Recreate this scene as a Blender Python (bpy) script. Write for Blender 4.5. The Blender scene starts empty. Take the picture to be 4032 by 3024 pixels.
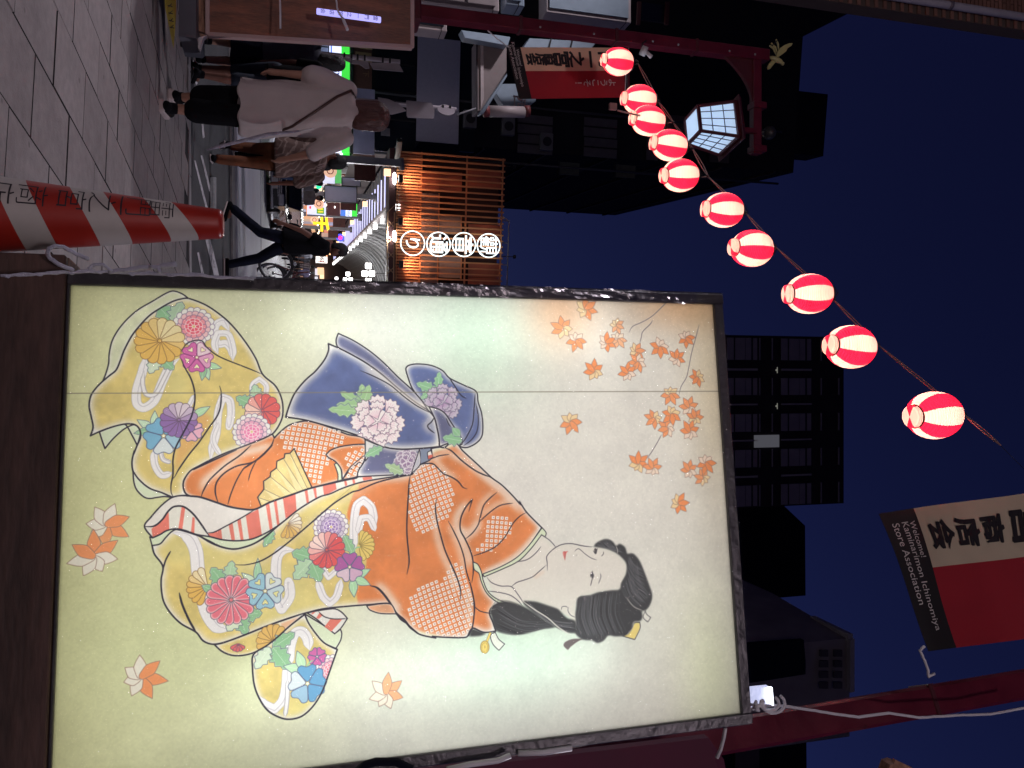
import bpy, bmesh, math, random
import numpy as np
from mathutils import Vector, Matrix
SC=bpy.context.scene; COL=SC.collection
# ---------------------------------------------------------------- camera (the photograph is a portrait shot lying on its side)
PIT=math.radians(15.1); _s,_c=math.sin(PIT),math.cos(PIT); FPX=3028.0; CAMZ=1.17
cd=bpy.data.cameras.new('camera'); cam=bpy.data.objects.new('camera',cd); COL.objects.link(cam); SC.camera=cam
cd.sensor_fit='HORIZONTAL'; cd.sensor_width=36; cd.lens=FPX/4032*36; cd.clip_start=.05; cd.clip_end=2000
_U=Vector((0,-_s,_c)); _F=Vector((0,_c,_s)); _L=Vector((-1,0,0))
M=Matrix((( _U.x,_L.x,-_F.x,0),(_U.y,_L.y,-_F.y,0),(_U.z,_L.z,-_F.z,CAMZ),(0,0,0,1))); cam.matrix_world=M
# ---------------------------------------------------------------- sky at nightfall
W=bpy.data.worlds.new('World'); SC.world=W; W.use_nodes=True
_n=W.node_tree.nodes; _l=W.node_tree.links
_bg=_n['Background']; _sky=_n.new('ShaderNodeTexSky'); _sky.sky_type='NISHITA'; _sky.sun_disc=False
_sky.sun_elevation=math.radians(-3); _sky.sun_rotation=math.radians(60); _sky.ozone_density=4.2; _sky.air_density=1.0; _sky.dust_density=.3
_bg.inputs['Strength'].default_value=.56
_l.new(_sky.outputs[0],_bg.inputs['Color'])
SC.view_settings.view_transform='Standard'; SC.view_settings.look='None'; SC.view_settings.gamma=1; SC.view_settings.exposure=0
SC.view_settings.use_curve_mapping=False
cy=SC.cycles; cy.use_denoising=True; cy.max_bounces=6; cy.diffuse_bounces=3; cy.glossy_bounces=3; cy.transmission_bounces=4; cy.transparent_max_bounces=8
cy.sample_clamp_indirect=4; cy.caustics_reflective=False; cy.caustics_refractive=False
random.seed(4)
# ---------------------------------------------------------------- helpers
def ray(x,y):
    a=(y-1512)/FPX; b=(x-2016)/FPX; return Vector((a,_c-b*_s,_s+b*_c))
def P(x,y,Y): v=ray(x,y); return v*(Y/v.y)+Vector((0,0,CAMZ))
def G(x,y,z=0.0): v=ray(x,y); return v*((z-CAMZ)/v.z)+Vector((0,0,CAMZ))
D2=Vector((-.1178,.993,0)); N2=Vector((.993,.1178,0)); ZZ=Vector((0,0,1))
def Q(o,s,z): return N2*o+D2*s+ZZ*z
def PS(x,y,s): v=ray(x,y); return v*(s/v.dot(D2))+ZZ*CAMZ
def OS(x,y,s):
    p=PS(x,y,s); return p.dot(N2),p.z
class MB:
    def __init__(s): s.v=[];s.f=[];s.m=[]
    def add(s,vs,fs,mi=0):
        b=len(s.v); s.v+= [tuple(v) for v in vs]; s.f+=[tuple(i+b for i in f) for f in fs]; s.m+=[mi]*len(fs); return s
    def hexa(s,c,mi=0):   # 8 corners: bottom 4 then top 4
        return s.add(c,[(0,3,2,1),(4,5,6,7),(0,1,5,4),(1,2,6,5),(2,3,7,6),(3,0,4,7)],mi)
    def box(s,c,size,ax=None,mi=0):
        c=Vector(c); X,Y,Z=ax or (Vector((1,0,0)),Vector((0,1,0)),Vector((0,0,1))); a,b,d=[q/2 for q in size]
        return s.hexa([c+X*i+Y*j+Z*k for k in (-d,d) for i,j in ((-a,-b),(a,-b),(a,b),(-a,b))],mi)
    def bar(s,p0,p1,w,h=None,up=ZZ,mi=0):
        p0=Vector(p0);p1=Vector(p1);h=h or w; d=(p1-p0).normalized()
        if abs(d.dot(up))>.98: up=Vector((0,1,0))
        X=d.cross(up).normalized(); Y=X.cross(d).normalized()
        return s.hexa([p+X*i*w/2+Y*j*h/2 for p in (p0,p1) for i,j in ((-1,-1),(1,-1),(1,1),(-1,1))],mi)
    def tube(s,pts,r,n=8,mi=0,cap=True):
        pts=[Vector(p) for p in pts]; rs=r if isinstance(r,(list,tuple)) else [r]*len(pts); b=len(s.v); up=None
        for i,p in enumerate(pts):
            d=(pts[min(i+1,len(pts)-1)]-pts[max(i-1,0)]).normalized()
            if up is None: up=Vector((0,0,1)) if abs(d.z)<.9 else Vector((1,0,0))
            X=d.cross(up).normalized(); Y=X.cross(d).normalized(); up=Y
            for k in range(n): a=2*math.pi*k/n; s.v.append(tuple(p+(X*math.cos(a)+Y*math.sin(a))*rs[i]))
        for i in range(len(pts)-1):
            for k in range(n): s.f.append((b+i*n+k,b+i*n+(k+1)%n,b+(i+1)*n+(k+1)%n,b+(i+1)*n+k)); s.m.append(mi)
        if cap:
            s.f.append(tuple(b+k for k in range(n))[::-1]); s.f.append(tuple(b+(len(pts)-1)*n+k for k in range(n))); s.m+=[mi,mi]
        return s
    def prism(s,poly,dv,mi=0):
        poly=[Vector(p) for p in poly]; dv=Vector(dv); n=len(poly)
        return s.add(poly+[p+dv for p in poly],[tuple(range(n))[::-1],tuple(range(n,2*n))]+[(i,(i+1)%n,n+(i+1)%n,n+i) for i in range(n)],mi)
    def lathe(s,prof,c,n=24,ax=None,mi=None):
        c=Vector(c); X,Y,Z=ax or (Vector((1,0,0)),Vector((0,1,0)),Vector((0,0,1))); b=len(s.v)
        for r,z in prof:
            for k in range(n): a=2*math.pi*k/n; s.v.append(tuple(c+Z*z+(X*math.cos(a)+Y*math.sin(a))*r))
        for i in range(len(prof)-1):
            for k in range(n): s.f.append((b+i*n+k,b+i*n+(k+1)%n,b+(i+1)*n+(k+1)%n,b+(i+1)*n+k)); s.m.append(mi(i,k) if mi else 0)
        return s
    def ball(s,c,r,n=12,mi=0,sc=(1,1,1)):
        c=Vector(c); return s.lathe([(max(1e-4,math.sin(math.pi*i/n))*r,-math.cos(math.pi*i/n)*r) for i in range(n+1)],c,n,(Vector((sc[0],0,0)),Vector((0,sc[1],0)),Vector((0,0,sc[2]))),lambda i,k:mi)
    def mesh(s,name,mats,smooth=False,bevel=0):
        me=bpy.data.meshes.new(name); me.from_pydata(s.v,[],s.f)
        for m in (mats if isinstance(mats,(list,tuple)) else [mats]): me.materials.append(m)
        me.polygons.foreach_set('material_index',s.m)
        if smooth: me.polygons.foreach_set('use_smooth',[True]*len(s.f))
        bm=bmesh.new(); bm.from_mesh(me); bmesh.ops.recalc_face_normals(bm,faces=bm.faces)
        if bevel: bmesh.ops.bevel(bm,geom=list(bm.edges),offset=bevel,segments=1,affect='EDGES',clamp_overlap=True)
        bm.to_mesh(me); bm.free(); me.update(); return me
    def build(s,name,mats,parent=None,smooth=False,bevel=0,**k):
        return link(name,s.mesh(name,mats,smooth,bevel),parent,**k)
def wloc(o):
    v=Vector((0,0,0))
    while o is not None: v+=o.location; o=o.parent
    return v
def link(name,me,parent=None,label=None,cat=None,group=None,kind=None,local=False):
    o=bpy.data.objects.new(name,me); COL.objects.link(o)
    if parent is not None:
        o.parent=parent
        if not local: o.location=-wloc(parent)
    return tag(o,label,cat,group,kind)
def tag(o,label=None,cat=None,group=None,kind=None):
    if label: o['label']=label
    if cat: o['category']=cat
    if group: o['group']=group
    if kind: o['kind']=kind
    return o
def thing(name,label,cat,loc,group=None):
    o=bpy.data.objects.new(name,None); COL.objects.link(o); o.location=loc; o.empty_display_size=.1
    return tag(o,label,cat,group)
def kids(o): return [c for c in bpy.data.objects if c.parent==o]
def copytree(o,kidmap,parent=None):
    c=o.copy(); COL.objects.link(c); c.parent=parent
    for ch in kidmap.get(o,[]): copytree(ch,kidmap,c)
    return c
# ---- materials
def mat(name,col,rough=.7,metal=0,emit=None,es=0,var=.12,scale=8,bump=0,bscale=40,spec=.5,rnd=0,detail=4,coat=0,stretch=None,wpos=False,blotch=0):
    m=bpy.data.materials.new(name); m.use_nodes=True; nt=m.node_tree; N=nt.nodes; L=nt.links; b=N['Principled BSDF']
    b.inputs['Roughness'].default_value=rough; b.inputs['Metallic'].default_value=metal; b.inputs['Specular IOR Level'].default_value=spec
    b.inputs['Coat Weight'].default_value=coat; b.inputs['Coat Roughness'].default_value=.15
    tc=N.new('ShaderNodeTexCoord'); mp=N.new('ShaderNodeMapping'); geo=N.new('ShaderNodeNewGeometry'); L.new(geo.outputs['Position'] if wpos else tc.outputs['Object'],mp.inputs[0])
    if stretch: mp.inputs['Scale'].default_value=stretch
    nz=N.new('ShaderNodeTexNoise'); nz.inputs['Scale'].default_value=scale; nz.inputs['Detail'].default_value=detail; L.new(mp.outputs[0],nz.inputs['Vector'])
    rp=N.new('ShaderNodeMapRange'); rp.inputs['From Min'].default_value=.25; rp.inputs['From Max'].default_value=.75
    rp.inputs['To Min'].default_value=1-var; rp.inputs['To Max'].default_value=1+var; L.new(nz.outputs[0],rp.inputs[0])
    sc=N.new('ShaderNodeVectorMath'); sc.operation='SCALE'; sc.inputs[0].default_value=col[:3]; L.new(rp.outputs[0],sc.inputs['Scale'])
    out=sc.outputs[0]
    if rnd:
        oi=N.new('ShaderNodeObjectInfo'); r2=N.new('ShaderNodeMapRange'); r2.inputs['To Min'].default_value=1-rnd; r2.inputs['To Max'].default_value=1+rnd
        L.new(oi.outputs['Random'],r2.inputs[0]); s2=N.new('ShaderNodeVectorMath'); s2.operation='SCALE'; L.new(out,s2.inputs[0]); L.new(r2.outputs[0],s2.inputs['Scale']); out=s2.outputs[0]
    if blotch:
        n3=N.new('ShaderNodeTexNoise'); n3.inputs['Scale'].default_value=1.7; n3.inputs['Detail'].default_value=6; n3.inputs['Roughness'].default_value=.7; L.new(mp.outputs[0],n3.inputs['Vector'])
        r3=N.new('ShaderNodeMapRange'); r3.inputs['From Min'].default_value=.35; r3.inputs['From Max'].default_value=.62; r3.inputs['To Min'].default_value=1-blotch; r3.inputs['To Max'].default_value=1.06; L.new(n3.outputs[0],r3.inputs[0])
        v4=N.new('ShaderNodeTexVoronoi'); v4.inputs['Scale'].default_value=5; L.new(mp.outputs[0],v4.inputs['Vector']); r4=N.new('ShaderNodeMapRange'); r4.inputs['From Min'].default_value=.05; r4.inputs['From Max'].default_value=.075; r4.inputs['To Min'].default_value=.62; r4.inputs['To Max'].default_value=1; L.new(v4.outputs['Distance'],r4.inputs[0])
        ml=N.new('ShaderNodeMath'); ml.operation='MULTIPLY'; L.new(r3.outputs[0],ml.inputs[0]); L.new(r4.outputs[0],ml.inputs[1])
        s3=N.new('ShaderNodeVectorMath'); s3.operation='SCALE'; L.new(out,s3.inputs[0]); L.new(ml.outputs[0],s3.inputs['Scale']); out=s3.outputs[0]
    L.new(out,b.inputs['Base Color'])
    if var>.05:
        rr=N.new('ShaderNodeMapRange'); rr.inputs['To Min'].default_value=max(0,rough-.12); rr.inputs['To Max'].default_value=min(1,rough+.12); L.new(nz.outputs[0],rr.inputs[0]); L.new(rr.outputs[0],b.inputs['Roughness'])
    if bump:
        n2=N.new('ShaderNodeTexNoise'); n2.inputs['Scale'].default_value=bscale; n2.inputs['Detail'].default_value=5; L.new(mp.outputs[0],n2.inputs['Vector'])
        bp=N.new('ShaderNodeBump'); bp.inputs['Strength'].default_value=bump; bp.inputs['Distance'].default_value=.02; L.new(n2.outputs[0],bp.inputs['Height']); L.new(bp.outputs[0],b.inputs['Normal'])
    if emit: b.inputs['Emission Color'].default_value=(*emit,1); b.inputs['Emission Strength'].default_value=es
    return m
def glow(name,col,s,var=0.0):
    m=bpy.data.materials.new(name); m.use_nodes=True; nt=m.node_tree; b=nt.nodes['Principled BSDF']
    b.inputs['Base Color'].default_value=(*[min(.8,c) for c in col],1); b.inputs['Roughness'].default_value=.4
    b.inputs['Emission Color'].default_value=(*col,1); b.inputs['Emission Strength'].default_value=s; return m
# ---- lettering
def textmesh(s,size,extrude=0,mats=None,width=None,bold=0,space=1.0,fat=0):
    cu=bpy.data.curves.new('lettering','FONT'); cu.body=s; cu.size=size; cu.extrude=extrude; cu.offset=bold; cu.resolution_u=3
    cu.align_x='CENTER'; cu.align_y='CENTER'; cu.space_line=space
    o=bpy.data.objects.new('lettering',cu); COL.objects.link(o); bpy.context.view_layer.update()
    me=bpy.data.meshes.new_from_object(o.evaluated_get(bpy.context.evaluated_depsgraph_get()))
    bpy.data.objects.remove(o); me.materials.clear()
    if mats: me.materials.append(mats)
    # centre exactly on the ink
    if len(me.vertices):
        co=np.zeros(len(me.vertices)*3); me.vertices.foreach_get('co',co); co=co.reshape(-1,3)
        mn=co.min(0);mx=co.max(0); co[:,:2]-=(mn+mx)[:2]/2
        if width: co[:,:2]*=width/(mx-mn)[0]
        me.vertices.foreach_set('co',co.ravel())
        if fat:
            bm=bmesh.new(); bm.from_mesh(me); g0=list(bm.verts)+list(bm.edges)+list(bm.faces)
            for dx,dy in ((fat,0),(-fat,0),(0,fat),(0,-fat),(fat*.7,fat*.7),(-fat*.7,-fat*.7)):
                r=bmesh.ops.duplicate(bm,geom=g0)['geom']; bmesh.ops.translate(bm,vec=(dx,dy,0),verts=[v for v in r if isinstance(v,bmesh.types.BMVert)])
            for i,v in enumerate(bm.verts): v.co.z+=(i//max(1,len(co)))*2e-5
            bm.to_mesh(me); bm.free()
    return me
def place(me,c,X,Y):
    """move a flat mesh so its x,y,z axes become X, Y, X x Y at c (world coordinates)"""
    X=Vector(X).normalized(); Y=Vector(Y).normalized(); Z=X.cross(Y); c=Vector(c)
    me.transform(Matrix(((X.x,Y.x,Z.x,c.x),(X.y,Y.y,Z.y,c.y),(X.z,Y.z,Z.z,c.z),(0,0,0,1)))); return me
def fuse(parts,voxel,name,m,smooth=True,noise_amp=0,nscale=6):
    """union of overlapping shapes as one continuous skin (voxel remesh), then relaxed"""
    mb=MB()
    for q in parts: q(mb)
    me=mb.mesh(name,m); o=bpy.data.objects.new('tmp',me); COL.objects.link(o)
    md=o.modifiers.new('r','REMESH'); md.mode='VOXEL'; md.voxel_size=voxel; md.adaptivity=0
    ms=o.modifiers.new('s','SMOOTH'); ms.iterations=3; ms.factor=.5
    bpy.context.view_layer.update()
    r=bpy.data.meshes.new_from_object(o.evaluated_get(bpy.context.evaluated_depsgraph_get())); r.name=name
    bpy.data.objects.remove(o)
    if not r.materials: r.materials.append(m)
    if noise_amp:
        from mathutils import noise as mn
        n=len(r.vertices); co=np.zeros(n*3); r.vertices.foreach_get('co',co); co=co.reshape(-1,3); no=np.zeros(n*3); r.vertices.foreach_get('normal',no); no=no.reshape(-1,3)
        for i in range(n):
            p=co[i]; k=mn.noise(Vector((p[0]*nscale,p[1]*nscale,p[2]*nscale*.45)))+.5*mn.noise(Vector((p[0]*nscale*2.3+5,p[1]*nscale*2.3,p[2]*nscale*.9)))
            co[i]+=no[i]*noise_amp*k
        r.vertices.foreach_set('co',co.ravel())
    r.polygons.foreach_set('use_smooth',[smooth]*len(r.polygons)); return r
def cap(p0,p1,r0,r1,fl=(1,1,1),n=12):
    """tapered capsule; fl squashes it about its middle"""
    p0=Vector(p0);p1=Vector(p1); mid=(p0+p1)/2
    def f(mb):
        d=p1-p0; L=d.length; d=d/L if L>1e-6 else Vector((0,0,1))
        up=Vector((0,0,1)) if abs(d.z)<.9 else Vector((0,1,0)); X=d.cross(up).normalized(); Y=d.cross(X)
        prof=[(max(1e-4,r0*math.sin(a)),-r0*math.cos(a)) for a in (0,.35,.75,1.15)]+[(r0,0),(r1,L)]+[(max(1e-4,r1*math.cos(a)),L+r1*math.sin(a)) for a in (.4,.8,1.2,math.pi/2)]
        b=len(mb.v); mb.lathe(prof,p0,n,(X,Y,d))
        k=len(mb.v); mb.f.append(tuple(range(b,b+n))); mb.f.append(tuple(range(k-n,k))[::-1]); mb.m+=[0,0]
        for i in range(b,k):
            v=Vector(mb.v[i])-mid; mb.v[i]=tuple(mid+Vector((v.x*fl[0],v.y*fl[1],v.z*fl[2])))
    return f
def loftf(secs,n=20):
    """closed loft of ellipses (centre, rx, ry, yaw)"""
    def f(mb):
        b=len(mb.v)
        for c,rx,ry,ya in secs:
            for k in range(n):
                a=2*math.pi*k/n; x=rx*math.cos(a);y=ry*math.sin(a)
                mb.v.append((c[0]+x*math.cos(ya)-y*math.sin(ya),c[1]+x*math.sin(ya)+y*math.cos(ya),c[2]))
        m=len(secs)
        for i in range(m-1):
            for k in range(n): mb.f.append((b+i*n+k,b+i*n+(k+1)%n,b+(i+1)*n+(k+1)%n,b+(i+1)*n+k)); mb.m.append(0)
        mb.f.append(tuple(b+k for k in range(n))[::-1]); mb.f.append(tuple(b+(m-1)*n+k for k in range(n))); mb.m+=[0,0]
    return f
# ---------------------------------------------------------------- printed picture of the light box
import numpy as np
AW,AH=1500,1020
_T={'A':(250,1100,2.212),'B':(1050,1200,2.212),'C':(500,1750,2.212),'D':(1300,1700,2.212),
    'E':(1700,1950,2.212),'F':(550,2274,2.212),'G':(2050,1150,1.659),'W':(0,0,2212/4032.),'H':(250,1900,1475/800.)}
def _homog(src,dst):
    M=[];b=[]
    for (x,y),(u,v) in zip(src,dst):
        M.append([x,y,1,0,0,0,-u*x,-u*y]);b.append(u)
        M.append([0,0,0,x,y,1,-v*x,-v*y]);b.append(v)
    return np.append(np.linalg.solve(np.array(M,float),np.array(b,float)),1).reshape(3,3)
_HM=_homog([(282.5,1122.6),(2814.3,1199.4),(2916,2816),(189,3155)],[(0,0),(AW,0),(AW,AH),(0,AH)])
def tp(t,pts):
    ox,oy,s=_T[t]; p=np.array(pts,float)
    q=np.c_[ox+p[:,0]/s,oy+p[:,1]/s,np.ones(len(p))]@_HM.T
    return q[:,:2]/q[:,2:]
def mix(*segs):
    return np.concatenate([tp(t,p) for t,p in segs])
def smooth(P,closed=False,n=7,keep=0.6):
    """Catmull-Rom through P; corners sharper than about 75 degrees stay corners"""
    P=np.asarray(P,float); N=len(P)
    if N<3: return P
    out=[];rng=range(N if closed else N-1)
    def corner(i):
        if not closed and (i<=0 or i>=N-1): return True
        a=P[i]-P[i-1]; b=P[(i+1)%N]-P[i]
        c=a@b/(np.linalg.norm(a)*np.linalg.norm(b)+1e-9)
        return c<0.25
    cor=[corner(i) for i in range(N)]
    for i in rng:
        p1=P[i];p2=P[(i+1)%N]
        p0=p1 if cor[i] else P[i-1]; p3=p2 if cor[(i+1)%N] else P[(i+2)%N]
        L=np.linalg.norm(p2-p1)
        m1=(p2-p0)/2 ; m2=(p3-p1)/2
        for m in (m1,m2):
            l=np.linalg.norm(m)
            if l>L: m*=L/l
        t=np.linspace(0,1,n,endpoint=False)[:,None]
        out.append((2*t**3-3*t**2+1)*p1+(t**3-2*t**2+t)*m1+(-2*t**3+3*t**2)*p2+(t**3-t**2)*m2)
    out=np.concatenate(out)
    if not closed: out=np.vstack([out,P[-1]])
    return out
def box_of(P,pad):
    x0=max(0,int(P[:,0].min()-pad));x1=min(AW,int(P[:,0].max()+pad)+2)
    y0=max(0,int(P[:,1].min()-pad));y1=min(AH,int(P[:,1].max()+pad)+2)
    return x0,y0,x1,y1
def fillmask(P,pad=2):
    """anti-aliased even-odd mask: 3 sub-rows, exact x coverage"""
    x0,y0,x1,y1=box_of(P,pad)
    if x1<=x0 or y1<=y0: return None
    w=x1-x0;h=y1-y0; m=np.zeros((h,w),np.float32); S=3
    Q=np.roll(P,-1,0)
    xs=np.arange(w)+x0
    for r in range(h):
        for s in range(S):
            y=y0+r+(s+.5)/S
            k=((P[:,1]<=y)&(Q[:,1]>y))|((Q[:,1]<=y)&(P[:,1]>y))
            if not k.any(): continue
            a=P[k];b=Q[k]; X=np.sort(a[:,0]+(y-a[:,1])*(b[:,0]-a[:,0])/(b[:,1]-a[:,1]))
            for i in range(0,len(X)-1,2):
                m[r]+=np.clip(np.minimum(xs+1,X[i+1])-np.maximum(xs,X[i]),0,1)/S
    return (x0,y0,x1,y1),np.clip(m,0,1)
def blur(a,r):
    r=max(1,int(r)); 
    for ax in (0,1):
        for _ in range(3):
            p=[(0,0)]*a.ndim; p[ax]=(r+1,r); b=np.pad(a,p,mode='edge').cumsum(ax,dtype=np.float64)
            n=2*r+1
            a=(b.take(range(n,b.shape[ax]),ax)-b.take(range(0,b.shape[ax]-n),ax))/n
    return a
def paint(img,box,m,col):
    x0,y0,x1,y1=box; s=img[y0:y1,x0:x1]
    s+= (np.asarray(col,np.float32)-s)*m[...,None]
def fill(img,P,col,halo=0,hcol=(.86,.85,.84),clip=None,power=1.0,alpha=1):
    r=fillmask(P)
    if r is None: return None
    box,m=r; x0,y0,x1,y1=box
    mm=m*alpha if clip is None else m*clip[y0:y1,x0:x1]*alpha
    c=np.broadcast_to(np.asarray(col,np.float32),m.shape+(3,)) if np.ndim(col)==1 else col[y0:y1,x0:x1]
    if halo:
        b=blur(np.pad(m,halo*2),halo*.5)[halo*2:-halo*2,halo*2:-halo*2]
        t=np.clip((b-.5)*2.1,0,1)**power
        c=np.asarray(hcol)*(1-t[...,None])+c*t[...,None]
    paint(img,box,mm,c); return box,m
def strokemask(P,w,taper=(0.35,0.35)):
    """distance to a polyline; w = full width, tapering at both ends"""
    P=np.asarray(P,float); w=w*.72 if w>2.6 and w<9 else w; d=np.r_[0,np.cumsum(np.linalg.norm(np.diff(P,axis=0),axis=1))]; L=d[-1]+1e-6
    u=d/L; e=np.minimum(u/.12,(1-u)/.12).clip(0,1)
    ww=w*(np.where(u<.5,taper[0],taper[1])+(1-np.where(u<.5,taper[0],taper[1]))*e)
    x0,y0,x1,y1=box_of(P,w+2)
    if x1<=x0 or y1<=y0: return None
    m=np.zeros((y1-y0,x1-x0),np.float32)
    for i in range(len(P)-1):
        a,b=P[i],P[i+1]; r=max(ww[i],ww[i+1])/2+1.5
        X0=max(x0,int(min(a[0],b[0])-r));X1=min(x1,int(max(a[0],b[0])+r)+2)
        Y0=max(y0,int(min(a[1],b[1])-r));Y1=min(y1,int(max(a[1],b[1])+r)+2)
        if X1<=X0 or Y1<=Y0: continue
        gx,gy=np.meshgrid(np.arange(X0,X1)+.5,np.arange(Y0,Y1)+.5)
        v=b-a; l2=v@v+1e-9; t=(((gx-a[0])*v[0]+(gy-a[1])*v[1])/l2).clip(0,1)
        dd=np.hypot(gx-a[0]-t*v[0],gy-a[1]-t*v[1])
        c=((ww[i]+(ww[i+1]-ww[i])*t)/2+.5-dd).clip(0,1)
        s=m[Y0-y0:Y1-y0,X0-x0:X1-x0]; np.maximum(s,c,out=s)
    return (x0,y0,x1,y1),m
INK=(.085,.075,.13)
def stroke(img,P,w,col=INK,clip=None,alpha=1,taper=(.35,.35)):
    r=strokemask(P,w,taper)
    if r is None: return
    (x0,y0,x1,y1),m=r
    if clip is not None: m=m*clip[y0:y1,x0:x1]
    paint(img,(x0,y0,x1,y1),m*alpha,col)
def noise(seed,cell,amp=1):
    r=np.random.RandomState(seed); h=AH//cell+3;w=AW//cell+3
    g=r.rand(h,w); y=np.arange(AH)/cell;x=np.arange(AW)/cell
    yi=y.astype(int);xi=x.astype(int);fy=(y-yi)[:,None];fx=(x-xi)[None]
    fy=fy*fy*(3-2*fy);fx=fx*fx*(3-2*fx)
    a=g[np.ix_(yi,xi)];b=g[np.ix_(yi,xi+1)];c=g[np.ix_(yi+1,xi)];d=g[np.ix_(yi+1,xi+1)]
    return ((a*(1-fx)+b*fx)*(1-fy)+(c*(1-fx)+d*fx)*fy-.5)*amp
def full(r):
    z=np.zeros((AH,AW),np.float32)
    if r is not None:
        (x0,y0,x1,y1),m=r; z[y0:y1,x0:x1]=m
    return z
YEL=np.array((.80,.71,.40));ORA=np.array((.80,.42,.21));BLU=np.array((.27,.32,.53));WHT=(.88,.87,.86)
GRN=(.47,.68,.50);PGR=(.78,.83,.71)
def make_art():
    img=np.zeros((AH,AW,3),np.float32)
    X=(np.arange(AW)/AW)[None];Y=(np.arange(AH)/AH)[:,None]
    # paper ground: olive at the foot, lightened there against the dimmer backlight, beige grey at the top
    ks=[0,.1,.25,.42,.6,1.0]
    cols=np.array([(.80,.80,.59),(.79,.80,.62),(.79,.80,.67),(.83,.83,.79),(.83,.82,.80),(.82,.80,.77)])
    for k in range(3): img[...,k]=np.interp(X+0*Y,ks,cols[:,k])
    def tint(cx,cy,rx,ry,col,a):
        w=np.exp(-((X-cx)/rx)**2-((Y-cy)/ry)**2)[...,None]*a
        img[:]=img*(1-w)+np.array(col)*w
    tint(.58,.10,.10,.16,(.66,.82,.70),.55); tint(.62,.80,.16,.13,(.68,.84,.74),.6)
    tint(.72,.02,.06,.10,(.90,.66,.48),.7); tint(.97,.0,.13,.07,(.88,.62,.40),.75); tint(.99,.2,.05,.3,(.86,.76,.58),.5)
    tint(.95,.9,.06,.2,(.80,.84,.64),.5)
    tint(.12,.45,.2,.2,(.72,.73,.50),.5); tint(.18,.72,.2,.15,(.72,.76,.55),.5)
    n=noise(1,90,.03)+noise(2,34,.025)+noise(3,11,.022)+noise(4,4,.03)+np.random.RandomState(5).normal(0,.008,(AH,AW))
    img+= n[...,None]*np.array((1,1,.85))
    cn=noise(11,28,.16)+noise(12,9,.08)          # cloth mottling
    def cloth(c,a=1.0): return (np.asarray(c)*(1+cn[...,None]*a)).astype(np.float32)
    yel=cloth(YEL); m=(noise(13,70,2.2)).clip(0,1)[...,None]; yel=yel*(1-m*.55)+np.array((.80,.78,.50))*m*.55
    ora=cloth(ORA,.7); blu=cloth(BLU,.9); blu2=cloth((.31,.32,.48),.9)
    def S(t,p,w,**k): stroke(img,smooth(tp(t,p)),w,**k)
    def F(P,col,halo=0,out=3.2,**k):
        P=smooth(P,True); r=fill(img,P,col,halo,**k)
        if out: stroke(img,np.vstack([P,P[:1]]),out,taper=(1,1))
        return r
    def leafshape(c,d,L,w,col=GRN,ink=(.33,.40,.45),lobes=True,clip=None):
        d=np.array(d,float);d/=np.linalg.norm(d);nn=np.array((-d[1],d[0]));c=np.array(c)
        if lobes: prof=[(0,.12),(.12,.55),(.22,.42),(.34,.95),(.46,.62),(.6,.8),(.72,.42),(.85,.4),(1,0)]
        else: prof=[(0,.1),(.25,.75),(.5,.9),(.75,.55),(1,0)]
        P=np.array([c+d*a*L+nn*b*w for a,b in prof]+[c+d*a*L-nn*b*w for a,b in prof[::-1]])
        P=smooth(P,True,5); fill(img,P,col,3,hcol=(.80,.86,.80),clip=clip); stroke(img,np.vstack([P,P[:1]]),1.5,ink,clip=clip,taper=(1,1))
        stroke(img,np.array([c,c+d*L*.8]),1.3,(.88,.92,.86),clip=clip)
    def petal(c,ang,r0,r1,w,col,ink,tipcol=None,clip=None,notch=False,lw=1.3,hl=2):
        d=np.array((np.cos(ang),np.sin(ang)));nn=np.array((-d[1],d[0]));c=np.array(c)
        if notch: prof=[(r0,.1),(r0+(r1-r0)*.35,.6),(r0+(r1-r0)*.75,1),(r1*.98,.62)];tip=[(r1*.88,0)]
        else: prof=[(r0,.25),(r0+(r1-r0)*.5,.75),(r0+(r1-r0)*.8,1),(r1*.96,.6)];tip=[(r1,0)]
        P=np.array([c+d*a+nn*b*w for a,b in prof]+[c+d*a for a,b in tip]+[c+d*a-nn*b*w for a,b in prof[::-1]])
        P=smooth(P,True,5); fill(img,P,col,hl if tipcol is not None else 0,hcol=tipcol if tipcol is not None else WHT,clip=clip)
        stroke(img,np.vstack([P,P[:1]]),lw,ink,clip=clip,taper=(1,1))
    def mum(t,cx,cy,R,col,n=15,ink=(.30,.22,.32),fade=None,a0=0,arc=(0,2*np.pi),clip=None,tip=None):
        c=tp(t,[(cx,cy)])[0]; R=R/_T[t][2]*.57*1.06
        for i in range(n):
            a=arc[0]+(i+.5)/n*(arc[1]-arc[0]); k=col
            if fade is not None:
                f=max(0,np.cos(a-fade[0]))**1.2; k=np.array(col)*(1-f)+np.array(fade[1])*f
            petal(c,a,R*.08,R,R*(arc[1]-arc[0])/n*.5,k,ink,clip=clip,tipcol=tip,hl=5)
        stroke(img,np.array([c,c+.1]),R*.16,col,clip=clip,taper=(1,1)); 
    def dahlia(t,cx,cy,R,col,ink=(.38,.30,.48),clip=None):
        c=tp(t,[(cx,cy)])[0]; R=R/_T[t][2]*.57*1.06
        for q,(rr,n) in enumerate([(1,18),(.8,15),(.6,12),(.42,9),(.27,7)]):
            k=np.array(WHT)*(1-min(1,q*.3))+np.array(col)*min(1,q*.3)
            for i in range(n): petal(c,(i+.5*(q%2))/n*2*np.pi,R*rr*.3,R*rr,R*rr*3.1/n,k,ink if q<3 else (.95,.9,.92),clip=clip,lw=1.1)
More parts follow.
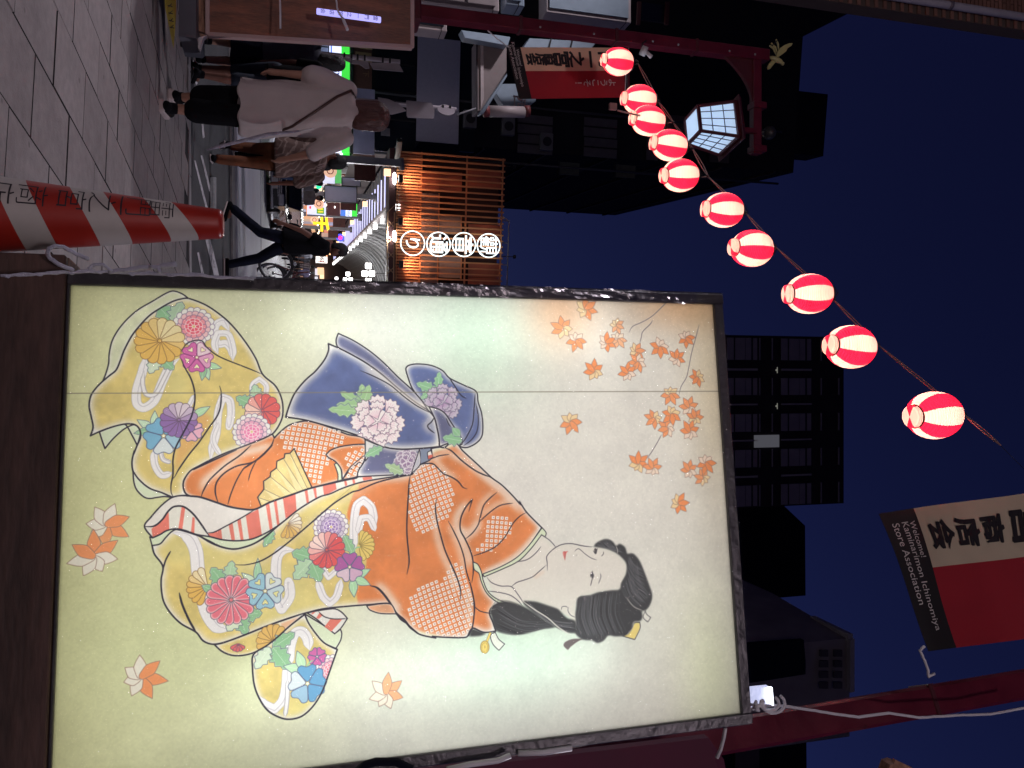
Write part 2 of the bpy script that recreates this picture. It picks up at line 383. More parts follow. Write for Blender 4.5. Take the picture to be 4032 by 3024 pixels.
    def five(t,cx,cy,R,col,ink=(.25,.30,.45),a0=.3,heart=None,fade=None,clip=None):
        c=tp(t,[(cx,cy)])[0]; R=R/_T[t][2]*.57*1.06
        for i in range(5):
            a=a0+i*2*np.pi/5; k=np.array(col)
            if fade is not None: f=max(0,np.cos(a-fade))**1.5*.85; k=k*(1-f)+np.array(WHT)*f
            petal(c,a,R*.12,R,R*.5,k,ink,clip=clip,notch=True,lw=1.5)
            if heart is not None: petal(c+np.array((np.cos(a),np.sin(a)))*R*.15,a,R*.3,R*.62,R*.17,heart,ink,notch=True,clip=clip,lw=1)
        stroke(img,np.array([c,c+.1]),R*.17,(.92,.92,.85),taper=(1,1),clip=clip)
    def peony(t,cx,cy,R,c1,c2,ink,clip=None,seed=3):
        c=tp(t,[(cx,cy)])[0]; R=R/_T[t][2]*.57*1.06; rs=np.random.RandomState(seed)
        def scal(cc,ang,L,w):
            d=np.array((np.cos(ang),np.sin(ang)));nn=np.array((-d[1],d[0])); P=[]
            for u in np.linspace(-1,1,23):
                s=1+.07*np.cos(u*13); P.append(cc+d*L*s*(np.cos(u*1.25)*.55+.5)+nn*w*np.sin(u*1.45)*s)
            P=np.array([cc]+P); fill(img,P,c1,0,clip=clip)
            for u in np.linspace(-.75,.75,7):
                e=cc+d*L*.78*(np.cos(u*1.25)*.55+.5)+nn*w*.85*np.sin(u*1.45)
                stroke(img,np.array([cc+(e-cc)*.25,e]),2.0,c2,clip=clip,taper=(.3,.3))
            stroke(img,np.vstack([P,P[:1]]),1.4,ink,clip=clip,taper=(1,1))
        fill(img,c+np.array([(np.cos(a),np.sin(a)) for a in np.linspace(0,6.28,24)])*R*.5,c1,clip=clip)
        for k,(rad,n,L) in enumerate([(.42,8,.62),(.24,6,.56),(.08,5,.48),(.0,1,.40)]):
            for i in range(n):
                a=i/n*2*np.pi+k*.4; scal(c+R*rad*np.array((np.cos(a),np.sin(a))),a+.15*rs.randn(),R*L,R*L*.55)
    def maple(t,cx,cy,R,rot,pale=0.0,grey=False,yel_=True):
        c=tp(t,[(cx,cy)])[0]; R=R/_T[t][2]*.57*1.05; rs=np.random.RandomState(int(cx*7+cy))
        Ls=[1,.92,.78,.66,.78,.92,.95]
        for i,l in enumerate(Ls):
            a=rot+i*2*np.pi/7+rs.uniform(-.08,.08); l*=rs.uniform(.92,1.08)
            d=np.array((np.cos(a),np.sin(a)));nn=np.array((-d[1],d[0]))
            k=np.array((.90,.49,.27))
            if i in (2,3,4): k=k*(1-.8)+np.array((.88,.82,.62) if yel_ else (.88,.86,.83))*.8
            if grey and i in (2,3,4,5): k=np.array((.88,.86,.82))
            k=k*(1-pale)+np.array((.9,.85,.75))*pale
            prof=[(0,.09),(.3,.20),(.5,.23),(.75,.14),(1,0)]
            P=np.array([c+d*u*R*l+nn*b*R for u,b in prof]+[c+d*u*R*l-nn*b*R for u,b in prof[::-1]])
            P=smooth(P,True,5); fill(img,P,k,2,hcol=k*.6+np.array((.9,.7,.55))*.4); stroke(img,np.vstack([P,P[:1]]),1.0,(.45,.32,.30),taper=(.6,.6))
    def swirl(t,p,w,clip=None,n=2):
        P=smooth(tp(t,p),n=9); stroke(img,P,w+2.0,(.62,.60,.64),clip=clip,taper=(.12,.12)); stroke(img,P,w,(.87,.86,.88),clip=clip,taper=(.1,.1))
        if n>1:
            D=np.gradient(P,axis=0); N=np.c_[-D[:,1],D[:,0]]/(np.linalg.norm(D,axis=1)[:,None]+1e-9)
            u=np.linspace(0,1,len(P)); e=np.minimum(u,1-u).clip(0,.2)/.2
            for s in (-.16,.2)[:n-1+0]: stroke(img,P+N*(w*s*e)[:,None],1.3,(.66,.64,.70),clip=clip)
    def shibori(t,poly,ang,sp=10.6,clip=None):
        P=smooth(tp(t,poly),True); reg=full(fillmask(P)); reg=blur(reg,2)
        c0=P.mean(0); ca,sa=np.cos(ang),np.sin(ang)
        rr=np.abs(P-c0).max()*1.5; n=int(rr/sp)+1
        for i in range(-n,n+1):
            for j in range(-n,n+1):
                u=i*sp+ (j*j*.05);v=j*sp+(i*i*.06)
                x=c0[0]+u*ca-v*sa;y=c0[1]+u*sa+v*ca
                xi,yi=int(x),int(y)
                if not(3<xi<AW-4 and 3<yi<AH-4) or reg[yi,xi]<.45: continue
                h=sp*.33; q=np.array([(-h,-h),(h,-h),(h,h),(-h,h)])@np.array([[ca,sa],[-sa,ca]])+(x,y)
                fill(img,q,(.91,.88,.86)); stroke(img,np.array([(x,y),(x+.8,y)]),2.6,(.55,.42,.42),taper=(1,1))
    # ---------------- trailing hem
    HEM=tp('A',[(1095,165),(1040,125),(965,100),(900,120),(780,190),(660,260),(560,345),(480,440),(425,540),(400,650),(395,730),(370,820),(335,905),(400,840),(460,790),(500,700),(530,620),(600,490),(680,390),(760,310),(850,250),(950,195),(1020,175)])
    F(HEM,cloth((.80,.82,.68)),8,4)
    F(tp('A',[(310,1330),(338,1420),(358,1475),(430,1390),(520,1310),(600,1270),(640,1280),(670,1330),(640,1450),(600,1370),(530,1262),(430,1285)]),PGR,4,4)
    TR=mix(('A',[(1095,165),(1250,225),(1400,330),(1500,430),(1600,560),(1680,690),(1740,830),(1850,930),(1905,1050),(1912,1180),(1880,1270),(1820,1350),(1740,1390),(1560,1460),(1400,1520),(1250,1590)]),
           ('C',[(577,221),(500,300),(485,360),(500,420),(530,445),(460,455),(390,462),(370,455),(300,425),(190,385),(100,310),(50,240),(40,150),(60,60)]),
           ('A',[(610,1520),(638,1450),(668,1380),(665,1320),(640,1280),(600,1262),(530,1262),(430,1285),(330,1320),(232,1364),(255,1290),(240,1200),(222,1100),(240,1010),(290,940),(340,890),(400,840),(460,790),(500,700),(530,620),(600,490),(680,390),(760,310),(850,250),(950,195),(1020,172)]))
    r=fill(img,smooth(TR,True),yel,16); trm=full(r)
    # warm tint between the two long folds and folds with a pale edge
    P=smooth(mix(('A',[(1145,1100),(1120,1180),(1080,1270),(1020,1380),(970,1480),(950,1659)]),('C',[(395,280),(400,300),(447,221)]),('A',[(1090,1530),(1180,1420),(1260,1300),(1300,1200),(1230,1150)])),True)
    fill(img,P,ORA*.5+YEL*.5,10,hcol=YEL,alpha=.75,clip=trm)
    for s in ([('A',[(638,700),(700,900),(640,1050),(680,1130),(780,1110),(860,960),(930,800),(1000,690)])],):
        pass
    swirl('A',[(728,640),(690,800),(640,960),(640,1080),(700,1120),(790,1060),(860,900),(930,760),(1010,690)],17,clip=trm)
    swirl('A',[(705,800),(690,900),(720,1000),(800,1000),(880,860),(960,700)],8,clip=trm,n=1)
    swirl('A',[(1480,710),(1470,620),(1420,560),(1350,560),(1320,470),(1340,390),(1400,360),(1450,450)],15,clip=trm)
    swirl('A',[(1480,700),(1480,600),(1440,480),(1350,470),(1320,560),(1350,650)],13,clip=trm)
    swirl('A',[(1760,1030),(1770,930),(1710,870),(1650,920),(1650,1040)],10,clip=trm)
    swirl('A',[(1280,1580),(1290,1480),(1330,1350),(1350,1150),(1390,1030),(1450,1060),(1460,1180),(1440,1290),(1420,1210)],15,clip=trm)
    swirl('A',[(1370,1540),(1300,1400),(1350,1250)],10,clip=trm)
    swirl('A',[(800,1659),(790,1560),(810,1460)],11,clip=trm); swirl('A',[(1140,1010),(1090,1110),(1040,1170)],9,clip=trm)
    swirl('C',[(230,60),(240,180),(300,270),(385,250)],13,clip=trm); swirl('C',[(290,40),(310,130),(380,160)],8,clip=trm)
    leafshape(tp('A',[(960,370)])[0],(-.9,-1),52,24,clip=trm); leafshape(tp('A',[(960,370)])[0],(.5,-1.3),48,22,col=(.60,.72,.60),clip=trm)
    leafshape(tp('A',[(900,400)])[0],(.6,.5),30,14,clip=trm)
    leafshape(tp('A',[(820,680)])[0],(-.5,1.2),38,17,col=(.75,.82,.72)); leafshape(tp('A',[(860,690)])[0],(.9,.9),34,16)
    dahlia('A',1140,410,158,(.86,.25,.35)); mum('A',842,535,185,(.83,.64,.28),15,fade=(-.9,(.86,.80,.60)),ink=(.45,.30,.15))
    for d,cc in (((1.3,.3),(.6,.8,.6)),((.35,1.2),(.62,.8,.65)),((-.15,1.2),GRN)): leafshape(tp('A',[(1230,740)])[0],d,36,8,col=cc,lobes=False)
    five('A',1165,680,120,(.77,.32,.60),ink=(.45,.15,.40),heart=(.93,.90,.70),fade=-.6)
    leafshape(tp('A',[(1640,1090)])[0],(-1.1,-.55),36,17); leafshape(tp('A',[(1690,1040)])[0],(-.2,-1),32,16,col=(.62,.76,.62))
    mum('A',1735,1145,138,(.83,.30,.30),12,fade=(3.1,(.90,.75,.70)),clip=trm); dahlia('A',1640,1330,148,(.88,.42,.62),clip=trm)
    for d,cc in (((-1.2,-.75),(.7,.82,.7)),((0,-1),(.7,.83,.7)),((-1.3,.25),GRN)): leafshape(tp('A',[(790,1310)])[0],d,40,9,col=cc,lobes=False)
    leafshape(tp('A',[(1110,1200)])[0],(1.2,-.7),44,9,col=(.62,.8,.62),lobes=False)
    five('A',1115,1320,85,(.86,.62,.72),clip=trm); five('A',870,1365,142,(.38,.62,.77),fade=1.3); mum('A',1005,1225,138,(.47,.33,.60),14,fade=(-1.3,(.80,.74,.80)),clip=None)
    stroke(img,np.vstack([smooth(TR,True),smooth(TR,True)[:1]]),4.6,taper=(1,1))
    S('A',[(1025,630),(1080,560),(1160,530),(1215,540),(1250,590),(1330,655),(1420,700),(1560,755),(1660,795),(1740,830)],3.6)
    stroke(img,smooth(mix(('A',[(1025,690),(1060,770),(1110,860),(1140,960),(1145,1060),(1120,1180),(1080,1270),(1020,1380),(970,1480),(950,1580)]),('C',[(398,200),(395,280),(380,350),(380,420),(398,462)]))),4.6)
    stroke(img,smooth(mix(('A',[(1362,930),(1375,980),(1370,1100),(1340,1190),(1270,1290),(1180,1420),(1090,1530),(1000,1659)]),('C',[(415,280),(400,300)]))),4.4)
    F(tp('C',[(48,235),(55,330),(80,400),(140,460),(190,475),(260,465),(320,458),(380,465),(300,425),(190,385),(100,310)]),PGR,5,4)
    # ---------------- orange inner robe
    OR=mix(('C',[(530,447),(500,420),(485,360),(500,300),(560,225),(690,165),(820,110),(950,50)]),('A',[(1130,1659),(1250,1590),(1400,1520),(1560,1460),(1740,1390),(1820,1350),(1837,1384)]),
           ('B',[(120,1110),(200,1050),(330,1015),(430,1030),(550,1070),(700,1130),(860,1175),(862,1340),(800,1440),(790,1500),(650,1530),(620,1540),(400,1600),(230,1659)]),
           ('C',[(1250,520),(1110,590),(1000,585),(880,565),(790,535),(640,485)]))
    F(OR,ora,9,4.4)
    def pale(t,p,w,off,a=.8):
        P=smooth(tp(t,p),n=9); z=full(strokemask(P+np.array(off)*1.0,w,(.1,.1))); z=blur(z,5)
        img[:]=img*(1-(z*a)[...,None])+np.array((.87,.83,.79))*(z*a)[...,None]
    pale('C',[(650,440),(690,340),(800,250),(980,110),(1160,60),(1300,10)],16,(-3,-4))
    pale('C',[(790,300),(900,220),(1060,170)],10,(-6,-2),.5)
    S('C',[(640,465),(660,410),(720,310),(850,190),(980,100),(1080,10)],4.2)
    S('C',[(790,515),(765,420),(780,330),(850,250),(960,190),(1090,160),(1180,100),(1270,10)],4.4)
    S('C',[(875,525),(900,440),(950,320),(1010,220),(1060,175)],3.6); S('C',[(1055,320),(1070,260),(1100,190),(1130,140)],3)
    stroke(img,smooth(tp('A',[(1835,1384),(1810,1450),(1700,1560),(1560,1659)])),3.8)
    shibori('B',[(130,1110),(320,1020),(480,1050),(660,1120),(650,1240),(540,1250),(560,1390),(490,1450),(490,1550),(380,1540),(300,1400),(240,1260),(160,1290)],.2)
    F(tp('B',[(590,1390),(620,1480),(620,1540),(655,1530),(648,1440),(620,1380)]),PGR,0,3)
    F(tp('B',[(518,1310),(560,1270),(640,1240),(760,1222),(860,1218),(862,1340),(790,1390),(720,1450),(658,1528),(650,1440),(600,1370),(540,1335)]),ora,9,4)
    shibori('B',[(700,1310),(850,1265),(850,1340),(760,1500),(700,1490)],.5)
    S('B',[(658,1528),(720,1430),(790,1365),(860,1310)],3)
    # fan
    FAN=tp('C',[(1165,545),(1135,465),(1190,395),(1188,325),(1245,285),(1250,245),(1300,210),(1305,150),(1370,120),(1375,85),(1420,80),(1455,40),(1612,385),(1440,460),(1250,520)])
    fill(img,FAN,cloth((.80,.70,.44)),0); stroke(img,np.vstack([FAN,FAN[:1]]),2.6,taper=(1,1))
    for a,b in (((1135,465),(1250,505)),((1190,395),(1340,468)),((1245,285),(1440,440)),((1303,212),(1485,420)),((1367,135),(1535,408)),((1420,80),(1575,398))):
        fill(img,tp('C',[a,b,(b[0]-60,b[1]+20)]),(.86,.80,.60),alpha=.6); stroke(img,tp('C',[a,b]),2.0)
    # ---------------- outer robe: one garment, yellow below and orange above
    GA=mix(('C',[(210,885),(230,960),(290,1040),(305,1090),(288,1180),(290,1280),(310,1380),(370,1480),(460,1570),(590,1645)]),
        ('F',[(540,560),(620,590),(720,575),(900,510),(1100,430),(1300,360),(1450,315),(1600,280),(1800,260),(2000,245),(2170,238)]),
        ('D',[(570,1590),(610,1645)]),('W',[(878,1350),(903,1372),(940,1381)]),('E',[(0,1240),(100,1248),(295,1248),(330,1190),(360,1168),(450,1205),(555,1195),(530,1120),(500,1040),(520,990),(590,950),(540,920),(480,860),(440,770),(450,700),(600,640),(740,560),(850,450),(962,290),(830,155),(770,60)]),
        ('D',[(1660,640),(1600,570),(1500,470),(1410,405),(1300,300),(1160,170),(1110,108),(1060,98),(1000,142),(960,138),(885,150),(890,195),(855,195),(862,250),(790,290),(740,330),(710,378),(500,385),(240,405),(100,435),(0,465)]),
        ('C',[(1950,350),(1800,405),(1680,460),(1580,515),(1480,580),(1380,660),(1300,725),(1200,810),(1100,870),(1000,905),(900,915),(800,890),(700,840),(600,795),(430,745),(380,765),(330,815),(280,870)]))
    G=smooth(GA,True); gr=fillmask(G); gm=full(gr)
    ob=smooth(mix(('D',[(255,400),(250,490),(200,550),(150,700),(150,760),(240,900),(310,1000),(300,1240),(225,1400),(235,1490),(250,1620)]),('W',[(1500,1500),(1500,800)])),True)
    om=blur(full(fillmask(ob)),1)[...,None]
    col=yel*(1-om)+ora*om
    fill(img,G,col.astype(np.float32),17)
    # pale fold shading
    pale('D',[(1020,200),(900,250),(940,300),(1030,390),(1110,430)],10,(2,-4))
    pale('D',[(1000,150),(1200,260),(1400,420),(1560,560),(1690,720)],14,(-4,3))
    pale('D',[(1240,600),(1150,720),(1130,800),(1165,920),(1230,1080),(1245,1200)],16,(-8,0),.75)
    pale('D',[(1310,790),(1270,870),(1190,930),(1150,860)],22,(-3,-3),.7)
    pale('D',[(930,640),(950,860),(1000,1050),(1090,1250),(1130,1400)],12,(-7,2),.75)
    pale('D',[(1040,800),(1130,1000),(1190,1250)],12,(-4,0),.6)
    pale('D',[(1300,780),(1340,650),(1450,540)],12,(-5,-4),.6); pale('D',[(1320,770),(1450,670),(1590,630)],12,(-2,-6),.6)
    pale('D',[(1840,840),(1700,1000),(1560,1120),(1330,1240)],13,(2,2),.7); pale('D',[(370,1355),(450,1420),(530,1530),(580,1600)],14,(6,-6),.8)
    pale('D',[(690,470),(690,380)],14,(-8,0),.5); pale('D',[(0,460),(200,420),(500,390),(700,385)],12,(0,8),.6)
    pale('E',[(450,1200),(360,1170)],10,(0,-4)); pale('E',[(345,1150),(360,1000),(340,800)],12,(-8,0),.6)
    pale('C',[(940,1055),(1150,1020),(1350,880),(1600,670),(1850,490),(2200,330)],9,(0,5),.45)
    # swirls on the yellow part
    swirl('C',[(400,775),(520,800),(590,920),(610,1100),(640,1300),(690,1480),(780,1600),(900,1620)],25,clip=gm)
    swirl('C',[(1460,930),(1350,930),(1300,1000),(1290,1150),(1300,1350),(1340,1440),(1410,1330),(1400,1200),(1380,1290)],20,clip=gm)
    swirl('C',[(1680,1060),(1750,1165),(1850,1080)],11,clip=gm); swirl('C',[(1650,1180),(1700,1330),(1760,1390),(1820,1330),(1860,1180)],15,clip=gm)
    swirl('C',[(1970,960),(1975,700),(2000,540),(2060,490),(2130,560),(2160,740)],17,clip=gm); swirl('C',[(2160,760),(2110,650),(2040,650),(2010,780)],14,clip=gm)
    # flowers on the sleeve
    leafshape(tp('C',[(1270,760)])[0],(-.6,1),38,13,clip=gm); mum('C',1395,700,112,(.80,.62,.30),9,arc=(-.9,2.1),fade=(-.6,(.86,.84,.80)),ink=(.45,.35,.30))
    dahlia('C',1775,725,140,(.50,.38,.66)); leafshape(tp('C',[(1620,1000)])[0],(-1,-.35),48,24); leafshape(tp('C',[(1600,1020)])[0],(-.9,.9),52,24,col=(.62,.76,.62)); leafshape(tp('C',[(1610,1040)])[0],(.4,1),44,22)
    leafshape(tp('C',[(1890,800)])[0],(.45,1),50,14); mum('C',1735,925,145,(.81,.26,.28),15,fade=(-2.4,(.92,.80,.78)))
    mum('C',2020,890,125,(.83,.72,.36),9,arc=(-1.5,1.4),ink=(.45,.38,.2)); 
    stroke(img,smooth(tp('C',[(1950,960),(1990,910),(2030,900)])),4,(.50,.72,.52)); 
    for d in ((1.2,-.5),(1.3,.6),(.1,1.3)): leafshape(tp('C',[(1960,1170)])[0],d,42,10,col=(.60,.80,.62),lobes=False)
    five('C',1935,1075,115,(.60,.28,.56),a0=-.3,fade=1.7)
    mum('C',690,1240,150,(.83,.64,.28),8,arc=(1.8,4.5),fade=(-1.6,(.88,.84,.72)),ink=(.45,.30,.15)); leafshape(tp('C',[(740,1285)])[0],(-1,-.6),26,9,lobes=False)
    leafshape(tp('C',[(830,1220)])[0],(-.7,-1),42,20); leafshape(tp('C',[(880,1180)])[0],(.15,-1),38,17,col=(.60,.75,.60))
    for d,cc in (((-1,-.9),(.74,.84,.74)),((0,-1),(.55,.75,.6))): leafshape(tp('C',[(1130,1240)])[0],d,44 if d[0] else 58,9,col=cc,lobes=False)
    leafshape(tp('C',[(960,1500)])[0],(1.2,-.05),48,22); leafshape(tp('C',[(960,1490)])[0],(.4,1),46,20); leafshape(tp('C',[(970,1490)])[0],(-.6,.8),40,20,col=(.78,.84,.74))
    mum('C',898,1362,188,(.84,.36,.44),17,tip=(.93,.84,.85)); five('C',1195,1285,138,(.52,.71,.80),heart=(.86,.84,.55),fade=-.5)
    shibori('D',[(760,310),(880,285),(970,340),(1060,410),(1085,560),(1040,740),(960,800),(900,860),(800,890),(720,820),(680,700),(695,500),(720,390)],-.35)
    shibori('D',[(1420,735),(1550,745),(1590,840),(1490,990),(1400,1040),(1250,1085),(1280,1000),(1340,970),(1350,850)],.1)
    shibori('E',[(130,640),(270,600),(300,760),(350,900),(355,1050),(330,1190),(290,1240),(100,1240),(-60,1200),(-190,1100),(-180,900),(-60,760),(100,750)],-.3)
    # outlines and folds
    stroke(img,np.vstack([G,G[:1]]),4.6,taper=(1,1))
    S('D',[(240,440),(100,560),(-40,680)],0.1)
    stroke(img,smooth(mix(('C',[(940,1055),(1030,1055),(1150,1025),(1260,965),(1400,860),(1600,690),(1800,520),(1960,420)]),('D',[(250,515),(400,450),(550,410),(700,385)]))),4.4)
    stroke(img,smooth(mix(('D',[(700,385),(690,440),(682,560),(670,750),(668,900),(680,1050),(685,1150),(665,1250)]))),4.6)
    S('D',[(790,292),(850,280),(900,285),(940,320),(990,370),(1060,400),(1120,440),(1160,490),(1195,502)],4.2)
    S('D',[(860,250),(950,215),(1040,202)],3.4); S('D',[(1000,142),(1060,170),(1150,255),(1280,350),(1410,405)],4.6)
    S('D',[(1210,700),(1225,650),(1240,595),(1180,670),(1140,760),(1135,860),(1175,940),(1220,1040),(1243,1130),(1245,1240),(1232,1325)],4.6)
    S('D',[(1180,940),(1240,890),(1290,820),(1310,750),(1340,650),(1390,590),(1455,535)],3.8); S('D',[(1305,790),(1380,720),(1480,650),(1595,628)],3.6)
    S('D',[(1245,1090),(1350,1055),(1440,1010),(1520,930),(1600,800),(1660,740),(1715,708)],3.6)
    S('D',[(928,590),(918,680),(935,800),(960,900),(1000,1040),(1060,1180),(1110,1300),(1135,1400),(1128,1475)],4.6)
    S('D',[(1030,785),(1080,880),(1130,990),(1165,1100),(1185,1220),(1220,1340),(1245,1450),(1252,1560),(1250,1650)],4.0)
    S('E',[(330,760),(350,850),(370,960),(366,1050),(350,1160),(318,1240)],4.6); S('E',[(370,980),(420,1020),(520,1042)],3)
    stroke(img,smooth(mix(('D',[(345,1350),(400,1365),(450,1410),(510,1490),(570,1590),(640,1650)]),('W',[(885,1358),(905,1373)]))),6.5)
    S('C',[(305,1090),(330,1010),(372,935)],4.6); S('C',[(445,1300),(470,1400),(530,1540),(590,1645)],6); 
    F(tp('D',[(312,1525),(340,1562),(430,1592),(570,1596),(515,1508)]),cloth((.84,.58,.42)),5,3.4)
    # green lining and the striped collar band
    F(tp('C',[(190,810),(215,818),(280,790),(340,755),(420,740),(500,755),(600,790),(720,810),(820,835),(950,845),(1080,830),(1200,780),(1310,715),(1200,810),(1100,870),(1000,905),(900,915),(800,890),(700,840),(600,795),(430,745),(380,765),(330,815),(280,870),(210,885)]),PGR,0,3.4)
    S('C',[(430,745),(520,755),(620,800),(720,860),(820,900),(920,918),(1000,905),(1100,870),(1200,808),(1310,715)],5)
    BAND=mix(('C',[(145,720),(200,640),(290,540),(380,470),(460,450),(560,455),(640,465),(790,515),(880,545),(1000,567),(1110,570),(1250,505),(1440,440),(1600,385),(1860,325),(2000,297)]),('D',[(240,398),(500,378),(700,376)]),
         ('D',[(600,390),(400,420),(250,450),(100,500),(0,545)]),('C',[(1680,460),(1580,515),(1480,580),(1380,660),(1300,720),(1200,780),(1080,830),(950,845),(820,835),(720,810),(600,790),(500,755),(420,740),(340,755),(280,790),(215,818)]))
    B=smooth(BAND,True); bm=full(fill(img,B,cloth((.82,.81,.78),.4),4)); 
    RED=cloth((.82,.38,.33),.8)
    for q in ([(205,740),(217,818),(290,788),(362,749),(357,590),(300,665)],[(470,545),(502,560),(490,640),(475,750),(440,745),(455,650)],[(565,635),(585,645),(580,790),(550,775)],
        [(695,775),(715,815),(825,838),(815,745),(750,770)],[(880,705),(915,688),(935,838),(905,846)],[(955,665),(985,648),(1010,838),(985,845)],[(1030,625),(1140,568),(1170,795),(1060,840)],[(1205,528),(1235,512),(1265,740),(1240,760)],[(1275,500),(1300,490),(1325,705),(1305,720)],[(1355,470),(1465,430),(1475,590),(1380,665)],[(1545,405),(1570,400),(1585,518),(1565,528)],[(1620,390),(1645,380),(1655,478),(1640,485)],[(1705,365),(1815,335),(1825,395),(1715,455)],[(1890,320),(1910,316),(1920,360),(1900,368)],[(1960,305),(1980,300),(1990,340),(1970,348)],[(2050,292),(2130,282),(2140,305),(2060,320)]):
        fill(img,tp('C',q),RED,clip=bm)
    Wp=tp('C',[(145,720),(200,640),(290,540),(380,470),(460,450),(560,455),(640,465),(790,515),(880,545),(1000,567),(1110,572),(1000,640),(850,720),(750,770),(690,775),(640,700),(580,620),(520,565),(470,542),(400,550),(350,590),(300,660),(230,715)])
    Wp=smooth(Wp,True); fill(img,Wp,cloth((.83,.81,.80),.3),3); 
    S('C',[(145,720),(230,715),(300,660),(350,590),(400,548),(470,542),(520,565),(580,620),(640,700),(690,775),(715,808)],5)
    S('C',[(690,775),(750,770),(850,720),(1000,640),(1110,572)],3.6)
    stroke(img,np.vstack([B,B[:1]]),4.4,taper=(1,1)); stroke(img,smooth(tp('C',[(380,470),(460,450),(560,455),(640,465),(790,515),(880,545),(1000,567),(1110,570),(1250,505),(1440,440),(1600,385),(1860,325),(2000,297)])),5.6)
    # ---------------- sash and bow
    SA=tp('B',[(860,1165),(980,1220),(1060,1250),(1180,1262),(1340,1255),(1430,1250),(1430,1350),(1345,1392),(1262,1478),(1100,1487),(790,1502),(800,1450),(850,1370),(862,1300)])
    F(SA,blu2,14,4)
    F(tp('B',[(862,1180),(1020,1248),(960,1280),(900,1320),(862,1365)]),(.80,.80,.80),0,3); leafshape(tp('B',[(1010,1245)])[0],(-1,.5),44,14)
    peony('B',1225,1370,100,(.58,.52,.62),(.42,.26,.46),(.85,.82,.86)); leafshape(tp('B',[(1190,1470)])[0],(-1,-.5),46,15,col=(.58,.70,.52))
    F(tp('B',[(1335,1262),(1342,1390),(1262,1475)]),(.68,.68,.74),4,3)
    fill(img,tp('B',[(1345,1258),(1430,1252),(1430,1350),(1345,1388)]),(.42,.47,.58),0)
    F(tp('B',[(1405,1292),(1436,1275),(1452,1330),(1412,1350)]),(.88,.86,.84),0,2); fill(img,tp('B',[(1410,1318),(1446,1308),(1452,1330),(1412,1350)]),(.80,.33,.28))
    B3=tp('B',[(1275,730),(1240,640),(1220,560),(1245,530),(1320,517),(1440,530),(1540,575),(1600,640),(1720,700),(1832,757),(1850,850),(1880,950),(1890,1060),(1880,1150),(1830,1210),(1750,1248),(1690,1240),(1690,1130),(1620,1060),(1560,980),(1500,920),(1420,890),(1350,830)])
    F(B3,blu,15,4.4); b3=full(fillmask(smooth(B3,True)))
    leafshape(tp('B',[(1480,745)])[0],(-1,-.35),48,17,clip=b3); leafshape(tp('B',[(1500,745)])[0],(.1,-1),44,14); leafshape(tp('B',[(1440,760)])[0],(-.6,.4),30,12,clip=b3)
    peony('B',1545,855,150,(.70,.66,.74),(.60,.38,.62),(.35,.30,.42),clip=b3)
    S('B',[(1600,640),(1640,700),(1700,790),(1745,820)],3.8)
    pale('B',[(1820,780),(1810,950),(1770,1100),(1710,1210)],5,(0,0),.7); S('B',[(1825,770),(1815,900),(1800,1040),(1750,1150),(1705,1215)],3.6); S('B',[(1830,860),(1850,980),(1840,1100),(1790,1180),(1720,1232)],3.2)
    B2=tp('B',[(625,365),(612,310),(632,250),(760,310),(900,400),(1020,500),(1150,630),(1270,740),(1350,830),(1415,925),(1300,850),(1150,730),(1000,600),(860,500),(680,400)])
    F(B2,blu2,10,4.2)
    B4=tp('B',[(1420,890),(1500,910),(1560,950),(1620,1040),(1680,1130),(1708,1180),(1705,1222),(1650,1200),(1590,1210),(1510,1240),(1490,1080),(1465,985)])
    F(B4,blu2,10,4.2); leafshape(tp('B',[(1705,1190)])[0],(-1,-.2),46,18); leafshape(tp('B',[(1690,1150)])[0],(-.6,-.7),28,11,lobes=False)
    S('B',[(1570,990),(1590,1040),(1608,1065)],3)
    B1=tp('B',[(168,980),(200,880),(250,770),(340,660),(430,580),(510,480),(545,400),(545,340),(680,400),(860,500),(1000,600),(1150,730),(1300,850),(1420,930),(1465,985),(1490,1080),(1505,1160),(1510,1240),(1350,1255),(1180,1262),(1060,1250),(980,1220),(860,1165),(700,1110),(500,1050),(330,1005)])
    F(B1,blu,20,5,power=1.2); b1=full(fillmask(smooth(B1,True)))
    pale('B',[(820,575),(1000,680),(1200,830),(1420,960)],14,(3,-8),.75)
    S('B',[(820,575),(930,620),(1080,700),(1200,800),(1310,880),(1420,940)],3.6)
    pale('B',[(1460,990),(1410,1055),(1465,1120)],12,(-6,0),.7); S('B',[(1465,985),(1440,1025),(1408,1055),(1420,1085),(1468,1122)],4)
    for d in ((-1.2,-.75),(-.05,-1),(-1.3,-.05),(.25,-.8)): leafshape(tp('B',[(845,880)])[0],d,60 if d[0]<-.5 else 50,17,col=(.55,.72,.50),clip=b1)
    leafshape(tp('B',[(800,930)])[0],(-1.3,-.1),66,18,col=(.55,.72,.50),clip=b1)
    peony('B',975,1020,205,(.90,.86,.87),(.83,.52,.66),(.42,.32,.42),clip=b1)
    # ---------------- small sleeve below
    Y1=tp('F',[(640,595),(700,650),(780,685),(870,690),(980,665),(1100,600),(1200,520),(1300,430),(1430,320),(1300,362),(1100,432),(900,512),(720,577)])
    F(Y1,yel,8,4.4); y1m=full(fillmask(smooth(Y1,True)))
    fill(img,smooth(tp('F',[(1200,410),(1420,325),(1300,430),(1250,470)]),True),(.86,.62,.50),5,alpha=.8,clip=y1m)
    mum('F',845,585,62,(.80,.30,.32),5,arc=(.5,2.8)); 
    SL=tp('F',[(980,680),(970,800),(985,950),(1030,1070),(1100,1170),(1200,1230),(1290,1248),(1400,1220),(1500,1130),(1580,1000),(1640,840),(1712,638),(1600,580),(1520,490),(1460,400),(1430,330),(1300,430),(1200,520),(1100,600)])
    fill(img,smooth(SL,True),yel,15); sm=full(fillmask(smooth(SL,True)))
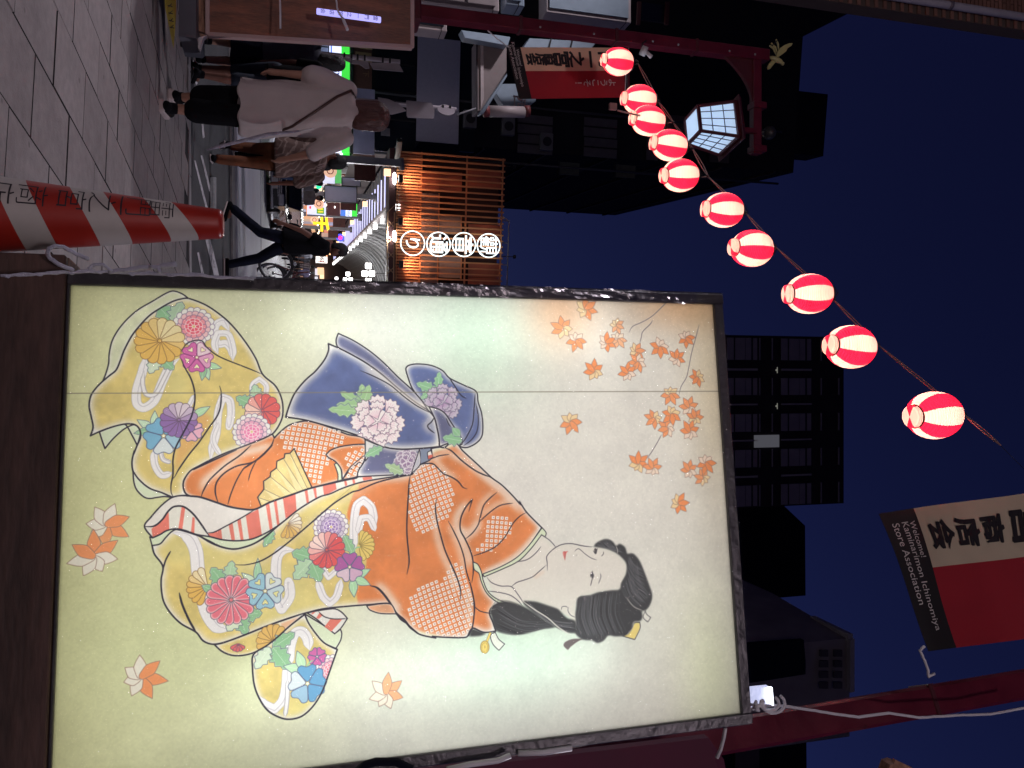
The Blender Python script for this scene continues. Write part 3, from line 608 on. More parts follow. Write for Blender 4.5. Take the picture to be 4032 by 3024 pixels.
    swirl('F',[(1290,780),(1300,620),(1340,500),(1400,480),(1450,540),(1470,640)],20,clip=sm); swirl('F',[(1270,760),(1260,950),(1230,1080),(1160,1160),(1060,1110),(1020,1040)],17,clip=sm); swirl('F',[(1275,900),(1270,1080),(1250,1230)],8,clip=sm,n=1)
    mum('F',1150,560,125,(.82,.64,.32),7,arc=(2.6,5.6),ink=(.45,.32,.18)); leafshape(tp('F',[(1150,620)])[0],(1,-.6),52,20); leafshape(tp('F',[(1150,620)])[0],(.7,1),58,24); leafshape(tp('F',[(1120,620)])[0],(-.7,1),50,20,col=(.76,.83,.74),clip=sm)
    dahlia('F',1650,820,120,(.82,.36,.46),clip=sm); five('F',1535,700,70,(.72,.30,.56),clip=sm)
    for d in ((-1,-.3),(-.35,-1)): leafshape(tp('F',[(1420,820)])[0],d,44,11,col=(.66,.82,.66),lobes=False)
    stroke(img,smooth(tp('F',[(1440,810),(1460,760),(1500,730)])),4,(.50,.72,.52)); five('F',1450,935,142,(.30,.54,.73),a0=.9,fade=3.1)
    stroke(img,np.vstack([smooth(SL,True)]*1+[smooth(SL,True)[:1]]),4.8,taper=(1,1))
    F(tp('F',[(1432,328),(1460,400),(1520,490),(1600,580),(1700,628),(1740,560),(1752,500),(1740,460),(1690,490),(1600,430)]),PGR,5,3.6)
    F(tp('F',[(1450,318),(1560,296),(1690,282),(1750,310),(1802,366),(1745,450),(1690,500),(1600,430),(1530,370)]),cloth((.84,.83,.82),.3),4,3.6)
    fill(img,tp('F',[(1652,372),(1755,376),(1660,482),(1602,438)]),RED); fill(img,tp('F',[(1560,312),(1590,335),(1552,370),(1530,362)]),RED); fill(img,tp('F',[(1500,312),(1525,308),(1500,330),(1482,328)]),RED)
    S('F',[(1550,305),(1600,350),(1680,370),(1800,368)],3)
    # ---------------- collar, skin, face
    SK=tp('E',[(480,720),(450,700),(600,640),(740,590),(850,480),(965,360),(1085,460),(1130,440),(1220,430),(1410,460),(1500,470),(1620,520),(1700,620),(1690,720),(1650,830),(1450,860),(1270,920),(1255,1080),(1255,1120),(1130,1030),(900,935),(800,950),(700,960),(560,930)])
    fill(img,smooth(SK,True),(.83,.80,.77),12,hcol=(.80,.79,.75),alpha=.85)
    fill(img,smooth(tp('E',[(860,700),(980,650),(1010,680),(900,760)]),True),(.84,.72,.64),8,hcol=(.83,.80,.77),alpha=.5)
    F(tp('E',[(965,290),(1000,335),(990,372),(960,352),(870,470),(760,580),(620,650),(455,720),(445,695),(600,632),(740,552),(850,445)]),PGR,0,3)
    F(tp('E',[(360,590),(400,610),(430,670),(450,760),(490,850),(560,910),(660,950),(590,950),(520,905),(470,850),(430,760),(410,690),(370,655)]),PGR,0,3)
    for p,w in (([(480,725),(520,770),(600,800),(690,805),(740,860),(800,950)],2.2),([(490,845),(580,855),(680,880),(740,920),(790,970)],2.2),([(955,455),(900,520),(830,570),(735,590)],2.2),([(1000,618),(940,670),(880,720),(800,750),(740,770),(695,805)],2.2),([(1083,460),(1030,400),(965,358)],2.2),
        ([(1008,665),(1008,600),(1005,540),(1060,480),(1130,440),(1220,430),(1320,450),(1410,460)],2.4),([(1250,500),(1265,480),(1290,477),(1340,520),(1390,555),(1440,572)],1.8),([(1260,540),(1268,525)],1.8),([(1130,1010),(1135,985),(1165,978),(1185,990)],1.6),([(1190,985),(1188,1020),(1210,1055),(1250,1075)],1.6)):
        S('E',p,w,col=(.27,.25,.30))
    fill(img,smooth(tp('E',[(1143,505),(1160,496),(1192,496),(1176,520),(1164,580),(1150,545)]),True),(.80,.40,.38),2,hcol=(.85,.6,.56)); S('E',[(1150,500),(1165,505),(1163,575)],1.6,col=(.62,.16,.18)); S('E',[(1165,505),(1192,496)],1.5,col=(.62,.16,.18))
    fill(img,smooth(tp('E',[(1418,478),(1432,470),(1445,485),(1440,520),(1425,510)]),True),(.22,.2,.22)); S('E',[(1410,490),(1430,520),(1450,470)],2.0,col=(.2,.18,.22)); S('E',[(1500,500),(1500,520),(1482,540)],3,col=(.35,.33,.35))
    fill(img,smooth(tp('E',[(1385,700),(1405,685),(1418,710),(1400,740)]),True),(.2,.19,.22)); S('E',[(1405,670),(1400,740),(1385,800)],3.0,col=(.2,.18,.22)); S('E',[(1405,668),(1388,700),(1385,725)],1.6,col=(.25,.22,.25)); S('E',[(1415,700),(1410,745)],1.3,col=(.4,.36,.38)); S('E',[(1470,690),(1477,720),(1455,780)],3.4,col=(.42,.40,.42))
    # ---------------- hair
    HK=cloth((.115,.115,.135),.4)
    rs=np.random.RandomState(8)
    def hair(t,p,strands):
        P=smooth(tp(t,p),True); r=fillmask(P); 
        soft=full(r); sb=np.clip(blur(soft,2)*1.35-.25,0,1)*.97
        img[:]=img*(1-sb[...,None])+HK*sb[...,None]
        for a,b,c,d in strands:   # flow from curve a-b to curve c-d
            a,b,c,d=[tp(t,[q])[0] for q in (a,b,c,d)]
            for u in np.linspace(0,1,34):
                s=a+(b-a)*u+rs.randn(2)*2; e=c+(d-c)*u+rs.randn(2)*2; mid=(s+e)/2+np.array((-(e-s)[1],(e-s)[0]))*.12
                stroke(img,smooth(np.array([s,mid,e])),rs.uniform(.8,2.0),(.30,.30,.33) if rs.rand()<.7 else (.05,.05,.07),clip=sb,alpha=rs.uniform(.2,.75),taper=(.1,.1))
    hair('E',[(520,1080),(505,1010),(560,950),(650,932),(760,960),(860,1010),(960,1080),(1090,1165),(980,1175),(850,1210),(730,1230),(620,1215),(555,1190),(530,1130)],[((560,960),(570,1190),(1050,1120),(1060,1170))])
    S('E',[(555,1000),(510,1010),(560,935),(660,928),(780,970)],1.5,col=(.45,.45,.42))
    hair('E',[(795,928),(900,935),(1000,965),(1100,1000),(1130,1030),(1180,1080),(1255,1110),(1255,1215),(1190,1210),(1090,1165),(960,1080),(860,1010),(800,960)],[((820,930),(880,1010),(1240,1120),(1240,1210))])
    hair('E',[(345,1168),(450,1205),(485,1212),(420,1238),(318,1245)],[])
    F(tp('E',[(1770,1125),(1815,1120),(1818,1170),(1770,1270),(1665,1240),(1705,1215),(1745,1170)]),(.88,.78,.42),3,2)
    F(tp('E',[(1865,1020),(1880,1055),(1912,1075),(1885,1117),(1845,1075)]),(.84,.83,.80),0,1.6); F(tp('E',[(550,1205),(580,1265),(632,1308),(582,1364),(530,1310),(508,1235)]),(.82,.84,.80),0,1.8)
    stroke(img,tp('E',[(505,1215),(475,1290)]),8,(.45,.36,.18),taper=(1,1)); stroke(img,tp('E',[(505,1215),(475,1290)]),5.5,(.88,.76,.36),taper=(1,1))
    c=tp('E',[(458,1335)])[0]; th=np.linspace(0,2*np.pi,30); El=c+np.c_[np.cos(th)*19,np.sin(th)*26]*.95*.55
    fill(img,El,(.88,.77,.36)); stroke(img,El,1.8,(.45,.34,.16),taper=(1,1)); stroke(img,c+(El-c)*.7,1.1,(.45,.34,.16),taper=(1,1))
    for k in range(8): stroke(img,np.array([c,c+(El[k*29//8]-c)*.7]),1,(.45,.34,.16))
    S('E',[(1300,1262),(1250,1290),(1195,1345)],0.1)
    fill(img,smooth(tp('E',[(1330,1262),(1270,1290),(1210,1335),(1185,1364),(1146,1325),(1160,1290),(1230,1262)]),True),(.30,.26,.27),3,hcol=(.5,.47,.46))
    hair('E',[(1410,460),(1440,420),(1520,388),(1580,408),(1612,455),(1640,430),(1690,460),(1708,520),(1760,515),(1815,575),(1860,680),(1900,790),(1927,880),(1910,960),(1870,1015),(1832,1020),(1840,1070),(1820,1110),(1762,1118),(1745,1180),(1700,1232),(1600,1245),(1540,1235),(1500,1280),(1440,1302),(1400,1280),(1310,1270),(1245,1210),(1255,1140),(1250,1050),(1260,980),(1265,915),(1300,888),(1380,880),(1450,855),(1560,838),(1640,830),(1650,780),(1692,700),(1702,640),(1690,590),(1620,520),(1540,482),(1480,468)],
        [((1270,920),(1640,840),(1290,1250),(1700,1210)),((1650,800),(1800,600),(1800,1000),(1910,900)),((1300,900),(1500,860),(1330,1260),(1560,1240)),((1440,430),(1540,400),(1600,460),(1680,500)),((1700,640),(1720,540),(1880,900),(1840,640))])
    for p in ([(1700,900),(1760,980),(1840,1015)],[(1700,1232),(1750,1170),(1765,1118)],[(1612,455),(1625,490),(1620,520)]): S('E',p,2.0,col=(.55,.53,.52))
    S('E',[(795,935),(900,1010),(1010,1080),(1100,1160),(1200,1225)],2.4,col=(.78,.77,.74))
    for k in range(60):     # soft front hair line
        u=rs.rand(); a=tp('E',[(1270+u*380,915-u*90+rs.uniform(-14,4))])[0]; b=a+np.array((rs.uniform(-4,6),rs.uniform(16,40)))
        stroke(img,np.array([a,b]),1.3,(.2,.2,.22),alpha=.5)
    # ---------------- maple leaves and twigs
    for p,w in (([(985,45),(950,85),(870,160),(800,200),(745,225),(720,265)],3.2),([(875,185),(860,210),(810,260),(800,300),(790,335)],2.6),([(1180,215),(1155,310),(1130,400),(1110,500),(1095,560),(1060,620),(1045,680)],2.4),([(930,935),(900,990),(870,1040),(835,1090)],2.6)):
        S('G',p,w,col=(.46,.42,.45))
    rs=np.random.RandomState(21)
    for i,(x,y,R,pl) in enumerate([(435,110,100,.1),(285,240,95,.15),(640,215,68,.35),(650,310,75,.4),(375,315,85,.1),(570,330,82,0),(765,385,75,.15),(780,460,80,.1),(710,530,80,0),(490,520,90,0),(925,360,92,0),(1095,300,80,0),(1030,435,80,0),(1170,560,75,0),(335,850,95,.1),(990,670,85,.1),(885,830,80,.1),(1110,755,85,.1),(1150,825,80,.05),(970,895,85,.1),(1000,800,90,0),(1115,915,90,0),(775,1125,90,0),(870,1155,80,.1),(1110,1170,80,.1),(1200,1220,75,.15),(1220,1120,88,0),(1040,1385,88,0)]):
        maple('G',x,y,R,rs.uniform(0,6.28),pl,yel_=rs.rand()<.5)
    for x,y,R,rt in ((300,310,160,.6),(215,545,165,-1.6),(545,1425,155,.2)): 
        c=tp('H',[(x,y)])[0]; w=np.exp(-((np.arange(AW)[None]-c[0])**2+(np.arange(AH)[:,None]-c[1])**2)/(2*30**2))[...,None]*.35; img[:]=img*(1-w)+np.array((.80,.82,.62))*w
        maple('H',x,y,R,rt,.08,grey=True)
    maple('W',831,1502,41,-.6,.35,grey=True)
    # seam between the two printed sheets
    P=tp('W',[(130,850),(1600,846)]); stroke(img,P,2.6,(.42,.40,.34),alpha=.75,taper=(1,1))
    img*= (1+noise(31,3,.04)+noise(32,60,.03))[...,None]
    img[:]=img*.80+np.array((.94,.935,.925))*.19
    return np.clip(img,0.02,.97)
TUBE_E=.40; WASH_E=5.2
CONE_B=[40,165,332,462,615,722]; CONE_A=2.75; CONE_TA=1.1; CONE_T0=.045
CONE_T=[('雷',650),('門',560),('一',495),('之',430),('宮',310),('商',170),('店',45)]
LANT_E=.8; LB_E=3.0; ARC_E=520
FLOOD_E=19; PLAZA_E=900; ROAD_E=2900
AMB1=1500; EAVE=8
# ================================================================ materials
M_slab=mat('pale_granite_slab',(.39,.345,.33),.60,var=.16,scale=24,bump=.3,bscale=120,rnd=.11,detail=8,wpos=True,blotch=.26)
M_joint=mat('dark_joint_bed',(.03,.027,.028),.9)
M_asph=mat('asphalt',(.055,.055,.06),.75,var=.3,scale=3,bump=.5,bscale=90)
M_plaza=mat('grey_street_paving',(.30,.30,.33),.6,var=.12,scale=2,bump=.2,bscale=60)
M_kerb=mat('kerb_stone',(.30,.28,.28),.8,var=.2,scale=6)
M_red=mat('red_painted_steel',(.125,.008,.020),.36,var=.22,scale=7,coat=.2,bump=.08,bscale=30,blotch=.25)
M_redd=mat('dark_red_painted_board',(.075,.008,.015),.5)
M_white=mat('white_paint',(.62,.58,.58),.5,var=.08)
M_grey=mat('grey_painted_steel',(.30,.30,.31),.5,var=.1)
M_dark=mat('black_metal',(.02,.02,.022),.45)
M_frame=mat('dark_anodised_frame',(.075,.07,.08),.35,metal=.4,var=.15,scale=14,bump=.15,bscale=60)
M_frame2=mat('frame_side',(.30,.28,.31),.45,metal=.3)
M_cable=mat('white_cable_sheath',(.72,.70,.74),.45,var=.05)
M_rope=mat('twisted_white_plastic_tie',(.42,.42,.52),.3,var=.15,scale=30,bump=.4,bscale=90,coat=.5)
M_skin=mat('skin',(.36,.19,.13),.55,var=.08,scale=20)
M_skin2=mat('tanned_skin',(.20,.085,.055),.55,var=.08,scale=20)
M_hairb=mat('brown_hair',(.075,.024,.018),.45,var=.35,scale=60,bump=.6,bscale=120,stretch=(1,1,.08))
M_hair=mat('black_hair',(.008,.008,.009),.6,var=.3,scale=60,bump=.5,bscale=120)
M_shirt=mat('off_white_linen',(.50,.43,.41),.85,var=.1,scale=5,bump=.35,bscale=14)
M_blackc=mat('black_cloth',(.006,.006,.008),.95,spec=.1,var=.3,scale=8,bump=.3,bscale=20)
M_navy=mat('navy_cloth',(.010,.012,.024),.9,spec=.1,var=.3,scale=8,bump=.3,bscale=20)
M_leather=mat('brown_leather',(.06,.025,.018),.5)
M_sole=mat('pale_rubber_sole',(.55,.46,.44),.7)
M_orangep=mat('rust_orange_trousers',(.17,.055,.02),.85,var=.35,scale=9,bump=.4,bscale=16)
M_glassd=mat('dark_window_glass',(.02,.025,.035),.08,var=.03)
M_plast=mat('grey_plastic',(.35,.35,.38),.4)
def wood(name,col,sc=6,rough=.5,st=(1,1,9),coat=0,rnd=.12):
    m=bpy.data.materials.new(name); m.use_nodes=True; nt=m.node_tree; N=nt.nodes; L=nt.links; b=N['Principled BSDF']
    tc=N.new('ShaderNodeTexCoord'); mp=N.new('ShaderNodeMapping'); mp.inputs['Scale'].default_value=st; L.new(tc.outputs['Object'],mp.inputs[0])
    nz=N.new('ShaderNodeTexNoise'); nz.inputs['Scale'].default_value=sc*.35; nz.inputs['Detail'].default_value=3; L.new(mp.outputs[0],nz.inputs['Vector'])
    ml=N.new('ShaderNodeMath'); ml.operation='MULTIPLY'; ml.inputs[1].default_value=22; L.new(nz.outputs[0],ml.inputs[0])
    sn=N.new('ShaderNodeMath'); sn.operation='SINE'; L.new(ml.outputs[0],sn.inputs[0])
    n2=N.new('ShaderNodeTexNoise'); n2.inputs['Scale'].default_value=sc*6; n2.inputs['Detail'].default_value=6; L.new(mp.outputs[0],n2.inputs['Vector'])
    ad=N.new('ShaderNodeMath'); ad.operation='MULTIPLY_ADD'; ad.inputs[1].default_value=.22; ad.inputs[2].default_value=.3; L.new(sn.outputs[0],ad.inputs[0])
    a2=N.new('ShaderNodeMath'); a2.operation='ADD'; L.new(ad.outputs[0],a2.inputs[0]); L.new(n2.outputs[0],a2.inputs[1])
    sc_=N.new('ShaderNodeVectorMath'); sc_.operation='SCALE'; sc_.inputs[0].default_value=col; L.new(a2.outputs[0],sc_.inputs['Scale']); L.new(sc_.outputs[0],b.inputs['Base Color'])
    b.inputs['Roughness'].default_value=rough; b.inputs['Coat Weight'].default_value=coat
    bp=N.new('ShaderNodeBump'); bp.inputs['Strength'].default_value=.15; bp.inputs['Distance'].default_value=.01; L.new(a2.outputs[0],bp.inputs['Height']); L.new(bp.outputs[0],b.inputs['Normal'])
    return m
M_wood=wood('dark_brown_timber',(.085,.045,.036),3.2,.6,(1,1,5))
M_ply=wood('brown_plywood',(.24,.075,.035),3,.5,(6,6,1))
M_raw=wood('raw_edge_timber',(.42,.22,.14),8,.6,(1,6,6))
def rmat(name,col,rough=.6,**k): return mat(name,col,rough,**k)

# ================================================================ ground
gr=MB(); gr.add([(-300,-60,-.02),(300,-60,-.02),(300,600,-.02),(-300,600,-.02)],[(0,1,2,3)]); gr.build('ground',M_asph,kind='structure')
KERB=lambda x:8.0+.04*(x+2)
SWZ=lambda y:.28-.021*y
road=MB(); road.add([(-60,KERB(-60)-.3,0),(60,KERB(60)-.3,0),(60,21,0),(-60,7,0)],[(0,1,2,3)])
road=road.build('road',M_asph,kind='structure')
# worn white road paint, one marking each
def worn(name,col,amt=.5):
    m=mat(name,col,.7,var=.25,scale=4); nt=m.node_tree;N=nt.nodes;L=nt.links;b=N['Principled BSDF']
    nz=N.new('ShaderNodeTexNoise'); nz.inputs['Scale'].default_value=9; nz.inputs['Detail'].default_value=8; nz.inputs['Roughness'].default_value=.75
    tc=N.new('ShaderNodeTexCoord'); L.new(tc.outputs['Object'],nz.inputs['Vector'])
    r=N.new('ShaderNodeMapRange'); r.inputs['From Min'].default_value=amt-.06; r.inputs['From Max'].default_value=amt+.06; L.new(nz.outputs[0],r.inputs[0])
    mx=N.new('ShaderNodeMix'); mx.data_type='RGBA'; mx.inputs['A'].default_value=(.055,.055,.06,1); L.new(r.outputs[0],mx.inputs['Factor'])
    src=b.inputs['Base Color'].links[0].from_socket; L.new(src,mx.inputs['B']); L.new(mx.outputs['Result'],b.inputs['Base Color']); return m
M_paint=worn('worn_white_road_paint',(.55,.53,.55),.44)
for q in ([(764,632),(770,632),(823,838),(815,842)],[(790,612),(797,612),(832,752),(824,754)],[(776,995),(783,993),(806,1092),(797,1096)],[(806,932),(826,932),(866,1096),(846,1100)],
          [(764,812),(772,812),(781,840),(772,842)],[(772,168),(781,165),(800,245),(792,250)],[(755,240),(764,236),(778,330),(771,335)],[(786,420),(793,420),(806,540),(799,545)]):
    m=MB(); m.add([G(x,y,.005) for x,y in q],[(0,1,2,3)]); m.build('road_marking',M_paint,road)
# steel drain grate set in the road
g=thing('drain_grate','steel drain grate strip set across the dark road','drain grate',G(838,760,.0))
m=MB()
a,b_,c_,d_=G(829,700,.012),G(829,822,.012),G(850,822,.012),G(850,700,.012)
m.bar(a,b_,.03,.01); m.build('rim',M_grey,g); m=MB(); m.bar(d_,c_,.03,.01); m.build('rim',M_grey,g)
m=MB()
for i in range(26):
    t=i/25; m.bar(a.lerp(b_,t),d_.lerp(c_,t),.012,.008)
m.build('grille',M_grey,g)
# sidewalk: bed and single slabs
sw=MB()
xs=[-12,-8,-4,0,4,8,12]
sw.add([(x,y,SWZ(y)-.012) for x in xs for y in (-4,KERB(x)-.16)],[(2*i,2*i+2,2*i+3,2*i+1) for i in range(len(xs)-1)])
sidewalk=sw.build('sidewalk',M_joint,kind='structure')
k=MB()
for x in range(-12,12): 
    a=Vector((x+.01,KERB(x)-.16,0));b=Vector((x+.99,KERB(x+1)-.16,0)); e=Vector((0,.15,0)); z=Vector((0,0,SWZ(KERB(x))))
    kk=MB().hexa([a-ZZ*.05,b-ZZ*.05,b+e-ZZ*.05,a+e-ZZ*.05,a+z,b+z,b+e+z,a+e+z]); kk.build('kerb_stone',M_kerb,sidewalk)
DD=Vector((.163,.987,0)).normalized(); NN=Vector((.987,-.163,0)).normalized()
rows=[-1.06-.33*0]; rows=[-1.06+.33*i for i in range(12,-1,-1)]+[-1.39,-1.723,-2.06,-2.362,-2.662]+[-2.97-.325*i for i in range(20)]
slab_me={}
def slabmesh(w):
    w=round(w,3)
    if w not in slab_me:
        m=MB(); m.box((0,0,-.015),(w-.011,.449,.030)); m.m=[1,0,1,1,1,1]; slab_me[w]=m.mesh('slab',[M_slab,M_joint])
    return slab_me[w]
cand=[];rest=MB()
for i in range(len(rows)-1):
    n1,n0=rows[i],rows[i+1]; w=n1-n0; idx=i-13  # row below -1.06 has index 0 -> offset 2.72
    off=2.72 if (i%2==0) else 2.955
    for j in range(-8,16):
        c=NN*((n0+n1)/2)+DD*(off+.46*j+.23)
        if c.y>KERB(c.x)-.36 or c.y<.9 or abs(c.x)>9: continue
        c.z=SWZ(c.y)
        v=c-Vector((0,0,CAMZ)); zc=v.dot(_F); 
        vis=False
        if zc>.3:
            py=1512+FPX*v.x/zc; px=2016+FPX*v.dot(_U)/zc; vis=-60<px<4100 and -60<py<1120
            s=.4*FPX/zc
        cand.append((0 if vis else 1,zc,c,w))
cand.sort(key=lambda q:(q[0],q[1]))
Rz=Matrix.Rotation(-math.atan2(.163,.987),4,'Z'); Rx=Matrix.Rotation(-.021,4,'X')
for q,(f_,zc,c,w) in enumerate(cand):
    dz=random.uniform(-.0015,.0015)
    if q<290 and f_==0:
        o=link('slab',slabmesh(w),sidewalk,local=True); o.matrix_world=Matrix.Translation(c+ZZ*dz)@Rz@Rx
    else:
        Mx=Matrix.Translation(c+ZZ*dz)@Rz@Rx
        ww=w/2-.005; rest.hexa([Mx@Vector(p) for p in ((-ww,-.225,-.03),(ww,-.225,-.03),(ww,.225,-.03),(-ww,.225,-.03),(-ww,-.225,0),(ww,-.225,0),(ww,.225,0),(-ww,.225,0))])
rest.build('slab_field',M_slab,sidewalk,kind='stuff')
# far street floor under the arcade, three tones of paving
for nm,s0,s1,z,mt in (('street_gutter',13.6,14.2,.03,M_kerb),('street_apron',14.2,21.5,.06,mat('grey_block_paving',(.36,.36,.42),.6,var=.12,scale=2)),('street_paving',21.5,140,.075,M_plaza)):
    m=MB(); m.hexa([Q(-60,s0,-.02),Q(60,s0,-.02),Q(60,s1,-.02),Q(-60,s1,-.02),Q(-60,s0,z),Q(60,s0,z),Q(60,s1,z),Q(-60,s1,z)]); m.build(nm,mt,kind='structure')

# ================================================================ light box with the printed picture
KP=1.6; PO=Vector((-.2064,1.784,.700)); PU=Vector((.99147,-.13016,0)).normalized(); PN=Vector((-.13016,-.99147,0)).normalized()
PW,PH=1.0126,1.490
def LP(a,b,c=0.0): return PO+PU*a+ZZ*b+PN*c
PAX=(PU,PN,ZZ)
t=thing('lightbox_panel','lit light box printed with a woman in orange and yellow kimono, wrapped in clear film','light box',LP(PW/2,0,-.06))
fw=.026
def rail(a0,b0,a1,b1,mt=M_frame): 
    m=MB(); m.box(LP((a0+a1)/2,(b0+b1)/2,-.055),(a1-a0,.12,b1-b0),PAX); return m.build('frame_rail',mt,t,bevel=.002)
rail(-fw,-.006,0,PH+fw+.002); rail(PW,-.006,PW+fw,PH+fw+.002); rail(0,PH,PW,PH+fw); rail(0,-.006,PW,0)
m=MB(); m.box(LP(PW/2,PH/2,-.112),(PW-.002,.006,PH),PAX); m.build('back_panel',mat('white_reflector_board',(.8,.8,.8),.7,var=.02),t)
for (a0,b0,a1,b1) in ((.0005,.0005,.003,PH-.001),(PW-.003,.0005,PW-.0005,PH-.001),(.004,.0005,PW-.004,.003),(.004,PH-.003,PW-.004,PH-.0005)):  # unseen white liners added to bounce light to the print edges
    m=MB(); m.box(LP((a0+a1)/2,(b0+b1)/2,-.058),(a1-a0,.100,b1-b0),PAX); m.build('bounce_liner',bpy.data.materials['white_reflector_board'],t)
# the print: an image drawn by this script, on a translucent sheet
_art=make_art(); _img=bpy.data.images.new('woman_print',AW,AH); _b=np.ones((AH,AW,4),np.float32); _b[...,:3]=_art; _img.pixels.foreach_set(np.ascontiguousarray(_b[::-1]).ravel()); _img.update(); _img.pack()
def printmat(name,img,glossy=False):
    m=bpy.data.materials.new(name); m.use_nodes=True; nt=m.node_tree;N=nt.nodes;L=nt.links
    N.remove(N['Principled BSDF']); out=N['Material Output']; im=N.new('ShaderNodeTexImage'); im.image=img; im.extension='EXTEND'
    tr=N.new('ShaderNodeBsdfTranslucent'); df=N.new('ShaderNodeBsdfDiffuse'); mx=N.new('ShaderNodeMixShader'); mx.inputs[0].default_value=.25
    L.new(im.outputs[0],tr.inputs[0]); L.new(im.outputs[0],df.inputs[0]); L.new(tr.outputs[0],mx.inputs[1]); L.new(df.outputs[0],mx.inputs[2]); L.new(mx.outputs[0],out.inputs[0]); return m
me=bpy.data.meshes.new('print_sheet'); me.from_pydata([LP(0,0,-.004),LP(PW,0,-.004),LP(PW,PH,-.004),LP(0,PH,-.004)],[],[(0,1,2,3)])
uv=me.uv_layers.new(name='UVMap')   # image columns run up the sheet, rows run left to right
for i,(u,v) in enumerate([(0,1),(0,0),(1,0),(1,1)]): uv.data[i].uv=(u,v)
me.materials.append(printmat('backlit_print',_img)); link('print_sheet',me,t)
# fluorescent tubes inside the box
for a,b0,b1 in ((.08,.42,1.22),(.42,.30,.62),(.84,.32,1.16)):
    m=MB(); m.tube([LP(a,b0,-.085),LP(a,b1,-.085)],.013,8); m.build('fluorescent_tube',glow('tube_glow',(.95,1,.97),.8),t,smooth=True)
    ld=bpy.data.lights.new('tube_light','AREA'); ld.shape='RECTANGLE'; ld.size=b1-b0; ld.size_y=.10; ld.energy=TUBE_E*(b1-b0); ld.color=(.94,1,.97)
    lo=bpy.data.objects.new('tube_light',ld); COL.objects.link(lo); lo.parent=t; c=LP(a,(b0+b1)/2,-.07)
    Zl=-PN; Xl=ZZ; Yl=Zl.cross(Xl); lo.matrix_basis=Matrix.Translation(-wloc(t))@Matrix(((Xl.x,Yl.x,Zl.x,c.x),(Xl.y,Yl.y,Zl.y,c.y),(Xl.z,Yl.z,Zl.z,c.z),(0,0,0,1)))
for (a,b) in ((.25,.25),(.25,1.2),(.6,.25),(.6,.75),(.6,1.2),(.5,.9),(.9,.15),(.9,1.38),(.12,.15),(.12,1.38)):
    pass
ld=bpy.data.lights.new('panel_wash','AREA'); ld.shape='RECTANGLE'; ld.size=PH*.96; ld.size_y=PW*.96; ld.energy=WASH_E; ld.color=(1,.98,.92)  # unseen area light washing the print evenly from behind
lo=bpy.data.objects.new('panel_wash_light',ld); COL.objects.link(lo); lo.parent=t; c=LP(PW/2,PH/2,-.105); Zl=-PN; Xl=ZZ; Yl=Zl.cross(Xl); lo.matrix_basis=Matrix.Translation(-wloc(t))@Matrix(((Xl.x,Yl.x,Zl.x,c.x),(Xl.y,Yl.y,Zl.y,c.y),(Xl.z,Yl.z,Zl.z,c.z),(0,0,0,1)))
# clear film wrapped round the front
def filmmat():
    m=bpy.data.materials.new('clear_film'); m.use_nodes=True; nt=m.node_tree;N=nt.nodes;L=nt.links; N.remove(N['Principled BSDF']); out=N['Material Output']
    tr=N.new('ShaderNodeBsdfTransparent'); gl=N.new('ShaderNodeBsdfGlossy'); gl.inputs['Roughness'].default_value=.06; fr=N.new('ShaderNodeFresnel'); fr.inputs[0].default_value=1.45
    mx=N.new('ShaderNodeMixShader'); tc=N.new('ShaderNodeTexCoord'); mp=N.new('ShaderNodeMapping'); mp.inputs['Scale'].default_value=(3,3,1.0); L.new(tc.outputs['Object'],mp.inputs[0])
    nz=N.new('ShaderNodeTexNoise'); nz.inputs['Scale'].default_value=7; nz.inputs['Detail'].default_value=7; nz.inputs['Roughness'].default_value=.72; nz.inputs['Distortion'].default_value=2.2; L.new(mp.outputs[0],nz.inputs['Vector'])
    bp=N.new('ShaderNodeBump'); bp.inputs['Strength'].default_value=.5; bp.inputs['Distance'].default_value=.02; L.new(nz.outputs[0],bp.inputs['Height'])
    L.new(bp.outputs[0],gl.inputs['Normal']); L.new(bp.outputs[0],fr.inputs['Normal']); L.new(fr.outputs[0],mx.inputs[0]); L.new(tr.outputs[0],mx.inputs[1]); L.new(gl.outputs[0],mx.inputs[2]); L.new(mx.outputs[0],out.inputs[0]); return m
M_film=filmmat()
m=MB(); m.add([LP(-fw-.003,.01,.006),LP(PW+fw+.003,.01,.006),LP(PW+fw+.003,PH+fw+.004,.006),LP(-fw-.003,PH+fw+.004,.006),LP(-fw-.003,.01,-.11),LP(-fw-.003,PH+fw+.004,-.11)],[(0,1,2,3),(0,3,5,4)]); m.build('clear_film',M_film,t)
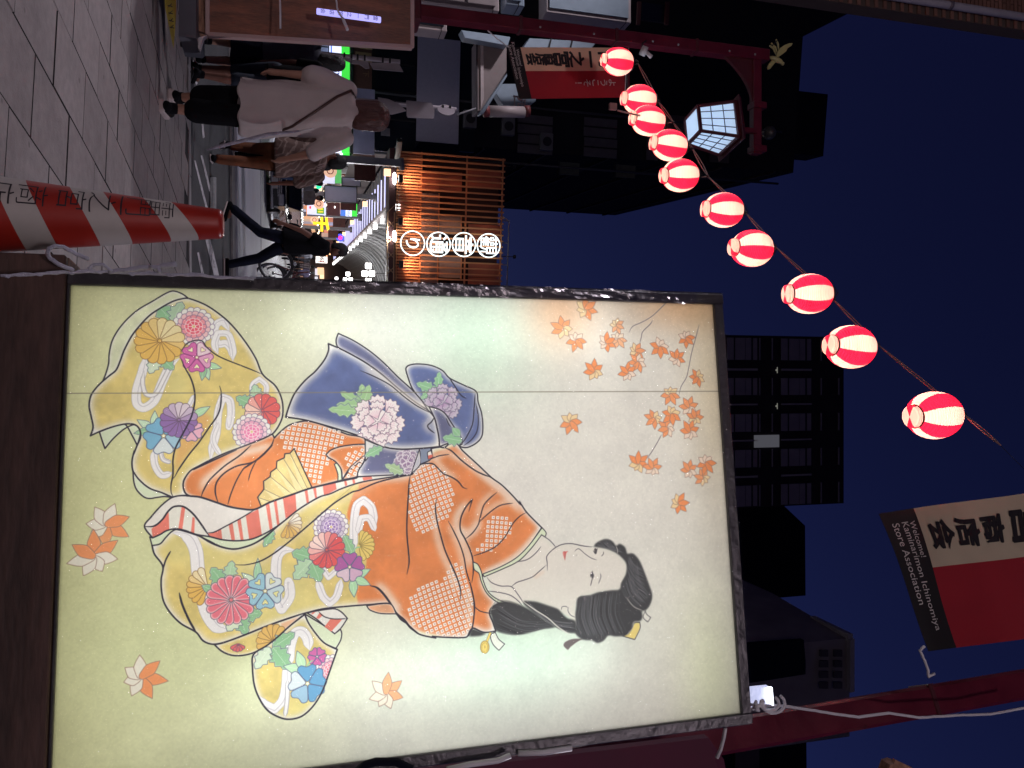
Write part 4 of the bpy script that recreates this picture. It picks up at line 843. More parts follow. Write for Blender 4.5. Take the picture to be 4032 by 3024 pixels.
# crumpled silvery folds of the film along the left and top rails
def foldmat():
    m=bpy.data.materials.new('film_fold'); m.use_nodes=True; nt=m.node_tree;N=nt.nodes;L=nt.links; N.remove(N['Principled BSDF'])
    tr=N.new('ShaderNodeBsdfTransparent'); gl=N.new('ShaderNodeBsdfGlossy'); gl.inputs['Roughness'].default_value=.16; gl.inputs[0].default_value=(.9,.92,1,1); mx=N.new('ShaderNodeMixShader'); mx.inputs[0].default_value=.13
    L.new(tr.outputs[0],mx.inputs[1]); L.new(gl.outputs[0],mx.inputs[2]); L.new(mx.outputs[0],N['Material Output'].inputs[0]); return m
M_fold=foldmat(); rs=random.Random(5)
from mathutils import noise as _mn
def fold(a0,a1,b0,b1,na,nb,amp):
    m=MB()
    for j in range(nb+1):
        for i in range(na+1):
            a=a0+(a1-a0)*i/na; b=b0+(b1-b0)*j/nb; h=abs(_mn.noise(Vector((a*60,b*9,3))))+.6*abs(_mn.noise(Vector((a*110,b*22,7))))
            m.v.append(tuple(LP(a,b,.0075+amp*h)))
    for j in range(nb):
        for i in range(na): k=j*(na+1)+i; m.f.append((k,k+1,k+na+2,k+na+1)); m.m.append(0)
    m.build('film_fold',M_fold,t)
fold(-.029,.004,.50,1.44,6,110,.0055)
# timber base
t=thing('timber_base','dark stained timber base box under the lit light box','base box',LP(PW/2,-.45,-.1))
m=MB(); m.box(LP(.56,-.246,.004),(1.24,.024,.478),PAX); m.build('front_board',M_wood,t,bevel=.003)
m=MB(); m.box(LP(.56,-.013,-.15),(1.24,.282,.012),PAX); m.build('top_board',M_raw,t)
for a in (-.048,1.168):
    m=MB(); m.box(LP(a,-.249,-.15),(.02,.282,.458),PAX); m.build('side_board',M_wood,t)
for i in range(6):
    m=MB(); m.box(LP(-.061,-.249,-.02-.05*i),(.006,.014,.47),PAX); m.build('trim_strip',M_wood,t)

# ================================================================ striped cone
CT=P(864,882,1.92); CT.z=P(864,882,1.92).z
cone_h=CT.z-SWZ(1.9); 
ax_base=Vector((CT.x+.005,CT.y-.0,SWZ(1.9)))
t=thing('traffic_cone','red and white striped cone with handwritten marks beside the light box','traffic cone',ax_base)
r_top=.034
axd=(CT-ax_base).normalized(); Xa=axd.cross(Vector((0,1,0))).normalized(); Ya=axd.cross(Xa)
CAX=(Xa,Ya,axd)
def cone_mat():
    m=mat('cone_stripes',(.6,.03,.03),.42,var=.05,coat=.25); nt=m.node_tree;N=nt.nodes;L=nt.links;b=N['Principled BSDF']
    src=b.inputs['Base Color'].links[0].from_socket
    uv=N.new('ShaderNodeUVMap'); sp=N.new('ShaderNodeSeparateXYZ'); L.new(uv.outputs[0],sp.inputs[0])
    st=N.new('ShaderNodeMath'); st.operation='GREATER_THAN'; st.inputs[1].default_value=.5; L.new(sp.outputs[0],st.inputs[0])
    mx=N.new('ShaderNodeMix'); mx.data_type='RGBA'; L.new(src,mx.inputs['A']); mx.inputs['B'].default_value=(.52,.50,.47,1); L.new(st.outputs[0],mx.inputs['Factor']); L.new(mx.outputs['Result'],b.inputs['Base Color']); return m
SR=[.0,1.0]; 
# sloping stripes are cut as geometry: rings follow v = height + slope*angle
def cone_pt(hh,ang,dr=0.0):
    r=r_top+(cone_h-hh*cone_h)*.106+dr; return ax_base+axd*(hh*cone_h)+(Xa*math.cos(ang)+Ya*math.sin(ang))*r
M_cr=mat('cone_red_pvc',(.42,.028,.018),.38,blotch=.2,var=.06,coat=.15); M_cw=mat('cone_white_film',(.56,.53,.50),.5,var=.1,blotch=.18)
def _hx(x):
    best=min((abs((2016+FPX*(q-Vector((0,0,CAMZ))).dot(_U)/(q-Vector((0,0,CAMZ))).dot(_F))-x),i) for i,q in enumerate([ax_base+axd*cone_h*i/200 for i in range(201)])); return best[1]/200
bands=[_hx(x) for x in CONE_B]
nseg=64; mb=MB(); 
def tilt(ang): return CONE_T0*math.cos(ang-CONE_A)
hs=[-.03]
for i in range(len(bands)): hs.append(bands[i])
hs.append(1.0)
for bi in range(len(hs)-1):
    h0,h1=hs[bi],hs[bi+1]; ns=5
    b0=len(mb.v)
    for j in range(ns+1):
        for k in range(nseg):
            a=2*math.pi*k/nseg; tl=tilt(a); f0=h0+(tl if 0<bi else 0); f1=h1+(tl if bi<len(hs)-2 else 0)
            mb.v.append(tuple(cone_pt(f0+(f1-f0)*j/ns,a)))
    for j in range(ns):
        for k in range(nseg): mb.f.append((b0+j*nseg+k,b0+j*nseg+(k+1)%nseg,b0+(j+1)*nseg+(k+1)%nseg,b0+(j+1)*nseg+k)); mb.m.append(bi%2)
b0=len(mb.v)
prof=[(1.0,0),(1.006,-.001),(1.010,-.004),(1.012,-.010)]
for hh,dr in prof:
    for k in range(nseg): mb.v.append(tuple(cone_pt(hh,2*math.pi*k/nseg,dr)))
for j in range(3):
    for k in range(nseg): mb.f.append((b0+j*nseg+k,b0+j*nseg+(k+1)%nseg,b0+(j+1)*nseg+(k+1)%nseg,b0+(j+1)*nseg+k)); mb.m.append(0)
mb.f.append(tuple(b0+3*nseg+k for k in range(nseg))); mb.m.append(0)
mb.build('cone_body',[M_cr,M_cw],t,smooth=True)
m=MB(); m.box(ax_base+ZZ*.015,(.38,.38,.03)); m.build('cone_foot',M_cr,t,bevel=.008)
# handwritten characters drawn on the cone skin
M_ink=mat('black_marker_ink',(.025,.02,.03),.5)
def on_cone(me,hh,ang):
    for v in me.vertices:
        r=r_top+(cone_h*(1-hh))*.106; a=ang+v.co.x/r
        p=cone_pt(hh+v.co.y/cone_h,a,.0012); v.co=p
    return me
for ch,hx in CONE_T:
    hh=_hx(hx)
    me=textmesh(ch,.053*(1+ (1-hh)*.45),0,M_ink,bold=-.0007)
    bm=bmesh.new(); bm.from_mesh(me); bmesh.ops.subdivide_edges(bm,edges=[e for e in bm.edges if e.calc_length()>.012],cuts=3,use_grid_fill=False); bm.to_mesh(me); bm.free()
    link('handwriting',on_cone(me,hh,CONE_TA),t)

# ================================================================ twisted tie along the light box edge
def wiggle(pts,n,amp,seed=0):
    rs=random.Random(seed); pts=[Vector(p) for p in pts]; out=[]
    for i in range(len(pts)-1):
        for j in range(n): 
            q=pts[i].lerp(pts[i+1],j/n); out.append(q+Vector((rs.uniform(-amp,amp),rs.uniform(-amp,amp),rs.uniform(-amp,amp))))
    return out+[pts[-1]]
t=thing('plastic_tie','twisted white plastic tie running down the edge of the light box','plastic tie',P(300,1070,1.75))
m=MB(); Y0=1.70
main=wiggle([P(0,1087,1.66),P(150,1080,1.68),P(290,1071,1.70),P(420,1071,1.72),P(560,1078,1.73),P(760,1084,1.74),P(1000,1100,1.76)],8,.0012,1)
m.tube(main,.0030,6); m.tube([p+Vector((.0036*math.sin(i*.9),-.002,.006*math.cos(i*.9))) for i,p in enumerate(main)],.0020,6); m.build('twisted_strand',M_rope,t,smooth=True)
m=MB(); m.tube(wiggle([P(290,1064,1.69),P(240,1045,1.68),P(200,1020,1.68),P(186,998,1.69),P(192,978,1.70),P(215,968,1.70),P(250,972,1.71),P(300,1000,1.72),P(350,1020,1.72)],4,.0008,2),.0042,6); m.build('loop',M_rope,t,smooth=True)
m=MB(); m.tube(wiggle([P(430,1072,1.72),P(500,1062,1.71),P(570,1052,1.70),P(630,1048,1.70),P(692,1040,1.69)],4,.001,3),[.005]*8+[.004]*5+[.006]*4,6); m.tube(wiggle([P(590,1052,1.70),P(625,1056,1.69),P(628,1074,1.69)],3,.001,4),.004,6); m.tube(wiggle([P(345,1058,1.70),P(372,1042,1.70),P(410,1042,1.70),P(440,1066,1.71)],4,.001,5),.0035,6); m.build('loose_end',M_rope,t,smooth=True)
# ================================================================ red poles, street lantern, bird
def px(p):
    v=Vector(p)-Vector((0,0,CAMZ)); zc=v.dot(_F); return 2016+FPX*v.dot(_U)/zc, 1512+FPX*v.x/zc
YL=7.45
pb=P(2200,120,YL); PX=pb.x; ztop=P(3020,216,YL).z
t=thing('lantern_pole','slim red steel pole with the white street lantern and pale bird on top','pole',(PX,YL,SWZ(YL)))
m=MB(); m.box((PX,YL,(SWZ(YL)+ztop)/2),(.125,.125,ztop-SWZ(YL))); m.build('shaft',M_red,t,bevel=.008)
m=MB(); m.box((PX-.02,YL+.02,1.25),(.30,.30,2.0)); m.build('base_casing',M_redd,t,bevel=.015)
for x in (2045,2420,2735):
    z=P(x,190,YL).z; m=MB(); m.box((PX,YL,z),(.14,.14,.035)); m.build('band',M_redd,t,bevel=.003)
for x in (2120,2330,2560,2660,2860,2960):
    z=P(x,190,YL).z; m=MB(); m.ball((PX+.02,YL-.064,z),.012,6); m.build('bolt',M_grey,t)
# cross arm with curved brace, carries the lantern
za=P(2975,350,YL).z; XA=P(2975,600,YL).x
m=MB(); m.box(((PX+XA)/2,YL,za),(XA-PX+.05,.09,.10)); m.build('cross_arm',M_red,t,bevel=.006)
m=MB(); pr=[]
for i in range(9):
    u=i/8; pr.append(Vector((PX+.06+u*.52,YL-.02,za-.05-.34*(1-u)**2.2)))
pr=[Vector((PX+.06,YL-.02,za-.05))]+pr[:]+[Vector((PX+.6,YL-.02,za-.05))]
m.prism(pr,(0,.04,0)); m.build('curved_brace',M_redd,t)
for y in (420,590):
    q=P(2985,y,YL); m=MB(); m.box((q.x,YL,za+.02),(.07,.14,.16)); m.build('collar',M_red,t,bevel=.006)
q=P(3045,525,YL); m=MB(); m.ball((q.x,YL,za+.17),.075,10); m.tube([(q.x,YL,za+.05),(q.x,YL,za+.12)],.03); m.build('sensor_dome',M_dark,t,smooth=True)
m=MB(); m.tube([P(3040,180,YL),P(3060,160,YL)],.006,5); m.build('stub',M_dark,t)
# the lantern
LC=P(2800,500,YL-.05)
def street_lantern(c,label,yaw=-.20,sc=1.0):
    t=thing('street_lantern',label,'street lantern',c)
    cx,cy_,cz=c; ca,sa=math.cos(yaw),math.sin(yaw); X=Vector((ca,sa,0));Y=Vector((-sa,ca,0))
    hb,ht=.165*sc,.235*sc; z0,z1=cz-.25*sc,cz+.22*sc; C=Vector((cx,cy_,0))
    cor=lambda h,i:C+X*h*(1,-1,-1,1)[i]+Y*h*(1,1,-1,-1)[i]
    for i in range(4):
        m=MB(); m.bar(cor(hb,i)+ZZ*z0,cor(ht,i)+ZZ*z1,.035*sc); m.build('corner_post',M_redd,t)
        j=(i+1)%4
        m=MB(); m.bar(cor(hb,i)+ZZ*z0,cor(hb,j)+ZZ*z0,.035*sc); m.build('bottom_rail',M_redd,t)
        m=MB(); m.bar(cor(ht,i)+ZZ*z1,cor(ht,j)+ZZ*z1,.04*sc); m.build('top_rail',M_redd,t)
        a,b=cor(hb,i),cor(hb,j);d,e=cor(ht,i),cor(ht,j); nrm=((a+b)/2-C).normalized()
        m=MB(); ins=-nrm*.006; m.hexa([a+ZZ*z0+ins*2,b+ZZ*z0+ins*2,b+ZZ*z0+ins,a+ZZ*z0+ins,d+ZZ*z1+ins*2,e+ZZ*z1+ins*2,e+ZZ*z1+ins,d+ZZ*z1+ins]); pane=m.build('pane',M_pane,t)
        for u in (.25,.5,.75):
            m=MB(); m.bar(a.lerp(b,u)+ZZ*z0,d.lerp(e,u)+ZZ*z1,.009*sc); m.build('glazing_bar',M_white2,pane)
        for w in (.33,.66):
            zz=z0+(z1-z0)*w; m=MB(); m.bar(a.lerp(d,w)+ZZ*zz,b.lerp(e,w)+ZZ*zz,.009*sc); m.build('glazing_bar',M_white2,pane)
    m=MB(); m.hexa([cor(hb*.96,i)+ZZ*(z0-.004) for i in range(4)]+[cor(hb*.96,i)+ZZ*(z0+.002) for i in range(4)]); m.build('bottom_pane',M_pane,t)
    m=MB(); m.hexa([cor(.30*sc,i)+ZZ*(z1+.02) for i in range(4)]+[cor(.27*sc,i)+ZZ*(z1+.06) for i in range(4)]); m.hexa([cor(.25*sc,i)+ZZ*(z1+.06) for i in range(4)]+[cor(.14*sc,i)+ZZ*(z1+.14) for i in range(4)]); m.build('roof',M_redd,t)
    m=MB(); m.bar(C+ZZ*(z1+.13),C+ZZ*(z1+.42*sc),.05); m.build('hanger',M_red,t)
    ld=bpy.data.lights.new('lantern_bulb_light','POINT'); ld.energy=4.5*sc; ld.color=(.85,.92,1); ld.shadow_soft_size=.03; lo=bpy.data.objects.new('lantern_bulb_light',ld); COL.objects.link(lo); lo.parent=t; lo.location=(.02,-.02,.04)
    return t
def panemat():
    m=bpy.data.materials.new('lit_milky_pane'); m.use_nodes=True; nt=m.node_tree;N=nt.nodes;L=nt.links; b=N['Principled BSDF']
    b.inputs['Base Color'].default_value=(.55,.58,.62,1); b.inputs['Roughness'].default_value=.3
    b.inputs['Emission Color'].default_value=(.62,.78,1,1); b.inputs['Emission Strength'].default_value=LANT_E
    tr=N.new('ShaderNodeBsdfTranslucent'); tr.inputs[0].default_value=(.6,.7,.8,1); mx=N.new('ShaderNodeMixShader'); mx.inputs[0].default_value=.5; L.new(b.outputs[0],mx.inputs[1]); L.new(tr.outputs[0],mx.inputs[2]); L.new(mx.outputs[0],N['Material Output'].inputs[0]); return m
M_pane=panemat(); M_white2=mat('grey_glazing_bar',(.10,.11,.13),.5); M_bulb=glow('bulb_glow',(.8,.9,1),12)
street_lantern(tuple(LC),'white lit street lantern with red roof and lattice panes hung from the red pole',-.20,.86)
# the bird on the pole top
B0=P(3075,225,YL); t=thing('bird_ornament','pale yellow flying bird ornament on top of the red pole','ornament',(B0.x,YL,ztop))
M_bird=mat('pale_yellow_enamel',(.50,.46,.20),.4,var=.08); bp=lambda x,y,dy=0:P(x,y,YL+dy)
Zb=lambda zx,zy,dy=0:P(2000+zx/1.843,zy/1.843,YL+dy)
m=MB(); m.tube([Zb(1890,415),Zb(1915,420),Zb(1945,432),Zb(1975,445),Zb(1992,460)],[.006,.022,.034,.026,.016],10); m.ball(Zb(1993,462),.02,8); m.build('body',M_bird,t,smooth=True)
def wing(pts,th):
    m=MB(); m.prism([Zb(*p) for p in pts],(0,th,0)); m.build('wing',M_bird,t,bevel=.002)
wing([(1948,410),(1955,380),(1980,345),(2010,325),(2045,312),(2068,312),(2060,330),(2030,350),(2020,372),(1990,395),(1965,412)],.02)
wing([(1935,432),(1915,440),(1895,460),(1885,485),(1890,503),(1905,498),(1920,478),(1945,450)],.02)
for p in ([(1945,395),(1925,350),(1898,330)],[(1955,385),(1940,345),(1910,312)],[(1965,375),(1960,320),(1945,285)]):
    m=MB(); m.tube([Zb(*q,.02) for q in p],[.006,.012,.009],6); m.build('tail_feather',M_bird,t,smooth=True)
m=MB(); m.tube([Zb(2000,455),Zb(1990,470)],[.014,.003],6); m.build('beak',M_grey,t)
# small white spot lamp clipped to the pole
q=P(2545,200,YL-.1); t=thing('clip_lamp','small unlit white spot lamp clipped to the upper red pole','spot lamp',q)
m=MB(); m.tube([P(2525,196,YL-.1),P(2545,205,YL-.12)],.05,10); m.build('lamp_head',M_white,t,smooth=True)
m=MB(); m.tube([P(2545,205,YL-.12),P(2565,225,YL-.14)],[.018,.022],8); m.build('lamp_body',M_white,t,smooth=True)
m=MB(); m.tube([P(2528,190,YL-.08),P(2530,170,YL-.07),P(2545,160,YL-.07)],.008,6); m.build('bracket',M_dark,t,smooth=True)
# right-hand red pole
A=P(2700,2925,2.75); Bq=P(4250,2655,2.85); dirp=(Bq-A).normalized(); foot=A-dirp*((A.z-SWZ(2.8))/dirp.z)
t=thing('banner_pole','thick red steel pole behind the light box carrying the near banner','pole',foot)
ax=(Vector((.90,-.43,0)).normalized(),Vector((.43,.90,0)).normalized(),dirp)
m=MB(); L_=(Bq-foot).length+.6; m.box(foot+dirp*L_/2,(.125,.125,L_),ax); m.build('shaft',M_red,t,bevel=.012)
q=foot+dirp*((P(3660,2660,2.78)-foot).dot(dirp)); m=MB(); m.box(q,(.135,.135,.025),ax); m.build('band',M_redd,t,bevel=.004)
# ================================================================ banners
M_bk=mat('black_banner_cloth',(.012,.01,.012),.8); M_bp=mat('lantern_lit_peach_cloth',(.85,.56,.38),.8,var=.05); M_br=mat('red_banner_cloth',(.36,.012,.025),.75,var=.06)  # peach field cloth brightened to carry the lanterns' light on the far banner
M_cr2=mat('cream_banner_cloth',(.58,.50,.36),.8,var=.05); M_btxt=mat('banner_black_print',(.015,.012,.015),.7); M_wtxt=mat('banner_white_print',(.66,.62,.60),.7)
def banner(name,label,TL,TR,BR,BL,field,split,curl,band,text_scale=1.0):
    """cloth between four corners; u runs left to right, v bottom to top"""
    t=thing(name,label,'banner',(TL+TR)/2)
    nrm=(TR-TL).cross(TL-BL).normalized()
    if nrm.y>0: nrm=-nrm
    def S(u,v,off=0): 
        p=BL.lerp(BR,u).lerp(TL.lerp(TR,u),v)
        return p+nrm*(off+curl*(math.sin(u*5+v*3)*.35+max(0,(.25-v))*2.0*(u-.2)+.2*math.sin(v*9)))
    def grid(name,u0,u1,v0,v1,mt,nu=14,nv=40,off=0):
        m=MB(); 
        for j in range(nv+1):
            for i in range(nu+1): m.v.append(tuple(S(u0+(u1-u0)*i/nu,v0+(v1-v0)*j/nv,off)))
        b=len(m.v)
        for j in range(nv+1):
            for i in range(nu+1): m.v.append(tuple(S(u0+(u1-u0)*i/nu,v0+(v1-v0)*j/nv,off-.0015)))
        for j in range(nv):
            for i in range(nu):
                a=j*(nu+1)+i; m.f.append((a,a+1,a+nu+2,a+nu+1)); m.m.append(0); m.f.append((b+a,b+a+nu+1,b+a+nu+2,b+a+1)); m.m.append(0)
        return m.build(name,mt,t,smooth=True)
    grid('black_band',0,1,0,band,M_bk,14,10); grid('text_field',0,split,band,1,field); grid('red_field',split,1,band,1,M_br)
    W_=(BR-BL).length; H_=(TL-BL).length
    def txt(s,u,v,size,mt,bold=0,rot=0):
        me=textmesh(s,size,0,mt,bold=.003 if bold>.004 else 0,fat=size*.022 if bold>.004 else 0)
        bm=bmesh.new(); bm.from_mesh(me); bmesh.ops.subdivide_edges(bm,edges=[e for e in bm.edges if e.calc_length()>.04],cuts=2); bm.to_mesh(me); bm.free()
        for k in me.vertices: k.co=S(u+k.co.x/W_,v+k.co.y/H_,.003+k.co.z)
        link('lettering',me,t)
    return t,S,txt,W_,H_
# far banner on the lantern pole
TL,TR,BR,BL=P(2455,188,YL-.16),P(2462,384,YL-.16),P(2044,390,YL-.16),P(1994,186,YL-.16)
t,S,txt,W_,H_=banner('shop_street_banner','far banner, peach and red with black lettering, hung by the first striped lantern',TL,TR,BR,BL,M_bp,.46,.004,.115)
for ch,v,s in zip('雷門一之宮商店会',(.955,.83,.70,.58,.455,.35,.272,.19),(.17,.165,.17,.165,.175,.125,.125,.125)): txt(ch,.235,v,s,M_btxt,.009)
for i,ch in enumerate('ようこそ！'): txt(ch,.70,.90-.078*i-.02,.095,M_wtxt,.001)
for i,sx in enumerate(('Welcome!','Kaminarimon Ichinomiya','Store Association')):
    w=(.16,.43,.33)[i]; me=textmesh(sx,.034,0,M_wtxt,width=w*W_/.50)
    for k in me.vertices: k.co=S(.12+w/2+k.co.x/W_*1.0,.085-.028*i+k.co.y/H_,.003)
    link('lettering',me,t)
for a,b in ((P(2005,188,YL-.05),P(1920,120,YL-.08)),(P(2462,360,YL-.2),P(2475,190,YL))):
    m=MB(); m.tube([a,a.lerp(b,.5)-ZZ*.01,b],.006,6); m.build('tie',M_cable,t)
m=MB(); m.bar(P(2470,190,YL),P(2478,400,YL-.25),.02); m.build('banner_arm',M_red,t)
# near banner
d0=3.15;d1=2.72
TL,TR=P(4330,1905,d0+.0),P(4380,2470,d1+.02); BL,BR=P(3462,2022,d0),P(3655,2565,d1)
t,S,txt,W_,H_=banner('shop_street_banner','near banner, cream and dark red over a black band, against the sky at the pole',TL,TR,BR,BL,M_cr2,.46,.03,.14)
for ch,v,s in zip('会店商宮',(.222,.342,.462,.625),(.155,.155,.155,.22)): txt(ch,.235,v,s,M_btxt,.011)
for i,(sx,w) in enumerate((('Welcome!',.28),('Kaminarimon Ichinomiya',.78),('Store Association',.60))):
    me=textmesh(sx,.036,0,M_wtxt,width=w*W_)
    for k in me.vertices: k.co=S(.10+w/2+k.co.x/W_,.112-.034*i+k.co.y/H_,.003)
    link('lettering',me,t)
m=MB(); m.tube(wiggle([P(3640,2545,2.71),P(3622,2562,2.71),P(3640,2600,2.70),P(3655,2640,2.69),P(3655,2665,2.69),P(3680,2652,2.69)],4,.001,7),.006,6); m.build('tie',M_cable,t,smooth=True)
# ================================================================ string of lanterns
M_lr=None
def lanternmat(name,col,e):
    m=bpy.data.materials.new(name); m.use_nodes=True; nt=m.node_tree;N=nt.nodes;L=nt.links; N.remove(N['Principled BSDF']); out=N['Material Output']
    tc=N.new('ShaderNodeTexCoord'); sp=N.new('ShaderNodeSeparateXYZ'); L.new(tc.outputs['Object'],sp.inputs[0])
    w=N.new('ShaderNodeMath'); w.operation='MULTIPLY'; w.inputs[1].default_value=480; L.new(sp.outputs['Z'],w.inputs[0]); sn=N.new('ShaderNodeMath'); sn.operation='SINE'; L.new(w.outputs[0],sn.inputs[0])
    bp=N.new('ShaderNodeBump'); bp.inputs['Strength'].default_value=.5; bp.inputs['Distance'].default_value=.003; L.new(sn.outputs[0],bp.inputs['Height'])
    mr=N.new('ShaderNodeMapRange'); mr.inputs['From Min'].default_value=-1; mr.inputs['To Min'].default_value=.82; mr.inputs['To Max'].default_value=1.0; L.new(sn.outputs[0],mr.inputs[0])
    vm=N.new('ShaderNodeVectorMath'); vm.operation='SCALE'; vm.inputs[0].default_value=col; L.new(mr.outputs[0],vm.inputs['Scale'])
    tr=N.new('ShaderNodeBsdfTranslucent'); L.new(vm.outputs[0],tr.inputs[0]); L.new(bp.outputs[0],tr.inputs['Normal'])
    gl=N.new('ShaderNodeBsdfPrincipled'); L.new(vm.outputs[0],gl.inputs['Base Color']); gl.inputs['Roughness'].default_value=.35; L.new(bp.outputs[0],gl.inputs['Normal'])
    L.new(vm.outputs[0],gl.inputs['Emission Color']); gl.inputs['Emission Strength'].default_value=e
    mx=N.new('ShaderNodeMixShader'); mx.inputs[0].default_value=.45; L.new(tr.outputs[0],mx.inputs[1]); L.new(gl.outputs[0],mx.inputs[2]); L.new(mx.outputs[0],out.inputs[0]); return m
M_lr=lanternmat('red_lantern_vinyl',(.85,.012,.05),.85); M_lw=lanternmat('white_lantern_vinyl',(.93,.50,.44),.45); M_lring=mat('lantern_ring',(.10,.07,.06),.5)
def lathe_stripe(i,k): return (k//5)%2
LANT=[(2434,243,106),(2519,393,115),(2553,475,117),(2637,572,121),(2679,691,128),(2849,827,136),(2961,978,145),(3187,1157,158),(3350,1366,171),(3679,1635,188)]
ROPE=[(2510,247),(2591,399),(2651,483),(2727,586),(2787,694),(2936,838),(3050,969),(3281,1179),(3455,1356),(3795,1631)]
NAMES=['smallest striped lantern, in front of the far banner top','striped lantern below the far banner corner, partly behind its neighbour','striped lantern overlapping the one beside it, trailing a loose cord end','striped lantern level with the lit white street lantern','striped lantern just past the white street lantern, last before the gap','striped lantern in front of the dark roofline edge','striped lantern first one wholly against the open sky','striped lantern in the open sky beside the light box corner','striped lantern in front of the dark balcony tower','largest and nearest striped lantern at the end of the cord']
prof=[]
nz_=30
for i in range(nz_+1):
    a=math.pi*(.13+.74*i/nz_); prof.append((.140*math.sin(a)**.82+(.0016 if i%2 else 0),-.160*math.cos(a)))
rb=prof[0][0]
mb=MB(); mb.lathe(prof,(0,0,0),40,mi=lathe_stripe); LBODY=mb.mesh('lantern_body',[M_lr,M_lw],smooth=True)
mb=MB(); z0=prof[0][1]; mb.lathe([(rb+.003,z0+.004),(rb+.004,z0-.003),(rb+.004,z0-.007),(rb-.001,z0-.007)],(0,0,0),32,mi=lambda i,k:0); LRING=mb.mesh('ring',[M_lring],smooth=True)
mb=MB(); mb.lathe([(rb,z0-.004),(rb-.002,z0-.032),(rb*.75,z0-.040),(.001,z0-.040)],(0,0,0),32,mi=lambda i,k:(1-(k//4)%4//3)); LCAP=mb.mesh('bottom_cup',[M_lr,M_lw],smooth=True)
z1=prof[-1][1]; mb=MB(); mb.lathe([(rb-.001,z1-.003),(rb+.004,z1),(rb+.004,z1+.012),(rb-.004,z1+.014),(.02,z1+.02),(.001,z1+.02)],(0,0,0),32,mi=lambda i,k:0); LTOP=mb.mesh('top_ring',[M_dark],smooth=True)
mb=MB()
for s in (-1,1): mb.tube([(s*rb*.9,0,z1+.012),(s*.03,0,z1+.055),(0,0,z1+.075)],.0025,5)
mb.tube([(0,rb*.9,z1+.012),(0,.03,z1+.055),(0,0,z1+.075)],.0025,5); LHK=mb.mesh('wire_hanger',[M_dark])
lpos=[]
for i,((x,y,d),lab) in enumerate(zip(LANT,NAMES)):
    zc=.249*FPX/d; v=ray(x,y); sc=zc/ (v.dot(_F)) ; c=v*sc+Vector((0,0,CAMZ))
    g=thing('striped_lantern','red and white '+lab,'lantern',c,'red and white paper lanterns strung on one cord'); rs=random.Random(i*7+3)
    for nm,me in (('lantern_body',LBODY),('ring',LRING),('bottom_cup',LCAP),('top_ring',LTOP),('wire_hanger',LHK)):
        o=link(nm,me,g,local=True)
    g.scale=(.88,.88,.88)
    g.rotation_euler=(rs.uniform(-.08,.08),rs.uniform(-.08,.08),[.20,.50,.42,.42,.42,.48,.05,.42,.22,.42][i]+rs.uniform(-.05,.05))
    ld=bpy.data.lights.new('lantern_bulb','POINT'); ld.energy=LB_E; ld.color=(1,.80,.64); ld.shadow_soft_size=.022
    lo=bpy.data.objects.new('lantern_bulb',ld); COL.objects.link(lo); lo.parent=g; lo.location=(0,0,-.03)
    lpos.append((c,zc))
# cord above the lanterns
t=thing('hanging_cord','pale pink twin cord strung from the red pole across the sky with lanterns','cord',P(2500,240,YL))
rp=[P(2505,235,YL)]
for (x,y),(c,zc) in zip(ROPE,lpos):
    v=ray(x,y); k=c.y/v.y; q=v*k+Vector((0,0,CAMZ)); rp.append(q)
end=P(3936,1750,lpos[-1][0].y-.35); rp.append(end)
def sag(pts,amp,n=6):
    out=[]
    for i in range(len(pts)-1):
        for j in range(n): u=j/n; out.append(pts[i].lerp(pts[i+1],u)-ZZ*amp*math.sin(math.pi*u))
    return out+[pts[-1]]
M_cord=mat('cord_sheath',(.36,.20,.18),.6)
m=MB(); m.tube(sag(rp,.012),.0040,6); m.build('cord_strand',M_cord,t,smooth=True)
m=MB(); m.tube([p+Vector((.004,0,.006)) for p in sag(rp,-.012)],.0034,6); m.build('cord_strand',M_cord,t,smooth=True)
m=MB(); m.tube([end,P(3990,1805,3.9),P(4120,1930,3.6)],.0016,5); m.build('guy_wire',M_dark,t,smooth=True)
for (c,zc),q in zip(lpos,rp[1:-1]):
    m=MB(); m.tube([q,q.lerp(c+ZZ*.19,.5),c+ZZ*.18],.004,5); m.build('drop_cord',M_cord,t,smooth=True)
for q,(c,zc) in zip(rp[1:-1],lpos):
    m=MB(); m.ball(q,.014,8); m.build('knot',M_dark,t,smooth=True)
c,zc=lpos[2]; m=MB(); m.tube([P(2520,455,c.y-.14),P(2480,447,c.y-.15),P(2432,435,c.y-.15)],.007,6); m.box(P(2413,420,c.y-.15),(.05,.03,.06)); m.build('loose_plug',M_cord,t)
# white power cable tied along the near pole
t=thing('power_cable','white power cable knotted at the light box corner and running up the red pole','cable',P(2960,2780,2.6))
m=MB(); m.tube(wiggle([P(2955,2775,2.30),P(3040,2778,2.5),P(3110,2783,2.55),P(3190,2795,2.58),P(3290,2812,2.60),P(3380,2823,2.6),P(3500,2808,2.6),P(3620,2826,2.6),P(3760,2816,2.6),P(3900,2812,2.6),P(4080,2780,2.6)],5,.0008,8),.0055,6); m.build('cable_run',M_cable,t,smooth=True)
for k,(r,dx) in enumerate(((26,0),(38,10),(30,-4))):
    m=MB(); pts=[P(3035+dx+r*1.2*math.cos(a),2770+r*math.sin(a),2.4-.01*k) for a in [i*.45 for i in range(-2,9)]]; m.tube(pts,.0055,6); m.build('cable_loop',M_cable,t,smooth=True)
m=MB(); m.tube(wiggle([P(2965,2790,2.3),P(2975,2760,2.28),P(2985,2800,2.28),P(2970,2770,2.27),P(2995,2785,2.26)],4,.004,9),.006,6); m.build('knot',M_cable,t,smooth=True)
m=MB(); m.tube([P(2856,2868,1.66),P(2850,2905,1.67),P(2838,2950,1.68),P(2822,2985,1.68)],.0045,6); m.build('loose_end',M_cable,t,smooth=True)
